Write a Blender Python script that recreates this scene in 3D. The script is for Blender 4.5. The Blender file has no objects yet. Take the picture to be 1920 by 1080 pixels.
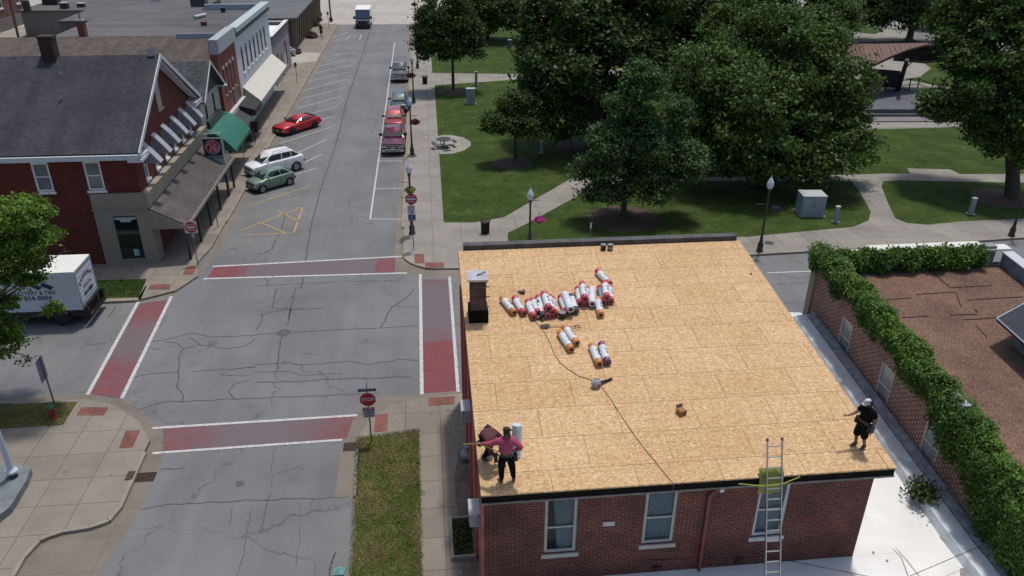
import bpy, bmesh, math, random
import numpy as np
from mathutils import Vector, Matrix
R = math.radians
S = bpy.context.scene
# ------------------------------------------------------------------ camera
CF, CP, CY, CR, CH = 1480.0, R(27.1), R(6.27), R(0.45), 21.0
_f = Vector((math.sin(CY)*math.cos(CP), math.cos(CY)*math.cos(CP), -math.sin(CP)))
_r = Vector((math.cos(CY), -math.sin(CY), 0)); _u = _r.cross(_f)
_r, _u = _r*math.cos(CR)+_u*math.sin(CR), _u*math.cos(CR)-_r*math.sin(CR)
cam = bpy.data.objects.new('camera', bpy.data.cameras.new('camera'))
S.collection.objects.link(cam)
cam.matrix_world = Matrix(((_r.x,_u.x,-_f.x,0),(_r.y,_u.y,-_f.y,0),(_r.z,_u.z,-_f.z,CH),(0,0,0,1)))
cam.data.sensor_width = 36; cam.data.lens = 36*CF/1920; cam.data.clip_end = 2000; cam.data.clip_start = .1
S.camera = cam
# ------------------------------------------------------------------ sky and sun
SUN = Vector((.14, .25, 1)).normalized()
w = bpy.data.worlds.new('World'); S.world = w; w.use_nodes = True
nt = w.node_tree; bg = nt.nodes['Background']
sky = nt.nodes.new('ShaderNodeTexSky'); sky.sky_type = 'NISHITA'; sky.sun_disc = False
sky.sun_elevation = math.asin(SUN.z); sky.sun_rotation = math.atan2(SUN.x, SUN.y)
sky.air_density = 1.0; sky.dust_density = 2.5; sky.ozone_density = 1.0
nt.links.new(sky.outputs[0], bg.inputs[0]); bg.inputs[1].default_value = .135
sl = bpy.data.lights.new('sun', 'SUN'); sl.energy = 2.9; sl.angle = R(4.0); sl.color = (1, .95, .88)
so = bpy.data.objects.new('sun', sl); S.collection.objects.link(so); so.location = (0, 0, 60)
so.rotation_euler = SUN.to_track_quat('Z', 'Y').to_euler()
S.view_settings.view_transform = 'Standard'; S.view_settings.look = 'None'
S.view_settings.exposure = -0.15; S.view_settings.gamma = 1
try: S.cycles.max_bounces = 6; S.cycles.transparent_max_bounces = 12
except Exception: pass
random.seed(7); RNG = np.random.default_rng(7)
COL = S.collection
# ------------------------------------------------------------------ helpers: where a sight line meets a plane
def ray(px, py): return _f + _r*((px-960)/CF) - _u*((py-540)/CF)
def G(px, py, z=0.0):
    d = ray(px, py); t = (z-CH)/d.z; return Vector((d.x*t, d.y*t, z))
def OY(px, py, Y):
    d = ray(px, py); t = Y/d.y; return Vector((d.x*t, Y, CH+d.z*t))
RA = (6.1, 16.7); RB = (7.5, 29.8); RS = (RB[0]-RA[0])/(RB[1]-RA[1])      # sloping roof deck: z = RA0 + RS*(y-RA1)
def rz(y): return RA[0]+RS*(y-RA[1])
def RF(px, py, h=0.0):
    d = ray(px, py); a = RA[0]-RS*RA[1]+h; t = (a-CH)/(d.z-RS*d.y); return Vector((d.x*t, d.y*t, CH+d.z*t))
# ------------------------------------------------------------------ materials
MATS = {}
def mat(name, col, rough=.8, metal=0, var=.0, vscale=3.0, col2=None, bump=0, bscale=30, island=None, spec=None, stretch=None, coat=0, detail=6):
    if name in MATS: return MATS[name]
    m = bpy.data.materials.new(name); m.use_nodes = True; N = m.node_tree.nodes; L = m.node_tree.links
    b = N['Principled BSDF']; b.inputs['Roughness'].default_value = rough; b.inputs['Metallic'].default_value = metal
    b.inputs['Base Color'].default_value = (*col, 1)
    if spec is not None: b.inputs['Specular IOR Level'].default_value = spec
    if coat: b.inputs['Coat Weight'].default_value = coat; b.inputs['Coat Roughness'].default_value = .04
    tc = N.new('ShaderNodeTexCoord'); vec = tc.outputs['Object']
    if stretch:
        mp = N.new('ShaderNodeMapping'); mp.inputs['Scale'].default_value = stretch; L.new(vec, mp.inputs[0]); vec = mp.outputs[0]
    if var or col2:
        n = N.new('ShaderNodeTexNoise'); n.inputs['Scale'].default_value = vscale; n.inputs['Detail'].default_value = detail; L.new(vec, n.inputs['Vector'])
        n.inputs['Roughness'].default_value = .6
        rp = N.new('ShaderNodeValToRGB'); rp.color_ramp.elements[0].position = .3; rp.color_ramp.elements[1].position = .7
        c2 = col2 or tuple(min(1, c*(1+var)) for c in col); c1 = col if col2 else tuple(c*(1-var) for c in col)
        rp.color_ramp.elements[0].color = (*c1, 1); rp.color_ramp.elements[1].color = (*c2, 1)
        L.new(n.outputs['Fac'], rp.inputs[0]); out = rp.outputs[0]
        L.new(out, b.inputs['Base Color'])
    if bump:
        n2 = N.new('ShaderNodeTexNoise'); n2.inputs['Scale'].default_value = bscale; n2.inputs['Detail'].default_value = 5; L.new(vec, n2.inputs['Vector'])
        bp = N.new('ShaderNodeBump'); bp.inputs['Strength'].default_value = bump; bp.inputs['Distance'].default_value = .02
        L.new(n2.outputs['Fac'], bp.inputs['Height']); L.new(bp.outputs[0], b.inputs['Normal'])
    MATS[name] = m; return m
def nd(m): return m.node_tree.nodes, m.node_tree.links, m.node_tree.nodes['Principled BSDF']
def mixc(N, L, fac, a, b, mode='MIX'):
    x = N.new('ShaderNodeMix'); x.data_type = 'RGBA'; x.blend_type = mode
    for s, v in ((x.inputs[0], fac), (x.inputs[6], a), (x.inputs[7], b)):
        if isinstance(v, (float, int)): s.default_value = v
        elif isinstance(v, tuple): s.default_value = (*v, 1)
        else: L.new(v, s)
    return x.outputs[2]
def noise(N, L, vec, scale, detail=6, rough=.6):
    n = N.new('ShaderNodeTexNoise'); n.inputs['Scale'].default_value = scale; n.inputs['Detail'].default_value = detail
    n.inputs['Roughness'].default_value = rough; L.new(vec, n.inputs['Vector']); return n.outputs['Fac']
def ramp(N, L, f, stops):
    r = N.new('ShaderNodeValToRGB'); e = r.color_ramp.elements
    while len(e) < len(stops): e.new(.5)
    for i, (p, c) in enumerate(stops): e[i].position = p; e[i].color = (*c, 1) if isinstance(c, tuple) else (c, c, c, 1)
    L.new(f, r.inputs[0]); return r.outputs[0]
def objvec(N, L, scale=None):
    tc = N.new('ShaderNodeTexCoord'); v = tc.outputs['Object']
    if scale:
        mp = N.new('ShaderNodeMapping'); mp.inputs['Scale'].default_value = scale; L.new(v, mp.inputs[0]); v = mp.outputs[0]
    return v
def wallvec(N, L, v):                                   # (x+y, z) so that courses run level on walls facing any way
    sp = N.new('ShaderNodeSeparateXYZ'); L.new(v, sp.inputs[0])
    ad = N.new('ShaderNodeMath'); L.new(sp.outputs[0], ad.inputs[0]); L.new(sp.outputs[1], ad.inputs[1])
    cb = N.new('ShaderNodeCombineXYZ'); L.new(ad.outputs[0], cb.inputs[0]); L.new(sp.outputs[2], cb.inputs[1]); return cb.outputs[0]
def brickmat(name, c1, c2, mortar, bw=.22, rh=.08, ms=.012, dirt=.35, rough=.9):
    if name in MATS: return MATS[name]
    m = mat(name, c1, rough); N, L, b = nd(m); v = objvec(N, L); wv = wallvec(N, L, v)
    t = N.new('ShaderNodeTexBrick'); L.new(wv, t.inputs['Vector']); t.inputs['Scale'].default_value = 1
    t.inputs['Brick Width'].default_value = bw; t.inputs['Row Height'].default_value = rh; t.inputs['Mortar Size'].default_value = ms
    t.inputs['Mortar Smooth'].default_value = .2
    t.inputs['Color1'].default_value = (*c1, 1); t.inputs['Color2'].default_value = (*c2, 1); t.inputs['Mortar'].default_value = (*mortar, 1)
    d = ramp(N, L, noise(N, L, v, 1.1), [(.35, 1-dirt), (.65, 1.0)])
    o = mixc(N, L, 1.0, t.outputs['Color'], d, 'MULTIPLY')
    d2 = ramp(N, L, noise(N, L, v, 9), [(.3, .78), (.7, 1.12)])
    L.new(mixc(N, L, 1.0, o, d2, 'MULTIPLY'), b.inputs['Base Color'])
    bp = N.new('ShaderNodeBump'); bp.inputs['Strength'].default_value = .5; bp.inputs['Distance'].default_value = .01; bp.invert = True
    L.new(t.outputs['Fac'], bp.inputs['Height']); L.new(bp.outputs[0], b.inputs['Normal']); return m
def leafmat(name, cols, trans=.25, rough=.6):
    if name in MATS: return MATS[name]
    m = mat(name, cols[0], rough, spec=.3); N, L, b = nd(m)
    g = N.new('ShaderNodeNewGeometry'); f = g.outputs['Random Per Island']
    c = ramp(N, L, f, [(i/max(1, len(cols)-1), c) for i, c in enumerate(cols)])
    n = ramp(N, L, noise(N, L, objvec(N, L), .7, 4), [(.32, (.70,.72,.8)), (.68, (1.35,1.25,1.0))])
    c = mixc(N, L, 1.0, c, n, 'MULTIPLY')
    L.new(c, b.inputs['Base Color'])
    t = N.new('ShaderNodeBsdfTranslucent'); L.new(c, t.inputs[0]); mx = N.new('ShaderNodeMixShader'); mx.inputs[0].default_value = trans
    L.new(b.outputs[0], mx.inputs[1]); L.new(t.outputs[0], mx.inputs[2]); L.new(mx.outputs[0], N['Material Output'].inputs[0]); return m
# ------------------------------------------------------------------ mesh builder
class MB:
    def __init__(s): s.v = []; s.f = []; s.m = []; s.cur = 0
    def quad(s, a, b, c, d): i = len(s.v); s.v += [tuple(a), tuple(b), tuple(c), tuple(d)]; s.f.append((i, i+1, i+2, i+3)); s.m.append(s.cur); return s
    def poly(s, pts): i = len(s.v); s.v += [tuple(p) for p in pts]; s.f.append(tuple(range(i, i+len(pts)))); s.m.append(s.cur); return s
    def box(s, x0, y0, z0, x1, y1, z1, M=None):
        p = [Vector(q) for q in ((x0,y0,z0),(x1,y0,z0),(x1,y1,z0),(x0,y1,z0),(x0,y0,z1),(x1,y0,z1),(x1,y1,z1),(x0,y1,z1))]
        if M is not None: p = [M @ q for q in p]
        i = len(s.v); s.v += [tuple(q) for q in p]
        for f in ((0,3,2,1),(4,5,6,7),(0,1,5,4),(1,2,6,5),(2,3,7,6),(3,0,4,7)): s.f.append(tuple(i+k for k in f)); s.m.append(s.cur)
        return s
    def prism(s, pts, z0, z1, bottom=True):             # vertical extrusion of a ground polygon; z1 may be a function
        n = len(pts); i = len(s.v); zt = z1 if callable(z1) else (lambda x, y: z1)
        s.v += [(p[0], p[1], z0) for p in pts]+[(p[0], p[1], zt(p[0], p[1])) for p in pts]
        s.f.append(tuple(range(i+n, i+2*n))); s.m.append(s.cur)
        if bottom: s.f.append(tuple(range(i+n-1, i-1, -1))); s.m.append(s.cur)
        for k in range(n): s.f.append((i+k, i+(k+1) % n, i+n+(k+1) % n, i+n+k)); s.m.append(s.cur)
        return s
    def extr(s, pts, d):                                # polygon extruded along vector d
        n = len(pts); i = len(s.v); d = Vector(d); s.v += [tuple(p) for p in pts]+[tuple(Vector(p)+d) for p in pts]
        s.f.append(tuple(range(i+n-1, i-1, -1))); s.f.append(tuple(range(i+n, i+2*n))); s.m += [s.cur]*2
        for k in range(n): s.f.append((i+k, i+(k+1) % n, i+n+(k+1) % n, i+n+k)); s.m.append(s.cur)
        return s
    def rings(s, rings, cap=True, close=True):
        i0 = len(s.v); n = len(rings[0])
        for r in rings: s.v += [tuple(p) for p in r]
        for a in range(len(rings)-1):
            for k in range(n if close else n-1):
                s.f.append((i0+a*n+k, i0+a*n+(k+1) % n, i0+(a+1)*n+(k+1) % n, i0+(a+1)*n+k)); s.m.append(s.cur)
        if cap:
            s.f.append(tuple(i0+n-1-k for k in range(n))); s.f.append(tuple(i0+(len(rings)-1)*n+k for k in range(n))); s.m += [s.cur]*2
        return s
    def tube(s, pts, r, n=8, cap=True):
        pts = [Vector(p) for p in pts]; rr = r if isinstance(r, (list, tuple)) else [r]*len(pts); out = []
        t0 = (pts[1]-pts[0]).normalized(); up = Vector((0,0,1)) if abs(t0.z) < .9 else Vector((1,0,0)); side = t0.cross(up).normalized()
        for k, p in enumerate(pts):
            t = (pts[min(k+1, len(pts)-1)]-pts[max(k-1, 0)])
            t = t.normalized() if t.length > 1e-9 else t0
            side = (side-t*side.dot(t)); side = side.normalized() if side.length > 1e-6 else t.orthogonal().normalized()
            b = t.cross(side); out.append([p+(side*math.cos(2*math.pi*j/n)+b*math.sin(2*math.pi*j/n))*rr[k] for j in range(n)])
        return s.rings(out, cap)
    def lathe(s, prof, c=(0,0,0), n=14, cap=True):
        c = Vector(c); return s.rings([[c+Vector((r*math.cos(2*math.pi*j/n), r*math.sin(2*math.pi*j/n), z)) for j in range(n)] for r, z in prof], cap)
    def build(s, name, mats, parent=None, smooth=None, loc=None):
        me = bpy.data.meshes.new(name); me.from_pydata(s.v, [], s.f)
        for m in (mats if isinstance(mats, (list, tuple)) else [mats]): me.materials.append(m)
        if len(me.materials) > 1: me.polygons.foreach_set('material_index', s.m)
        bm = bmesh.new(); bm.from_mesh(me); bmesh.ops.recalc_face_normals(bm, faces=bm.faces); bm.to_mesh(me); bm.free()
        if smooth:
            me.polygons.foreach_set('use_smooth', [True]*len(me.polygons)); me.set_sharp_from_angle(angle=R(smooth))
        o = bpy.data.objects.new(name, me); COL.objects.link(o)
        if parent: o.parent = parent
        if loc is not None: o.location = loc
        return o
def tag(o, label, cat, group=None):
    o['label'] = label; o['category'] = cat
    if group: o['group'] = group
    return o
def thing(name, label, cat, loc=(0,0,0), rz_=0, group=None):
    o = bpy.data.objects.new(name, None); COL.objects.link(o); o.location = loc; o.rotation_euler = (0,0,rz_); o.empty_display_size = .2
    return tag(o, label, cat, group)
def struct(o): o['kind'] = 'structure'; return o
def stuff(o): o['kind'] = 'stuff'; return o
def dup(o, parent=None, **kw):
    c = o.copy(); COL.objects.link(c)
    if parent: c.parent = parent
    for k, v in kw.items():
        if k == 'loc': c.location = v
        elif k == 'rot': c.rotation_euler = v
        else: c[k] = v
    for ch in list(o.children): dup(ch, c)
    return c
FONT = None
def text(name, body, size, m, parent, loc, rot=(R(90),0,0), ext=.004, sx=1.0, align='CENTER'):
    cu = bpy.data.curves.new(name, 'FONT'); cu.body = body; cu.size = size; cu.align_x = align; cu.align_y = 'CENTER'; cu.extrude = ext; cu.offset = size*.012
    t = bpy.data.objects.new(name, cu); COL.objects.link(t); bpy.context.view_layer.update()
    me = bpy.data.meshes.new_from_object(t.evaluated_get(bpy.context.evaluated_depsgraph_get())); me.name = name
    bpy.data.objects.remove(t); me.materials.clear(); me.materials.append(m)
    o = bpy.data.objects.new(name, me); COL.objects.link(o); o.parent = parent; o.location = loc; o.rotation_euler = rot; o.scale = (sx, 1, 1); return o
def wall(mb, O, U, L, z0, z1, holes=(), depth=.12, nrm=None):      # a wall face with real openings and their reveals
    O = Vector(O); U = Vector(U).normalized(); n = Vector(nrm)
    us = sorted({0, L, *[h[0] for h in holes], *[h[1] for h in holes]}); zs = sorted({z0, z1, *[h[2] for h in holes], *[h[3] for h in holes]})
    P = lambda u, z, d=0: (O.x+U.x*u-n.x*d, O.y+U.y*u-n.y*d, z)
    for a, b in zip(us, us[1:]):
        for c, d in zip(zs, zs[1:]):
            if any(h[0] <= a and b <= h[1] and h[2] <= c and d <= h[3] for h in holes): continue
            mb.quad(P(a,c), P(b,c), P(b,d), P(a,d))
    for a, b, c, d in holes:
        mb.quad(P(a,c), P(b,c), P(b,c,depth), P(a,c,depth)); mb.quad(P(a,d), P(b,d), P(b,d,depth), P(a,d,depth))
        mb.quad(P(a,c), P(a,d), P(a,d,depth), P(a,c,depth)); mb.quad(P(b,c), P(b,d), P(b,d,depth), P(b,c,depth))
def V3(*a): return Vector(a)
def P2(seq): return [G(*p) if isinstance(p, tuple) else Vector((p[0], p[1], 0)) for p in seq]   # (px,py) sight points, [x,y] metres
def sheet(name, polys, z, m, smooth=None):
    mb = MB()
    for p in polys: mb.poly([(q.x, q.y, z) for q in P2(p)])
    return struct(mb.build(name, m))
def strip(mb, pts, w, z):
    pts = [Vector((p.x, p.y, 0)) for p in pts]
    for a, b in zip(pts, pts[1:]):
        d = (b-a)
        if d.length < 1e-6: continue
        d.normalize(); n = Vector((-d.y, d.x, 0))*(w/2); a2 = a-d*w*.3; b2 = b+d*w*.3
        mb.quad((a2.x-n.x, a2.y-n.y, z), (b2.x-n.x, b2.y-n.y, z), (b2.x+n.x, b2.y+n.y, z), (a2.x+n.x, a2.y+n.y, z))
def wobbly(px, n=6, amp=.12):
    out = []; P = P2(px)
    for a, b in zip(P, P[1:]):
        k = max(2, int((b-a).length/.35)); d = (b-a).normalized(); nn = Vector((-d.y, d.x, 0))
        for i in range(k): out.append(a.lerp(b, i/k)+nn*random.uniform(-amp, amp)*(0 if i == 0 else 1))
    out.append(P[-1]); return out
# ------------------------------------------------------------------ palette
def asphalt():
    m = mat('asphalt', (.10,.10,.105), .85, spec=.3); N, L, b = nd(m); v = objvec(N, L)
    a = ramp(N, L, noise(N, L, v, .18, 8, .65), [(.3, (.135,.138,.144)), (.5, (.168,.170,.175)), (.7, (.196,.197,.199))])
    f = ramp(N, L, noise(N, L, v, 45, 3), [(.3, .72), (.7, 1.2)]); a = mixc(N, L, 1.0, a, f, 'MULTIPLY')
    v2 = objvec(N, L, (.9, .06, 1)); st = ramp(N, L, noise(N, L, v2, 1.0, 5), [(.4, .94), (.6, 1.03)]); a = mixc(N, L, 1.0, a, st, 'MULTIPLY')
    vo = N.new('ShaderNodeTexVoronoi'); vo.feature = 'DISTANCE_TO_EDGE'; vo.inputs['Scale'].default_value = .16
    nn = N.new('ShaderNodeTexNoise'); nn.inputs['Scale'].default_value = .9; nn.inputs['Detail'].default_value = 6; L.new(v, nn.inputs['Vector'])
    ad = N.new('ShaderNodeVectorMath'); ad.operation = 'MULTIPLY_ADD'; L.new(nn.outputs['Color'], ad.inputs[0]); ad.inputs[1].default_value = (2.2,2.2,0); L.new(v, ad.inputs[2])
    L.new(ad.outputs[0], vo.inputs['Vector'])
    ck = ramp(N, L, vo.outputs['Distance'], [(0, .55), (.0055, 1.0)]); mk = ramp(N, L, noise(N, L, v, .12, 3), [(.40, 0.0), (.55, 1.0)])
    a = mixc(N, L, mk, a, mixc(N, L, 1.0, a, ck, 'MULTIPLY'))
    pt = ramp(N, L, noise(N, L, v, .45, 4, .5), [(.62, 1.0), (.72, .86)]); a = mixc(N, L, 1.0, a, pt, 'MULTIPLY')
    sp2 = ramp(N, L, noise(N, L, v, 2.2, 2, .5), [(.74, 1.0), (.80, .72)]); a = mixc(N, L, 1.0, a, sp2, 'MULTIPLY')
    L.new(a, b.inputs['Base Color'])
    bp = N.new('ShaderNodeBump'); bp.inputs['Strength'].default_value = .3; bp.inputs['Distance'].default_value = .01
    L.new(noise(N, L, v, 60, 4), bp.inputs['Height']); L.new(bp.outputs[0], b.inputs['Normal']); return m
def concrete(name, c, jx, jy, ox=0, oy=0, jw=.02, dark=.55, offset=0.0):
    m = mat(name, c, .88, spec=.25); N, L, b = nd(m); v = objvec(N, L)
    a = ramp(N, L, noise(N, L, v, .5, 8, .7), [(.3, tuple(q*.8 for q in c)), (.7, tuple(q*1.12 for q in c))])
    a = mixc(N, L, 1.0, a, ramp(N, L, noise(N, L, v, 3.3, 2, .4), [(.70, 1.0), (.78, .62)]), 'MULTIPLY')
    a = mixc(N, L, 1.0, a, ramp(N, L, noise(N, L, v, 25, 3), [(.3, .88), (.7, 1.08)]), 'MULTIPLY')
    mp = N.new('ShaderNodeMapping'); mp.inputs['Location'].default_value = (ox, oy, 0); L.new(v, mp.inputs[0])
    t = N.new('ShaderNodeTexBrick'); L.new(mp.outputs[0], t.inputs['Vector']); t.offset = offset; t.inputs['Scale'].default_value = 1
    t.inputs['Brick Width'].default_value = jx; t.inputs['Row Height'].default_value = jy; t.inputs['Mortar Size'].default_value = jw; t.inputs['Mortar Smooth'].default_value = .3
    t.inputs['Color1'].default_value = (1,1,1,1); t.inputs['Color2'].default_value = (.86,.86,.88,1); t.inputs['Mortar'].default_value = (dark,dark*.97,dark*.9,1)
    L.new(mixc(N, L, 1.0, a, t.outputs['Color'], 'MULTIPLY'), b.inputs['Base Color']); return m
def redpave():
    m = mat('red_paver_print', (.2,.05,.06), .85); N, L, b = nd(m); v = objvec(N, L)
    t = N.new('ShaderNodeTexBrick'); L.new(v, t.inputs['Vector']); t.inputs['Scale'].default_value = 1; t.inputs['Brick Width'].default_value = .22; t.inputs['Row Height'].default_value = .11
    t.inputs['Mortar Size'].default_value = .008; t.inputs['Color1'].default_value = (.22,.048,.058,1); t.inputs['Color2'].default_value = (.175,.040,.050,1); t.inputs['Mortar'].default_value = (.10,.045,.05,1)
    # tyre tracks have worn the paint off in the wheel lanes
    sp = N.new('ShaderNodeAttribute'); sp.attribute_name = 'wear'
    n = noise(N, L, v, .9, 7, .75); mx = N.new('ShaderNodeMath'); mx.operation = 'MULTIPLY_ADD'; L.new(n, mx.inputs[0]); mx.inputs[1].default_value = .9; L.new(sp.outputs['Fac'], mx.inputs[2])
    fac = ramp(N, L, mx.outputs[0], [(.50, .0), (1.0, .95)])
    L.new(mixc(N, L, fac, t.outputs['Color'], (.125,.108,.118)), b.inputs['Base Color']); return m
def grassmat(name, c1, c2, c3, s=1.0):
    m = mat(name, c1, .95, spec=.1); N, L, b = nd(m); v = objvec(N, L)
    a = ramp(N, L, noise(N, L, v, .45*s, 8, .7), [(.32, c1), (.5, c2), (.68, c3)])
    a = mixc(N, L, 1.0, a, ramp(N, L, noise(N, L, v, 14, 5, .75), [(.3, .55), (.7, 1.45)]), 'MULTIPLY')
    a = mixc(N, L, 1.0, a, ramp(N, L, noise(N, L, v, 2.5, 4, .6), [(.35, .8), (.65, 1.15)]), 'MULTIPLY')
    L.new(a, b.inputs['Base Color'])
    bp = N.new('ShaderNodeBump'); bp.inputs['Strength'].default_value = .8; bp.inputs['Distance'].default_value = .05
    L.new(noise(N, L, v, 22, 5, .7), bp.inputs['Height']); L.new(bp.outputs[0], b.inputs['Normal']); return m
def shingle(name, c, row=.14, w_=.3, var=.25, swap=False):
    m = mat(name, c, .92, spec=.2); N, L, b = nd(m); v = objvec(N, L); ia, ib = (1, 0) if swap else (0, 1)
    sp = N.new('ShaderNodeSeparateXYZ'); L.new(v, sp.inputs[0]); cb = N.new('ShaderNodeCombineXYZ'); L.new(sp.outputs[ia], cb.inputs[0]); L.new(sp.outputs[ib], cb.inputs[1])
    t = N.new('ShaderNodeTexBrick'); L.new(cb.outputs[0], t.inputs['Vector']); t.inputs['Scale'].default_value = 1; t.inputs['Brick Width'].default_value = w_; t.inputs['Row Height'].default_value = row
    t.inputs['Mortar Size'].default_value = .012; t.inputs['Mortar Smooth'].default_value = .5
    t.inputs['Color1'].default_value = tuple(q*(1-var) for q in c)+(1,); t.inputs['Color2'].default_value = tuple(q*(1+var) for q in c)+(1,); t.inputs['Mortar'].default_value = tuple(q*.5 for q in c)+(1,)
    a = mixc(N, L, 1.0, t.outputs['Color'], ramp(N, L, noise(N, L, v, .6), [(.3, .8), (.7, 1.15)]), 'MULTIPLY')
    a = mixc(N, L, 1.0, a, ramp(N, L, noise(N, L, objvec(N, L, (1.4,.15,.15)), 1.0, 4), [(.4, .88), (.6, 1.1)]), 'MULTIPLY')
    L.new(a, b.inputs['Base Color']); return m
def osb():
    m = mat('osb_board', (.5,.33,.17), .8, spec=.2); N, L, b = nd(m); v = objvec(N, L)
    nn = N.new('ShaderNodeTexNoise'); nn.inputs['Scale'].default_value = 6; L.new(v, nn.inputs['Vector'])
    ad = N.new('ShaderNodeVectorMath'); ad.operation = 'MULTIPLY_ADD'; L.new(nn.outputs['Color'], ad.inputs[0]); ad.inputs[1].default_value = (.06,.14,0); L.new(v, ad.inputs[2])
    mp = N.new('ShaderNodeMapping'); mp.inputs['Scale'].default_value = (17, 40, 9); L.new(ad.outputs[0], mp.inputs[0])
    vo = N.new('ShaderNodeTexVoronoi'); vo.inputs['Scale'].default_value = 1; L.new(mp.outputs[0], vo.inputs['Vector'])
    sx = N.new('ShaderNodeSeparateXYZ'); L.new(vo.outputs['Color'], sx.inputs[0])
    c = ramp(N, L, sx.outputs[0], [(0, (.41,.255,.125)), (.3, (.51,.335,.175)), (.7, (.585,.40,.215)), (1, (.72,.54,.335))])
    c = mixc(N, L, 1.0, c, ramp(N, L, noise(N, L, v, .7, 5), [(.3, (.95,.93,.90)), (.7, (1.04,1.045,1.06))]), 'MULTIPLY')
    c = mixc(N, L, 1.0, c, ramp(N, L, noise(N, L, v, 70, 3), [(.35, .86), (.65, 1.12)]), 'MULTIPLY')
    def br(w_, h, ms, c1, c2, mo, off, loc=(0,0,0)):
        q = N.new('ShaderNodeMapping'); q.inputs['Location'].default_value = loc; L.new(v, q.inputs[0])
        t = N.new('ShaderNodeTexBrick'); L.new(q.outputs[0], t.inputs['Vector']); t.offset = off; t.inputs['Scale'].default_value = 1; t.inputs['Brick Width'].default_value = w_; t.inputs['Row Height'].default_value = h
        t.inputs['Mortar Size'].default_value = ms; t.inputs['Mortar Smooth'].default_value = .1
        t.inputs['Color1'].default_value = (*c1,1); t.inputs['Color2'].default_value = (*c2,1); t.inputs['Mortar'].default_value = (*mo,1); return t.outputs['Color']
    c = mixc(N, L, 1.0, c, br(2.44, 1.3, .011, (.955,.935,.91), (1.045,1.045,1.06), (.50,.42,.34), .5, (-1.8+.0, -.5, 0)), 'MULTIPLY')
    g = br(.407, .325, .009, (1,1,1), (1,1,1), (.77,.70,.62), 0.0, (.02,.01,0))
    fade = ramp(N, L, noise(N, L, v, 1.3, 4, .7), [(.3, .45), (.6, .9)])
    c = mixc(N, L, fade, c, mixc(N, L, 1.0, c, g, 'MULTIPLY'))
    L.new(c, b.inputs['Base Color']); return m
def roofgravel():
    m = mat('brown_roof_ballast', (.2,.12,.08), .95, spec=.1); N, L, b = nd(m); v = objvec(N, L)
    a = ramp(N, L, noise(N, L, v, .5, 7, .7), [(.3, (.125,.078,.058)), (.5, (.165,.103,.076)), (.72, (.20,.13,.094))])
    vo = N.new('ShaderNodeTexVoronoi'); vo.inputs['Scale'].default_value = 34; L.new(v, vo.inputs['Vector']); sx = N.new('ShaderNodeSeparateXYZ'); L.new(vo.outputs['Color'], sx.inputs[0])
    a = mixc(N, L, 1.0, a, ramp(N, L, sx.outputs[0], [(0, .65), (.8, 1.12), (1, 1.9)]), 'MULTIPLY')
    a = mixc(N, L, 1.0, a, ramp(N, L, noise(N, L, v, .25, 3), [(.3, (.8,.85,.9)), (.6, (1.05,1.02,1.0))]), 'MULTIPLY')
    L.new(a, b.inputs['Base Color']); return m
def flatroof(name, c, s=.5):
    m = mat(name, c, .9, spec=.2); N, L, b = nd(m); v = objvec(N, L)
    a = ramp(N, L, noise(N, L, v, .12, 8, .7), [(.3, tuple(q*.75 for q in c)), (.7, tuple(q*1.2 for q in c))])
    a = mixc(N, L, 1.0, a, ramp(N, L, noise(N, L, objvec(N, L, (.15,1.2,1)), s, 5), [(.35, .85), (.65, 1.1)]), 'MULTIPLY')
    L.new(a, b.inputs['Base Color']); return m
ASPH = asphalt(); CONC = concrete('sidewalk_concrete', (.255,.228,.188), 1.52, 1.52, 0, 0)
CONCW = concrete('pale_concrete', (.34,.315,.275), 3.0, 2.1); KERB = mat('kerb_concrete', (.25,.225,.185), .9, var=.15, vscale=2)
FARC = concrete('far_street_concrete', (.43,.40,.36), 9, 4.5, jw=.04, dark=.75)
GUT = concrete('gutter_concrete', (.215,.19,.155), 6, 3.0, jw=.015, dark=.7)
PARKC = concrete('park_concrete', (.29,.268,.235), 1.9, 1.9)
REDP = redpave(); REDT = brickmat('tactile_brick', (.26,.10,.075), (.22,.085,.065), (.2,.12,.1), .2, .1, .006)
LAWN = grassmat('lawn', (.030,.052,.012), (.044,.072,.016), (.070,.098,.026)); DRYG = grassmat('dry_grass', (.055,.075,.020), (.11,.11,.04), (.19,.16,.07), 1.6)
OSB = osb(); GRAV = roofgravel()
BRK = brickmat('red_brick', (.150,.034,.026), (.095,.024,.020), (.27,.175,.13), .25, .09, .009, .4)
BRKI = brickmat('ivy_wall_brick', (.17,.05,.036), (.11,.035,.028), (.60,.46,.38), .27, .105, .015, .25)
BRKD = brickmat('dark_red_brick', (.165,.030,.021), (.125,.023,.017), (.10,.03,.025), .22, .08, .008, .25)
BRKO = brickmat('orange_brick', (.26,.07,.05), (.2,.06,.045), (.28,.16,.12), .22, .08, .008, .3)
REDW = mat('red_painted_brick', (.42,.115,.09), .8, var=.25, vscale=2.5, bump=.2)
WHT = mat('white_paint', (.72,.72,.72), .6, var=.08, vscale=3); LINE = mat('road_line_paint', (.46,.46,.46), .8, var=.30, vscale=6)
YEL = mat('yellow_line_paint', (.36,.255,.115), .85, var=.3, vscale=5)
BLK = mat('black_paint', (.012,.012,.014), .45); DARK = mat('dark_void', (.006,.006,.007), .9); BRZ = mat('dark_bronze_pole', (.045,.036,.032), .5, var=.2)
RUB = mat('rubber', (.018,.018,.019), .85); CHR = mat('chrome', (.62,.63,.65), .15, 1.0); ALU = mat('aluminium', (.50,.51,.53), .38, .9, var=.12, vscale=6)
GREYM = mat('grey_metal', (.22,.24,.26), .55, .3, var=.15); GLS = mat('dark_glass', (.012,.016,.019), .06, spec=.9, coat=.3)
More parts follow.
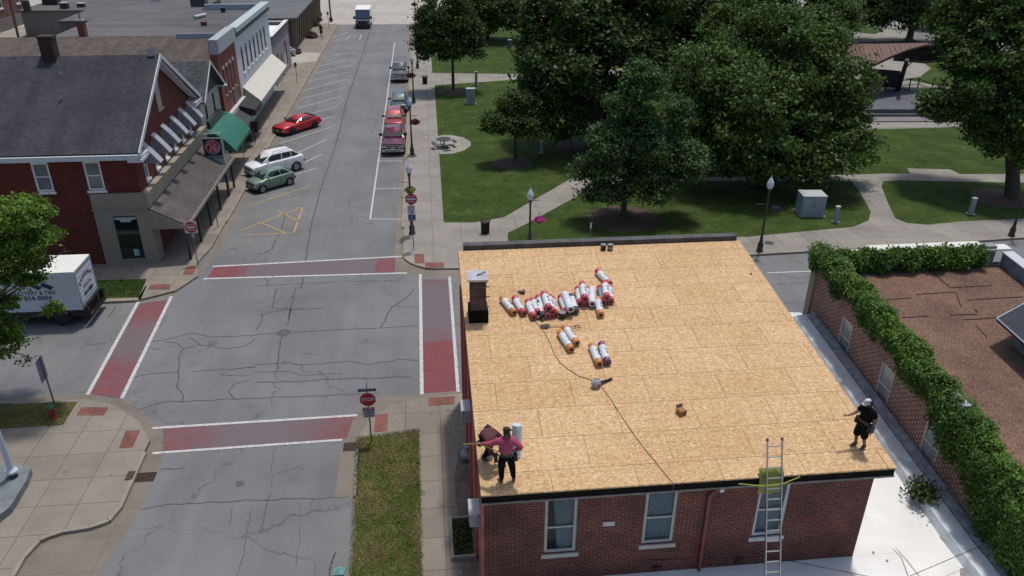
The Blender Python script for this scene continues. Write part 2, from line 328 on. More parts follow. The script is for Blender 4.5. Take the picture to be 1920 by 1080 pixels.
GLSW = mat('window_glass', (.05,.065,.075), .08, spec=.8, var=.5, vscale=1.5); TAN = mat('tan_storefront_panel', (.255,.228,.188), .8, var=.10, vscale=1.2)
WALUM = mat('white_ribbed_aluminium', (.56,.58,.62), .5, var=.12, vscale=4); BARK = mat('bark', (.075,.058,.043), .95, var=.35, vscale=8, bump=.6, bscale=15)
MULCH = mat('mulch', (.075,.05,.036), .95, var=.45, vscale=9, bump=.8, bscale=25); WROOF = mat('white_roof_coating', (.74,.74,.72), .6, var=.10, vscale=.8, detail=8)
CRACK = mat('crack_sealant', (.072,.072,.076), .8, var=.3)
# ================================================================== THE GROUND
gm = MB(); gm.quad((-500,-60,-.02),(500,-60,-.02),(500,900,-.02),(-500,900,-.02)); struct(gm.build('ground', CONCW))
rd = MB(); rd.quad((-60,-5,0),(80,-5,0),(80,139,0),(-60,139,0)); struct(rd.build('road', ASPH))
sheet('far_road', [[[-120,139],[140,139],[140,230],[-120,230]]], .004, FARC)
# kerbed blocks (each a raised slab); arcs go round the corners
def arc(cx, cy, r, a0, a1, n=8): return [[cx+r*math.cos(R(a0+(a1-a0)*i/n)), cy+r*math.sin(R(a0+(a1-a0)*i/n))] for i in range(n+1)]
def block(name, pts, m, h=.12, kw=.16):
    P = P2(pts); o = struct(MB().prism([(p.x, p.y) for p in P], -.01, h).build(name, m)); return P
NE = [[-1.95,139],[-1.95,46.6]]+arc(.6, 46.1, 2.55, 180, 255)+[(1160,503),(1420,479),(1560,471),(1700,463),(1900,449),[75,45.6],[75,139]]
block('park_sidewalk', NE, PARKC)
NW = [[-14.25,139],[-14.15,48.2],[-14.5,45.6]]+[(372,520),(330,548),(278,561),(262,565),(186,569),[-26,41.2],[-60,41.2],[-60,139]]
block('store_sidewalk', NW, CONC)
SW = [[-60,31.2],(0,770),(30,760),(160,752),(215,762),(262,795),(282,830),(272,852),(226,955),(205,980),(120,1000),(75,1017),(45,1050),(25,1085),[-14.9,18],[-15.2,5],[-60,5]]
block('corner_sidewalk', SW, CONC)
SE = [(800,749),(872,741),[3,30.0],[60,30.0],[60,2],[-3.2,2],[-3.25,19.9],(667,935),(672,826),(692,792),(735,762)]
block('side_sidewalk', SE, CONC)
# gutter pans of pale concrete beside the kerbs
sheet('gutter', [
 [[-1.9,139],[-2.5,139],(741,455),(738,495),(757,515),(790,519),(850,521),[1.9,43.3],[1.9,44.2],[-1,44.2],[-1.9,46.3]],
 [[-14.3,139],[-13.5,139],(400,486),(383,505),(346,535),(321,556),(262,567),(186,572),(186,560),(330,540),(385,492)],
 [(0,752),(30,745),(165,738),(229,750),(270,775),(297,800),(306,826),(306,851),(265,952),(184,1080),[-12.6,15],[-15.5,15],(20,1085),(45,1045),(120,995),(228,950),(285,830),(200,760),(20,775),(0,775)],
 [(945,731),(870,731),(790,739),(712,745),(680,765),(662,785),(650,815),(640,840),(628,932),(665,938),(680,800),(740,760),(945,745)],
 ], .004, GUT)
sheet('driveway', [[[-40,105.9],[-17.1,105.9],[-14.2,108],[-14.2,113.5],[-18.4,114.5],[-40,114.5]]], .128, FARC)
# kerb top band along the road edges
kb = MB()
def kerb(pts, w=.16):
    P = P2(pts)
    for a, b in zip(P, P[1:]):
        d = (b-a)
        if d.length < .01: continue
        d.normalize(); n = Vector((-d.y, d.x, 0))*w/2
        kb.prism([(a.x-n.x,a.y-n.y),(b.x-n.x,b.y-n.y),(b.x+n.x,b.y+n.y),(a.x+n.x,a.y+n.y)], 0, .135, False)
kerb([[-1.98,139],[-1.98,50.3]]); kerb([[-14.2,139],[-14.15,52.4]]); kerb([(1160,503),(1420,479),(1560,471),(1700,463),(1900,449),[75,45.6]])
kerb([(186,569),(262,565),(276,540)]); kerb([(272,852),(226,955),(205,980),(170,992),(120,1000),(95,1008),(75,1017),(45,1050),(25,1085)]); kerb([(672,836),(667,935)]); kerb([(262,565),(277,532)])
kerb([(152,756),(118,804)], .1); kerb([[-26,31.7],(0,760),(152,756)], .1)
struct(kb.build('kerb', KERB))
# lawns
LW = [[[.82,138],[.82,99.6],(985,141),(1130,133),(1300,120),[75,85],[75,138]],
 [(815,162),(985,150),(1130,143),(1330,135),(1500,190),(1560,300),(1600,330),(1300,335),(1130,330),(1075,335),(945,410),(890,420),(832,420)],
 [(952,456),(952,440),(985,424),(1080,372),(1160,345),(1300,342),(1595,342),(1610,360),(1632,400),(1628,416),(1600,428),(1400,447)],
 [(1655,343),(1690,341),(1780,343),(1900,345),(2100,347),(2100,404),(1920,413),(1800,418),(1740,424),(1700,421),(1678,412),(1665,385),(1652,352)],
 [(1600,330),(1570,300),(1620,245),(1760,242),(1920,232),(2100,225),(2100,328),(1800,329),(1780,320),(1700,318),(1706,328),(1650,328)]]
sheet('lawn', LW, .135, LAWN)
sheet('park_lawn_far', [[[50,96],[75,90],[75,60],[56,74]]], .131, LAWN)
sheet('dry_grass_strip', [[(674,826),(700,824),(785,812),(790,1075),[-.85,3],[-3.2,3],[-3.22,19.9],(669,930)], [[-26,31.5],(0,764),(146,758),(120,801),(0,808),[-26,29.3]]], .135, DRYG)
sheet('verge_grass', [[(262,561),(275,527),(190,530),(150,533),[-30,44],[-30,41.6]]], .14, LAWN)
sheet('picnic_pad', [[(820,258),(830,256),(845,256),(868,260),(882,268),(883,276),(870,285),(848,291),(824,292)]], .14, CONCW)
# bare earth beside the brick building
sheet('dirt_strip', [[(861,845),(880,845),(897,1075),[1.1,3],[.2,3],(866,1075),(852,900)]], .132, mat('bare_earth', (.13,.115,.09), .95, var=.35, vscale=3, bump=.5))
# mulch rings round the trees
for (px, py, r) in ((850,172,1.9),(963,306,1.7),(1090,274,2.3),(1168,410,2.6),(1880,372,2.2)):
    c = G(px, py, .12); mb = MB(); n = 28; pts = [(c.x+r*(1+.07*math.sin(3*k))*math.cos(k*2*math.pi/n), c.y+r*math.sin(k*2*math.pi/n)) for k in range(n)]
    mb.rings([[Vector((x, y, .125)) for x, y in pts], [Vector((c.x+(x-c.x)*.8, c.y+(y-c.y)*.8, .2)) for x, y in pts], [Vector((c.x+(x-c.x)*.1, c.y+(y-c.y)*.1, .26)) for x, y in pts]])
    struct(mb.build('mulch_bed', MULCH, smooth=60))
# printed-brick crosswalks with worn wheel lanes, and their white borders
def crosswalk(a, b, c, d, wears):                      # a-b one long side, d-c the other
    A, B, C, D = P2([a, b, c, d]); n = 40; mb = MB(); vv = []; me = None
    for i in range(n+1):
        p = A.lerp(B, i/n); q = D.lerp(C, i/n)
        for j in range(5): s_ = p.lerp(q, j/4); mb.v.append((s_.x, s_.y, .009)); vv.append(wears(i/n))
    for i in range(n):
        for j in range(4): mb.f.append((i*5+j, i*5+j+1, (i+1)*5+j+1, (i+1)*5+j)); mb.m.append(0)
    o = struct(mb.build('crosswalk', REDP)); at = o.data.attributes.new('wear', 'FLOAT', 'POINT'); at.data.foreach_set('value', vv)
bump_ = lambda t, c, s: math.exp(-((t-c)/s)**2)
crosswalk((262,570),(168,738),(228,748),(316,562), lambda t: .16+.45*bump_(t,.47,.2))
crosswalk((404,500),(742,484),(740,511),(388,522), lambda t: .08 if t < .10 else (.08+.72*min(1,(t-.10)/.22) if t < .9 else .15))
crosswalk((306,804),(664,781),(650,822),(306,848), lambda t: .20+.48*bump_(t,.52,.30))
crosswalk((792,524),(792,737),(856,733),(839,524), lambda t: (.55*bump_(t,.30,.26)+.22) if t < .62 else .0)
lm = MB()
for a, b, w_ in (((400,500),(753,481),.17),((383,523),(762,512),.17),((288,803),(668,779),.15),((288,850),(640,825),.14),((788,515),(791,739),.17),((843,520),(859,734),.16),((260,565),(165,739),.18),((321,557),(229,746),.18)):
    strip(lm, P2([a, b]), w_, .014)
struct(lm.build('crosswalk_lines', LINE))
pm = MB(); P = P2([(694,411),(714,270),(740,79)])
strip(pm, P, .12, .011)
for y0, y1 in ((411,411),(354,353),(302,302)): strip(pm, P2([(694 if y0 > 400 else (701 if y0 > 320 else 710), y0), (758, y1)]), .11, .013)
for Y in (75.9, 83.0, 90.2, 97.4, 104.8, 111.8): strip(pm, P2([[-4.42, Y], [-2.1, Y]]), .11, .013)
for a, b in (((525,269),(620,239)),((545,293),(612,262)),((560,310),(604,289)),((535,333),(592,316)),((605,224),(627,218)),((570,217),(634,199)),((555,204),(641,180)),((562,186),(648,164)),((570,170),(650,149)),((580,152),(655,135)),((590,137),(660,122)),((597,124),(664,110)),((603,108),(668,99)),((600,102),(668,99)),((624,105),(640,101)),((625,70),(665,57)),((623,77),(678,65)),((678,65),(674,75)),((632,76),(666,76)),((648,75),(656,68)),((645,46),(660,46))):
    strip(pm, P2([a, b]), .10, .013)
strip(pm, P2([(702,32),(778,32)]), .3, .013)
struct(pm.build('parking_lines', LINE))
ym = MB()
for pl in ([(452,432),(568,388),(551,437),(452,441)],[(520,396),(560,415)],[(490,418),(535,437)],[(470,385),(580,349)],[(544,374),(560,372)]): strip(ym, P2(pl), .13, .012)
struct(ym.build('yellow_parking_hatch', YEL))
# the sealed cracks and the long joints that the photograph shows
ck = MB()
for pl, w_ in (
 ([(630,270),(606,340),(585,415),(572,490),(566,540)],.07), ([(702,32),(690,70),(670,130),(650,190),(630,270)],.09),
 ([(290,757),(310,754),(380,751),(480,747),(712,737)],.05), ([(265,767),(285,760),(300,756)],.05), ([(265,956),(320,945),(480,938),(655,932)],.045),
 ([(480,628),(520,625),(640,618),(740,613),(870,607)],.05), ([(530,620),(524,655),(519,695)],.06), ([(555,540),(546,575),(540,600)],.06),
 ([(520,540),(510,577),(545,580),(607,578)],.06),([(546,578),(542,600),(535,612)],.05),([(480,620),(492,600),(490,590),(508,585),(545,580)],.06),
 ([(714,614),(726,590),(735,575),(765,556),(776,543)],.06), ([(735,575),(786,576)],.04),
 ([(280,641),(310,637),(340,629),(360,625),(392,632),(478,629)],.05), ([(310,642),(330,643),(345,654),(375,646),(355,633)],.05),
 ([(345,654),(337,665),(334,700),(335,715),(332,727),(344,742),(341,755)],.05), ([(375,647),(392,648),(425,654),(462,648),(478,636)],.05),
 ([(250,708),(290,700),(335,697)],.05), ([(362,697),(400,694),(480,688)],.04), ([(480,688),(440,692),(415,703),(468,704)],.035),([(470,712),(440,720),(428,735),(440,748)],.05),
 ([(480,717),(560,716),(590,713),(640,710),(700,709),(770,706)],.06), ([(480,698),(540,697),(560,703),(640,700)],.04),
 ([(480,684),(530,680),(570,684),(660,678),(690,684),(730,678),(750,673),(786,676)],.05),
 ([(532,448),(522,405),(535,400)],.0), ([(535,400),(528,430),(514,455),(510,468),(495,476),(480,477)],.06), ([(563,368),(575,358),(610,355)],.05), ([(564,312),(580,308),(690,306),(705,306)],.035),
 ([(491,515),(504,528),(500,536)],.05),([(480,536),(560,532),(640,528),(745,526),(758,518)],.04),([(505,445),(500,465)],.0),
 ([(657,428),(660,405),(668,405),(690,408),(694,411)],.035),([(655,395),(655,372)],.03),([(640,354),(690,350)],.03),
 ([(695,250),(700,240),(709,222)],.05),([(713,165),(716,173),(722,184)],.04),([(725,155),(716,168)],.04),([(655,112),(652,122)],.06),
 ([(516,827),(512,860),(508,885)],.025),([(300,880),(330,880),(345,878)],.05),([(508,925),(500,950),(490,990)],.035),([(517,888),(560,875),(570,880)],.02),([(512,890),(510,915)],.025),([(588,935),(582,955)],.02),
 ([(560,940),(562,1000),(556,1060)],.02),([(435,952),(430,985)],.03),([(470,955),(458,1040),(445,1080)],.025),([(165,648),(210,642),(225,638)],.03),([(216,575),(203,595)],.06),([(170,632),(160,648)],.02),
 ([(630,1035),(622,1055),(618,1080)],.06),([(1460,515),(1495,522),(1530,520)],.03),([(1455,533),(1530,530)],.03),([(1450,570),(1520,566)],.04)):
    if w_ == 0: continue
    strip(ck, wobbly(pl, amp=.05), w_*1.05, .006)
struct(ck.build('road_cracks', CRACK))
gp = MB(); strip(gp, P2([(1440,512),(1535,508)]), .12, .012); struct(gp.build('street_line', LINE))
mh = MB(); c = G(532,624); mh.lathe([(.36,.001),(.36,.012),(.30,.012)], (c.x, c.y, 0), 24); mc = mh.build('manhole_cover', mat('cast_iron', (.10,.095,.10), .7, .4, var=.3, vscale=20)); tag(mc, 'round iron manhole cover in the middle of the intersection', 'manhole cover')
for (px, py, r) in ((450,907,.17),):
    mb = MB(); c = G(px, py); mb.lathe([(r,.001),(r,.01)], (c.x, c.y, 0), 20); tag(mb.build('valve_cover', MATS['cast_iron']), 'small round iron cover in the road south of the lower crosswalk', 'cover')
# brick tactile pads at the corners
sheet('tactile_paving', [[(154,768),(205,768),(196,783),(145,783)], [(237,812),(264,811),(250,843),(224,845)], [(804,750),(853,747),(852,762),(803,765)], [(705,782),(728,780),(726,812),(701,815)],
  [(777,480),(795,480),(796,497),(778,497)], [(797,496),(832,495),(833,505),(797,506)], [(352,502),(370,502),(362,518),(343,518)], [(284,537),(321,536),(318,546),(279,546)]], .134, REDT)
# ------------------------------------------------------------------ storm drains
def drain(px, py, label, w_=.75, d=.5, flip=1):
    c = G(px, py); t = thing('storm_drain', label, 'drain', (c.x, c.y, .005)); mb = MB(); mb.box(-w_/2,-d/2,.0,w_/2,d/2,.012); mb.build('grate_pit', DARK, t)
    mb = MB()
    for k in range(9): x = -w_/2+w_*k/8; mb.box(x-.018,-d/2,.012,x+.018,d/2,.03)
    for k in range(4): y = -d/2+d*k/3; mb.box(-w_/2,y-.014,.010,w_/2,y+.014,.027)
    mb.build('grate', mat('rusty_iron', (.075,.05,.04), .8, .4, var=.4, vscale=12), t)
    mb = MB(); mb.box(flip*w_/2+.02 if flip > 0 else -w_/2-.3, -d/2, 0, w_/2+.30 if flip > 0 else -w_/2-.02, d/2, .15); mb.build('kerb_inlet', MATS['rusty_iron'], t)
drain(272, 895, 'rusty storm drain grate in the gutter at the lower left corner', flip=-1); drain(656, 838, 'rusty storm drain grate beside the stop sign', .5, .5)
def OX(px, py, X):
    d = ray(px, py); t = X/d.x; return Vector((X, d.y*t, CH+d.z*t))
# ================================================================== BUILDINGS
PCAP = mat('white_coping', (.62,.61,.57), .7, var=.12, vscale=3); SLV = mat('silver_flashing', (.30,.34,.38), .5, .3, var=.3, vscale=3)
def sash(parent, name, x0, x1, z0, z1, y, nx=(0,-1,0), frame=None, arch=False, curtain=None, sill=True, fw=.07, mid=.5, label=None, pm=None, sillm=None):
    """sash window in a plane whose outward normal is nx ((0,-1,0) or (1,0,0)); x0,x1 run along the wall, y is the wall plane"""
    frame = frame or WHT
    if nx[0]: T = lambda u, d, z: Vector((y-d, u, z))          # facing +x
    else: T = lambda u, d, z: Vector((u, y+d, z))              # facing -y
    mb = MB()
    def bar(a, b, c, d, p=0.0, q=.07):
        A = T(a, q, c); B = T(b, p, d); lo = [min(A[i], B[i]) for i in range(3)]; hi = [max(A[i], B[i]) for i in range(3)]; mb.box(*lo, *hi)
    bar(x0, x0+fw, z0, z1); bar(x1-fw, x1, z0, z1); bar(x0+fw, x1-fw, z1-fw*1.2, z1); bar(x0+fw, x1-fw, z0, z0+fw)
    zm = z0+(z1-z0)*mid; bar(x0+fw, x1-fw, zm-.03, zm+.03, .015, .07)
    if arch:
        n = 8; xc = (x0+x1)/2; rr = (x1-x0)/2; rise = rr*.45
        pts = [T(xc+rr*1.12*math.cos(math.pi*k/n), -.03, z1+rise*math.sin(math.pi*k/n)) for k in range(n+1)]
        mb.extr(pts, T(0,.1,0)-T(0,-.03,0))
    f = mb.build(name, frame, parent)
    if label: f['label'] = label
    mb = MB(); a = T(x0+fw, .05, z0+fw); b = T(x1-fw, .062, z1-fw); mb.box(*[min(a[i], b[i]) for i in range(3)], *[max(a[i], b[i]) for i in range(3)])
    mb.build('pane', pm or GLSW, f)
    if sill:
        mb = MB(); a = T(x0-.08, -.1, z0-.14); b = T(x1+.08, .04, z0-.002); mb.box(*[min(a[i], b[i]) for i in range(3)], *[max(a[i], b[i]) for i in range(3)]); mb.build('sill', sillm or frame, f)
    return f
# ---------------------------------------------- the brick building being reroofed
bb = thing('brick_building', 'two storey red brick building in the foreground with a bare wooden board roof under repair', 'building', (6, 23, 0))
def at0(o): o.location = (-6, -23, 0); return o       # parts are modelled in world coordinates under the building's base point
class _B:                                             # small wrapper: builds a part in world coordinates under a moved parent
    pass
def wpart(mb, name, m, parent, smooth=None):
    o = mb.build(name, m, parent, smooth)
    r = parent
    while r.parent: r = r.parent
    o.location = -r.location if parent == r else (0,0,0); return o
BX0, BX1, BY0, BY1 = 1.13, 12.74, 17.05, 29.75
HW = [(2.88-BX0, 3.84-BX0, 3.30, 5.44), (5.83-BX0, 6.80-BX0, 3.38, 5.48), (9.25-BX0, 10.2-BX0, 3.36, 5.50)]
mb = MB(); wall(mb, (BX0,BY0,0), (1,0,0), BX1-BX0, 0, 5.62, HW, .14, (0,-1,0)); wpart(mb, 'brick_wall', BRK, bb)
mb = MB(); mb.quad((BX1,BY0,0),(BX1,BY1,0),(BX1,BY1,7.36),(BX1,BY0,6.0)); mb.quad((BX0,BY1,0),(BX1,BY1,0),(BX1,BY1,7.36),(BX0,BY1,7.36)); wpart(mb, 'brick_wall', BRK, bb)
HL = [(1.6,2.5,3.3,5.2),(4.6,5.5,3.5,5.5),(7.6,8.5,3.7,5.7),(10.6,11.5,3.8,5.8)]
mb = MB(); wall(mb, (BX0-.004,BY0+.0,0), (0,1,0), BY1-BY0, 0, 5.95, HL, .14, (-1,0,0)); mb.poly([(BX0-.004,BY0,5.95),(BX0-.004,BY1,5.95),(BX0-.004,BY1,7.36),(BX0-.004,BY0,6.0)])
for y in (17.05, 20.2, 23.3, 26.4, 29.35): mb.box(BX0-.10, y, 0, BX0-.006, y+.4, 5.95)
s_ = wpart(mb, 'painted_side_wall', REDW, bb)
for a, b, c, d in HL: mb = MB(); mb.box(BX0+.1, BY0+a, c, BX0+.13, BY0+b, d); wpart(mb, 'side_window', GLSW, bb)
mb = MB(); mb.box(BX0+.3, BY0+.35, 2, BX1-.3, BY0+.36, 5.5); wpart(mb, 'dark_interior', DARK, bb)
# deck of boards
x0, x1, y0, y1 = 1.02, 13.04, 16.62, 29.78
mb = MB(); mb.prism([(x0,y0),(x1,y0),(x1,y1),(x0,y1)], 0, lambda x, y: rz(y)); n = 8
for i in range(4): mb.v[i] = (mb.v[i][0], mb.v[i][1], rz(mb.v[i][1])-.05)
wpart(mb, 'roof_deck', OSB, bb)
mb = MB(); mb.box(x0+.02, y0+.03, 5.80, x1-.02, y0+.10, 6.035); mb.box(x0+.02, y0+.11, 5.80, x1-.02, BY0-.01, 5.84)
for k in range(14): xx = x0+.5+k*.88; mb.box(xx, y0-.0, 5.82, xx+.025, y0+.03, 5.82+random.uniform(.08,.2))
wpart(mb, 'gutter', mat('tarred_black', (.006,.005,.0045), .85, var=.6, vscale=5, spec=.15), bb)
mb = MB(); mb.box(x0+.0, y0+.0, 5.745, x1+.0, BY0-.012, 5.795); mb.box(x0+.1, BY0-.10, 5.62, x1-.3, BY0-.004, 5.743); wpart(mb, 'cornice', mat('weathered_trim', (.20,.185,.17), .85, var=.3, vscale=4), bb)
mb = MB(); mb.box(1.25, 29.80, 7.3, 12.92, 30.16, 7.70); wpart(mb, 'parapet', mat('black_membrane', (.030,.029,.032), .6, col2=(.085,.082,.085), vscale=2.5, bump=.4, bscale=8), bb)
mb = MB()
for yy in (17.3, 20): pass
mb.box(x0-.015, y0, 0, x0+.0, y1, 1);
for i, v in enumerate(mb.v): mb.v[i] = (v[0], v[1], rz(v[1])-(.0-.002 if v[2] > .5 else .16))
wpart(mb, 'roof_edge_strip', mat('rust_edge', (.12,.05,.04), .8), bb)
CURT = mat('net_curtain', (.85,.86,.86), .9, var=.2, vscale=3, stretch=(14,1,1.2))
for i, (h, tint) in enumerate(zip(HW, (0, 1, 2))):
    gm_ = mat('old_window_paint' if i < 2 else 'white_window_frame', (.40,.385,.35) if i < 2 else (.50,.51,.52), .7, var=.15, vscale=4)
    X0, X1 = BX0+h[0], BX0+h[1]
    f = sash(bb, 'window', X0, X1, h[2], h[3], BY0+.05, frame=gm_, fw=.095, pm=mat('clear_glass', (.03,.04,.05), .05), mid=.47 if i else .45)
    f.location = -bb.location
    mb = MB(); n = 18
    if i == 0: xa, xb, ztop = X0+.42, X1-.06, h[3]-.1
    else: xa, xb, ztop = X0+.06, X1-.06, h[3]-.05
    P0 = [Vector((xa+(xb-xa)*k/n, BY0+.15+.02*math.sin(k*2.1), 0)) for k in range(n+1)]
    for k in range(n):
        a, b = P0[k], P0[k+1]; sh = .16 if i == 0 else 0
        mb.quad((a.x, a.y, h[2]+.05), (b.x, b.y, h[2]+.05), (b.x-(sh*(1-k/n)), b.y, ztop), (a.x-(sh*(1-k/n)), a.y, ztop))
    mb.build('curtain', mat('blue_grey_curtain', (.58,.68,.74), .9, var=.2, vscale=2.5, stretch=(8,1,1)) if i == 1 else (CURT if i == 0 else mat('grey_blind', (.66,.71,.72), .8)), f, 60)
m = MATS['clear_glass']; N, L, b = nd(m); tr = N.new('ShaderNodeBsdfTransparent'); mx = N.new('ShaderNodeMixShader'); mx.inputs[0].default_value = .25
tr.inputs[0].default_value = (.75,.82,.85,1); L.new(tr.outputs[0], mx.inputs[1]); L.new(b.outputs[0], mx.inputs[2]); L.new(mx.outputs[0], N['Material Output'].inputs[0])
RP = mat('red_downspout_paint', (.17,.04,.035), .5, var=.25, vscale=5)
mb = MB(); mb.tube([(7.95,16.92,5.50),(7.78,16.95,5.36),(7.70,16.96,5.2),(7.72,16.96,2.2)], .055, 10); wpart(mb, 'downspout', RP, bb, 50)
mb = MB(); mb.tube([(8.0,16.8,5.6),(8.0,16.9,5.42)], .06, 10); wpart(mb, 'gutter_outlet', WHT, bb, 50)
mb = MB(); mb.box(4.60, 17.0, 4.27, 4.95, 17.047, 4.43); wpart(mb, 'wall_vent', mat('vent_grey', (.42,.42,.43), .6), bb)
for (px, py) in ((1230,1066),(1384,1051)):
    c = OY(px, py, 17.0); mb = MB(); pts = []
    for k in range(10): r_ = .16 if k % 2 == 0 else .06; pts.append((c.x+r_*math.sin(k*math.pi/5), 17.01, c.z+r_*math.cos(k*math.pi/5)))
    mb.extr(pts, (0,.036,0)); wpart(mb, 'star_anchor', BLK, bb)
# chimney
mb = MB(); cx0, cx1, cy0, cy1 = 1.24, 1.80, 24.72, 25.35
mb.box(cx0, cy0, 6.9, cx1, cy1, 8.52); ch = wpart(mb, 'chimney', brickmat('chimney_brick', (.10,.030,.024), (.05,.02,.018), (.26,.2,.17), .19, .075, .010, .4), bb)
mb = MB(); mb.prism([(cx0-.07,cy0-.07),(cx1+.07,cy0-.07),(cx1+.07,cy1+.07),(cx0-.07,cy1+.07)], 6.9, 7.42); mb.build('chimney_flashing', MATS['tarred_black'], ch)
mb = MB(); mb.box(cx0-.03, cy0-.03, 8.521, cx1+.03, cy1+.03, 8.60); mb.build('chimney_cap_ring', BLK, ch)
mb = MB(); mb.prism([(cx0-.08,cy0-.07),(cx1+.07,cy0-.09),(cx1+.1,cy1+.08),(cx0-.1,cy1+.09)], 8.602, 8.68); mb.build('chimney_cap', mat('galvanised_sheet', (.50,.51,.53), .45, .6, var=.2, vscale=5), ch)
for z in (7.55, 7.95, 8.35): mb = MB(); mb.box(cx0-.012, cy0-.014, z, cx1+.012, cy1+.012, z+.03); mb.tube([(cx1, cy0-.01, z+.02), (cx1+.12, cy0-.06, z+.05)], .02, 5); mb.build('chimney_band', mat('iron_strap', (.10,.09,.085), .6, .5), ch)
mb = MB(); mb.tube([(1.5,25.0,8.70),(1.82,25.12,8.76)], .022, 5); mb.build('cap_rod', MATS['iron_strap'], ch)
# window air conditioners high on the street side
for (px, py, ww) in ((868,684,.0),(889,905,.0)):
    pass
for yc, zc in ((22.15, 4.95),(16.55+1.1, 4.55)):
    mb = MB(); mb.box(.72, yc-.32, zc-.25, 1.02, yc+.32, zc+.22); a = wpart(mb, 'air_conditioner', mat('aircon_grey', (.36,.39,.43), .6, var=.15, vscale=5), bb)
    mb = MB(); mb.box(.705, yc-.33, zc+.222, 1.03, yc+.33, zc+.24)
    for k in range(4): mb.box(.76, yc-.27+k*.15, zc+.242, .99, yc-.23+k*.15, zc+.25)
    mb.build('top_cover', mat('aircon_top', (.42,.44,.47), .6), a)
    mb = MB()
    for k in range(6): mb.box(.74+k*.045, yc-.332, zc-.2, .755+k*.045, yc-.321, zc+.17)
    mb.build('grille', GREYM, a)
# ---------------------------------------------- the low white-roofed annex
an = thing('low_annex', 'low annex with a bright white coated flat roof between the two brick buildings', 'building', (14, 15, 0))
az = lambda x, y: 2.22+max(0, y-17)*.098+min(0, y-17)*.02
mb = MB(); mb.prism([(1.6,4),(16.9,4),(16.9,17.04),(1.6,17.04)], 0, az); wpart(mb, 'flat_roof', WROOF, an)
mb = MB(); mb.prism([(12.76,17.043),(16.9,17.043),(16.9,29.6),(12.76,29.6)], 0, az); wpart(mb, 'flat_roof', WROOF, an)
mb = MB()
ys = [6, 10, 14, 17, 19, 20.5, 22, 24, 26, 28, 29.6]
for a, b in zip(ys, ys[1:]):
    za, zb = az(0,a), az(0,b); h = .30
    mb.rings([[Vector((15.95,a,za)), Vector((16.05,a,za+h)), Vector((16.62,a,za+h+.03)), Vector((16.64,a,za))], [Vector((15.95,b,zb)), Vector((16.05,b,zb+h)), Vector((16.62,b,zb+h+.03)), Vector((16.64,b,zb))]])
wpart(mb, 'parapet', mat('dirty_white_coating', (.60,.64,.68), .6, var=.2, vscale=2), an)
mb = MB()
for a, b in zip(ys, ys[1:]):
    za, zb = az(0,a), az(0,b); q = .44+random.uniform(-.03,.06)
    mb.rings([[Vector((16.66,a,za+.34)), Vector((16.95,a,za+q)), Vector((17.0,a,za+q)), Vector((17.0,a,za)), Vector((16.60,a,za))], [Vector((16.66,b,zb+.34)), Vector((16.95,b,zb+q)), Vector((17.0,b,zb+q)), Vector((17.0,b,zb)), Vector((16.60,b,zb))]])
wpart(mb, 'flashing', mat('grey_membrane', (.22,.25,.28), .5, var=.45, vscale=3, bump=.4, bscale=6), an)
for (px, py, r_) in ((1625,1005,.045),(1637,1037,.04),(1663,1052,.035)):
    mb = MB(); c = G(px, py, 2.22); mb.lathe([(r_,2.18),(r_,2.26),(0.01,2.27)], (c.x,c.y,0), 8); wpart(mb, 'roof_vent', GREYM, an, 40)
mb = MB()
for pl in ([(1622,990),(1655,1010),(1690,1045),(1705,1085)],[(1622,990),(1668,1015),(1700,1050),(1728,1085)]):
    P = [G(a, b, 2.235) for a, b in pl]; mb.tube(P, .008, 5)
wpart(mb, 'roof_cable', mat('cable_grey', (.2,.2,.2), .7), an)
mb = MB(); a = G(1440,1066,2.32); b = G(1830,1060,2.32); mb.tube([(2.0,a.y+.55,2.9),(6,a.y+.3,2.75),(a.x,a.y+.12,2.7),(13.2,14.5+1.0,2.72),(16.5,b.y+.3,2.8)], .01, 5); wpart(mb, 'overhead_wire', BLK, an)
# patches where the coating has worn through
mb = MB()
for pl in ([(1700,912),(1718,912),(1740,935),(1760,975),(1775,1010),(1745,985),(1722,945),(1702,925)],[(1775,1000),(1800,1035),(1820,1060),(1790,1040),(1760,1010)],[(1800,1065),(1820,1068),(1825,1085),(1800,1085)]):
    mb.poly([(q.x, q.y, az(q.x, q.y)+.006) for q in [G(a, b, 2.2) for a, b in pl]])
wpart(mb, 'worn_patch', mat('worn_roof', (.30,.28,.27), .9, var=.4, vscale=4), an)
# ---------------------------------------------- the ivy-clad building
iv = thing('brick_building', 'brick building on the right with a brown gravel roof edged by thick green ivy', 'building', (22, 20, 0))
IX = 17.02; HI = [(26.5-14, 27.38-14, 3.3, 4.92), (23.22-14, 24.12-14, 3.02, 4.75), (20.0-14, 20.9-14, 2.75, 4.45), (16.9-14, 17.8-14, 2.5, 4.2)]
mb = MB(); wall(mb, (IX,8,0), (0,1,0), 22.3, 0, 4.95, [(a+6, b+6, c, d) for a, b, c, d in HI], .16, (-1,0,0))
pz = [(8,3.9),(14,4.4),(16.4,4.95),(19.5,5.35),(19.55,5.75),(23.3,6.1),(23.35,6.3),(26.5,6.4),(26.55,6.6),(30.3,6.62)]
PPZ = []
for (a, za), (b, zb) in zip(pz, pz[1:]):
    lo = 4.95 if a > 16 else min(za, 4.95)
    mb.quad((IX,a,lo),(IX,b,lo),(IX,b,max(zb,lo)),(IX,a,max(za,lo))); PPZ.append((a,b,max(za,zb)))
mb.quad((IX,30.3,0),(25.9,30.3,0),(25.9,30.3,5.7),(IX,30.3,5.7))
wpart(mb, 'brick_wall', BRKI, iv)
for a, b, zz in PPZ:
    if b-a > .1 and a > 15: mb = MB(); mb.box(IX+.15,a,4.97,IX+.30,b,zz-.30); mb.box(IX+.004,a,zz-.299,IX+.34,b,zz-.22); wpart(mb, 'parapet', SLV, iv)
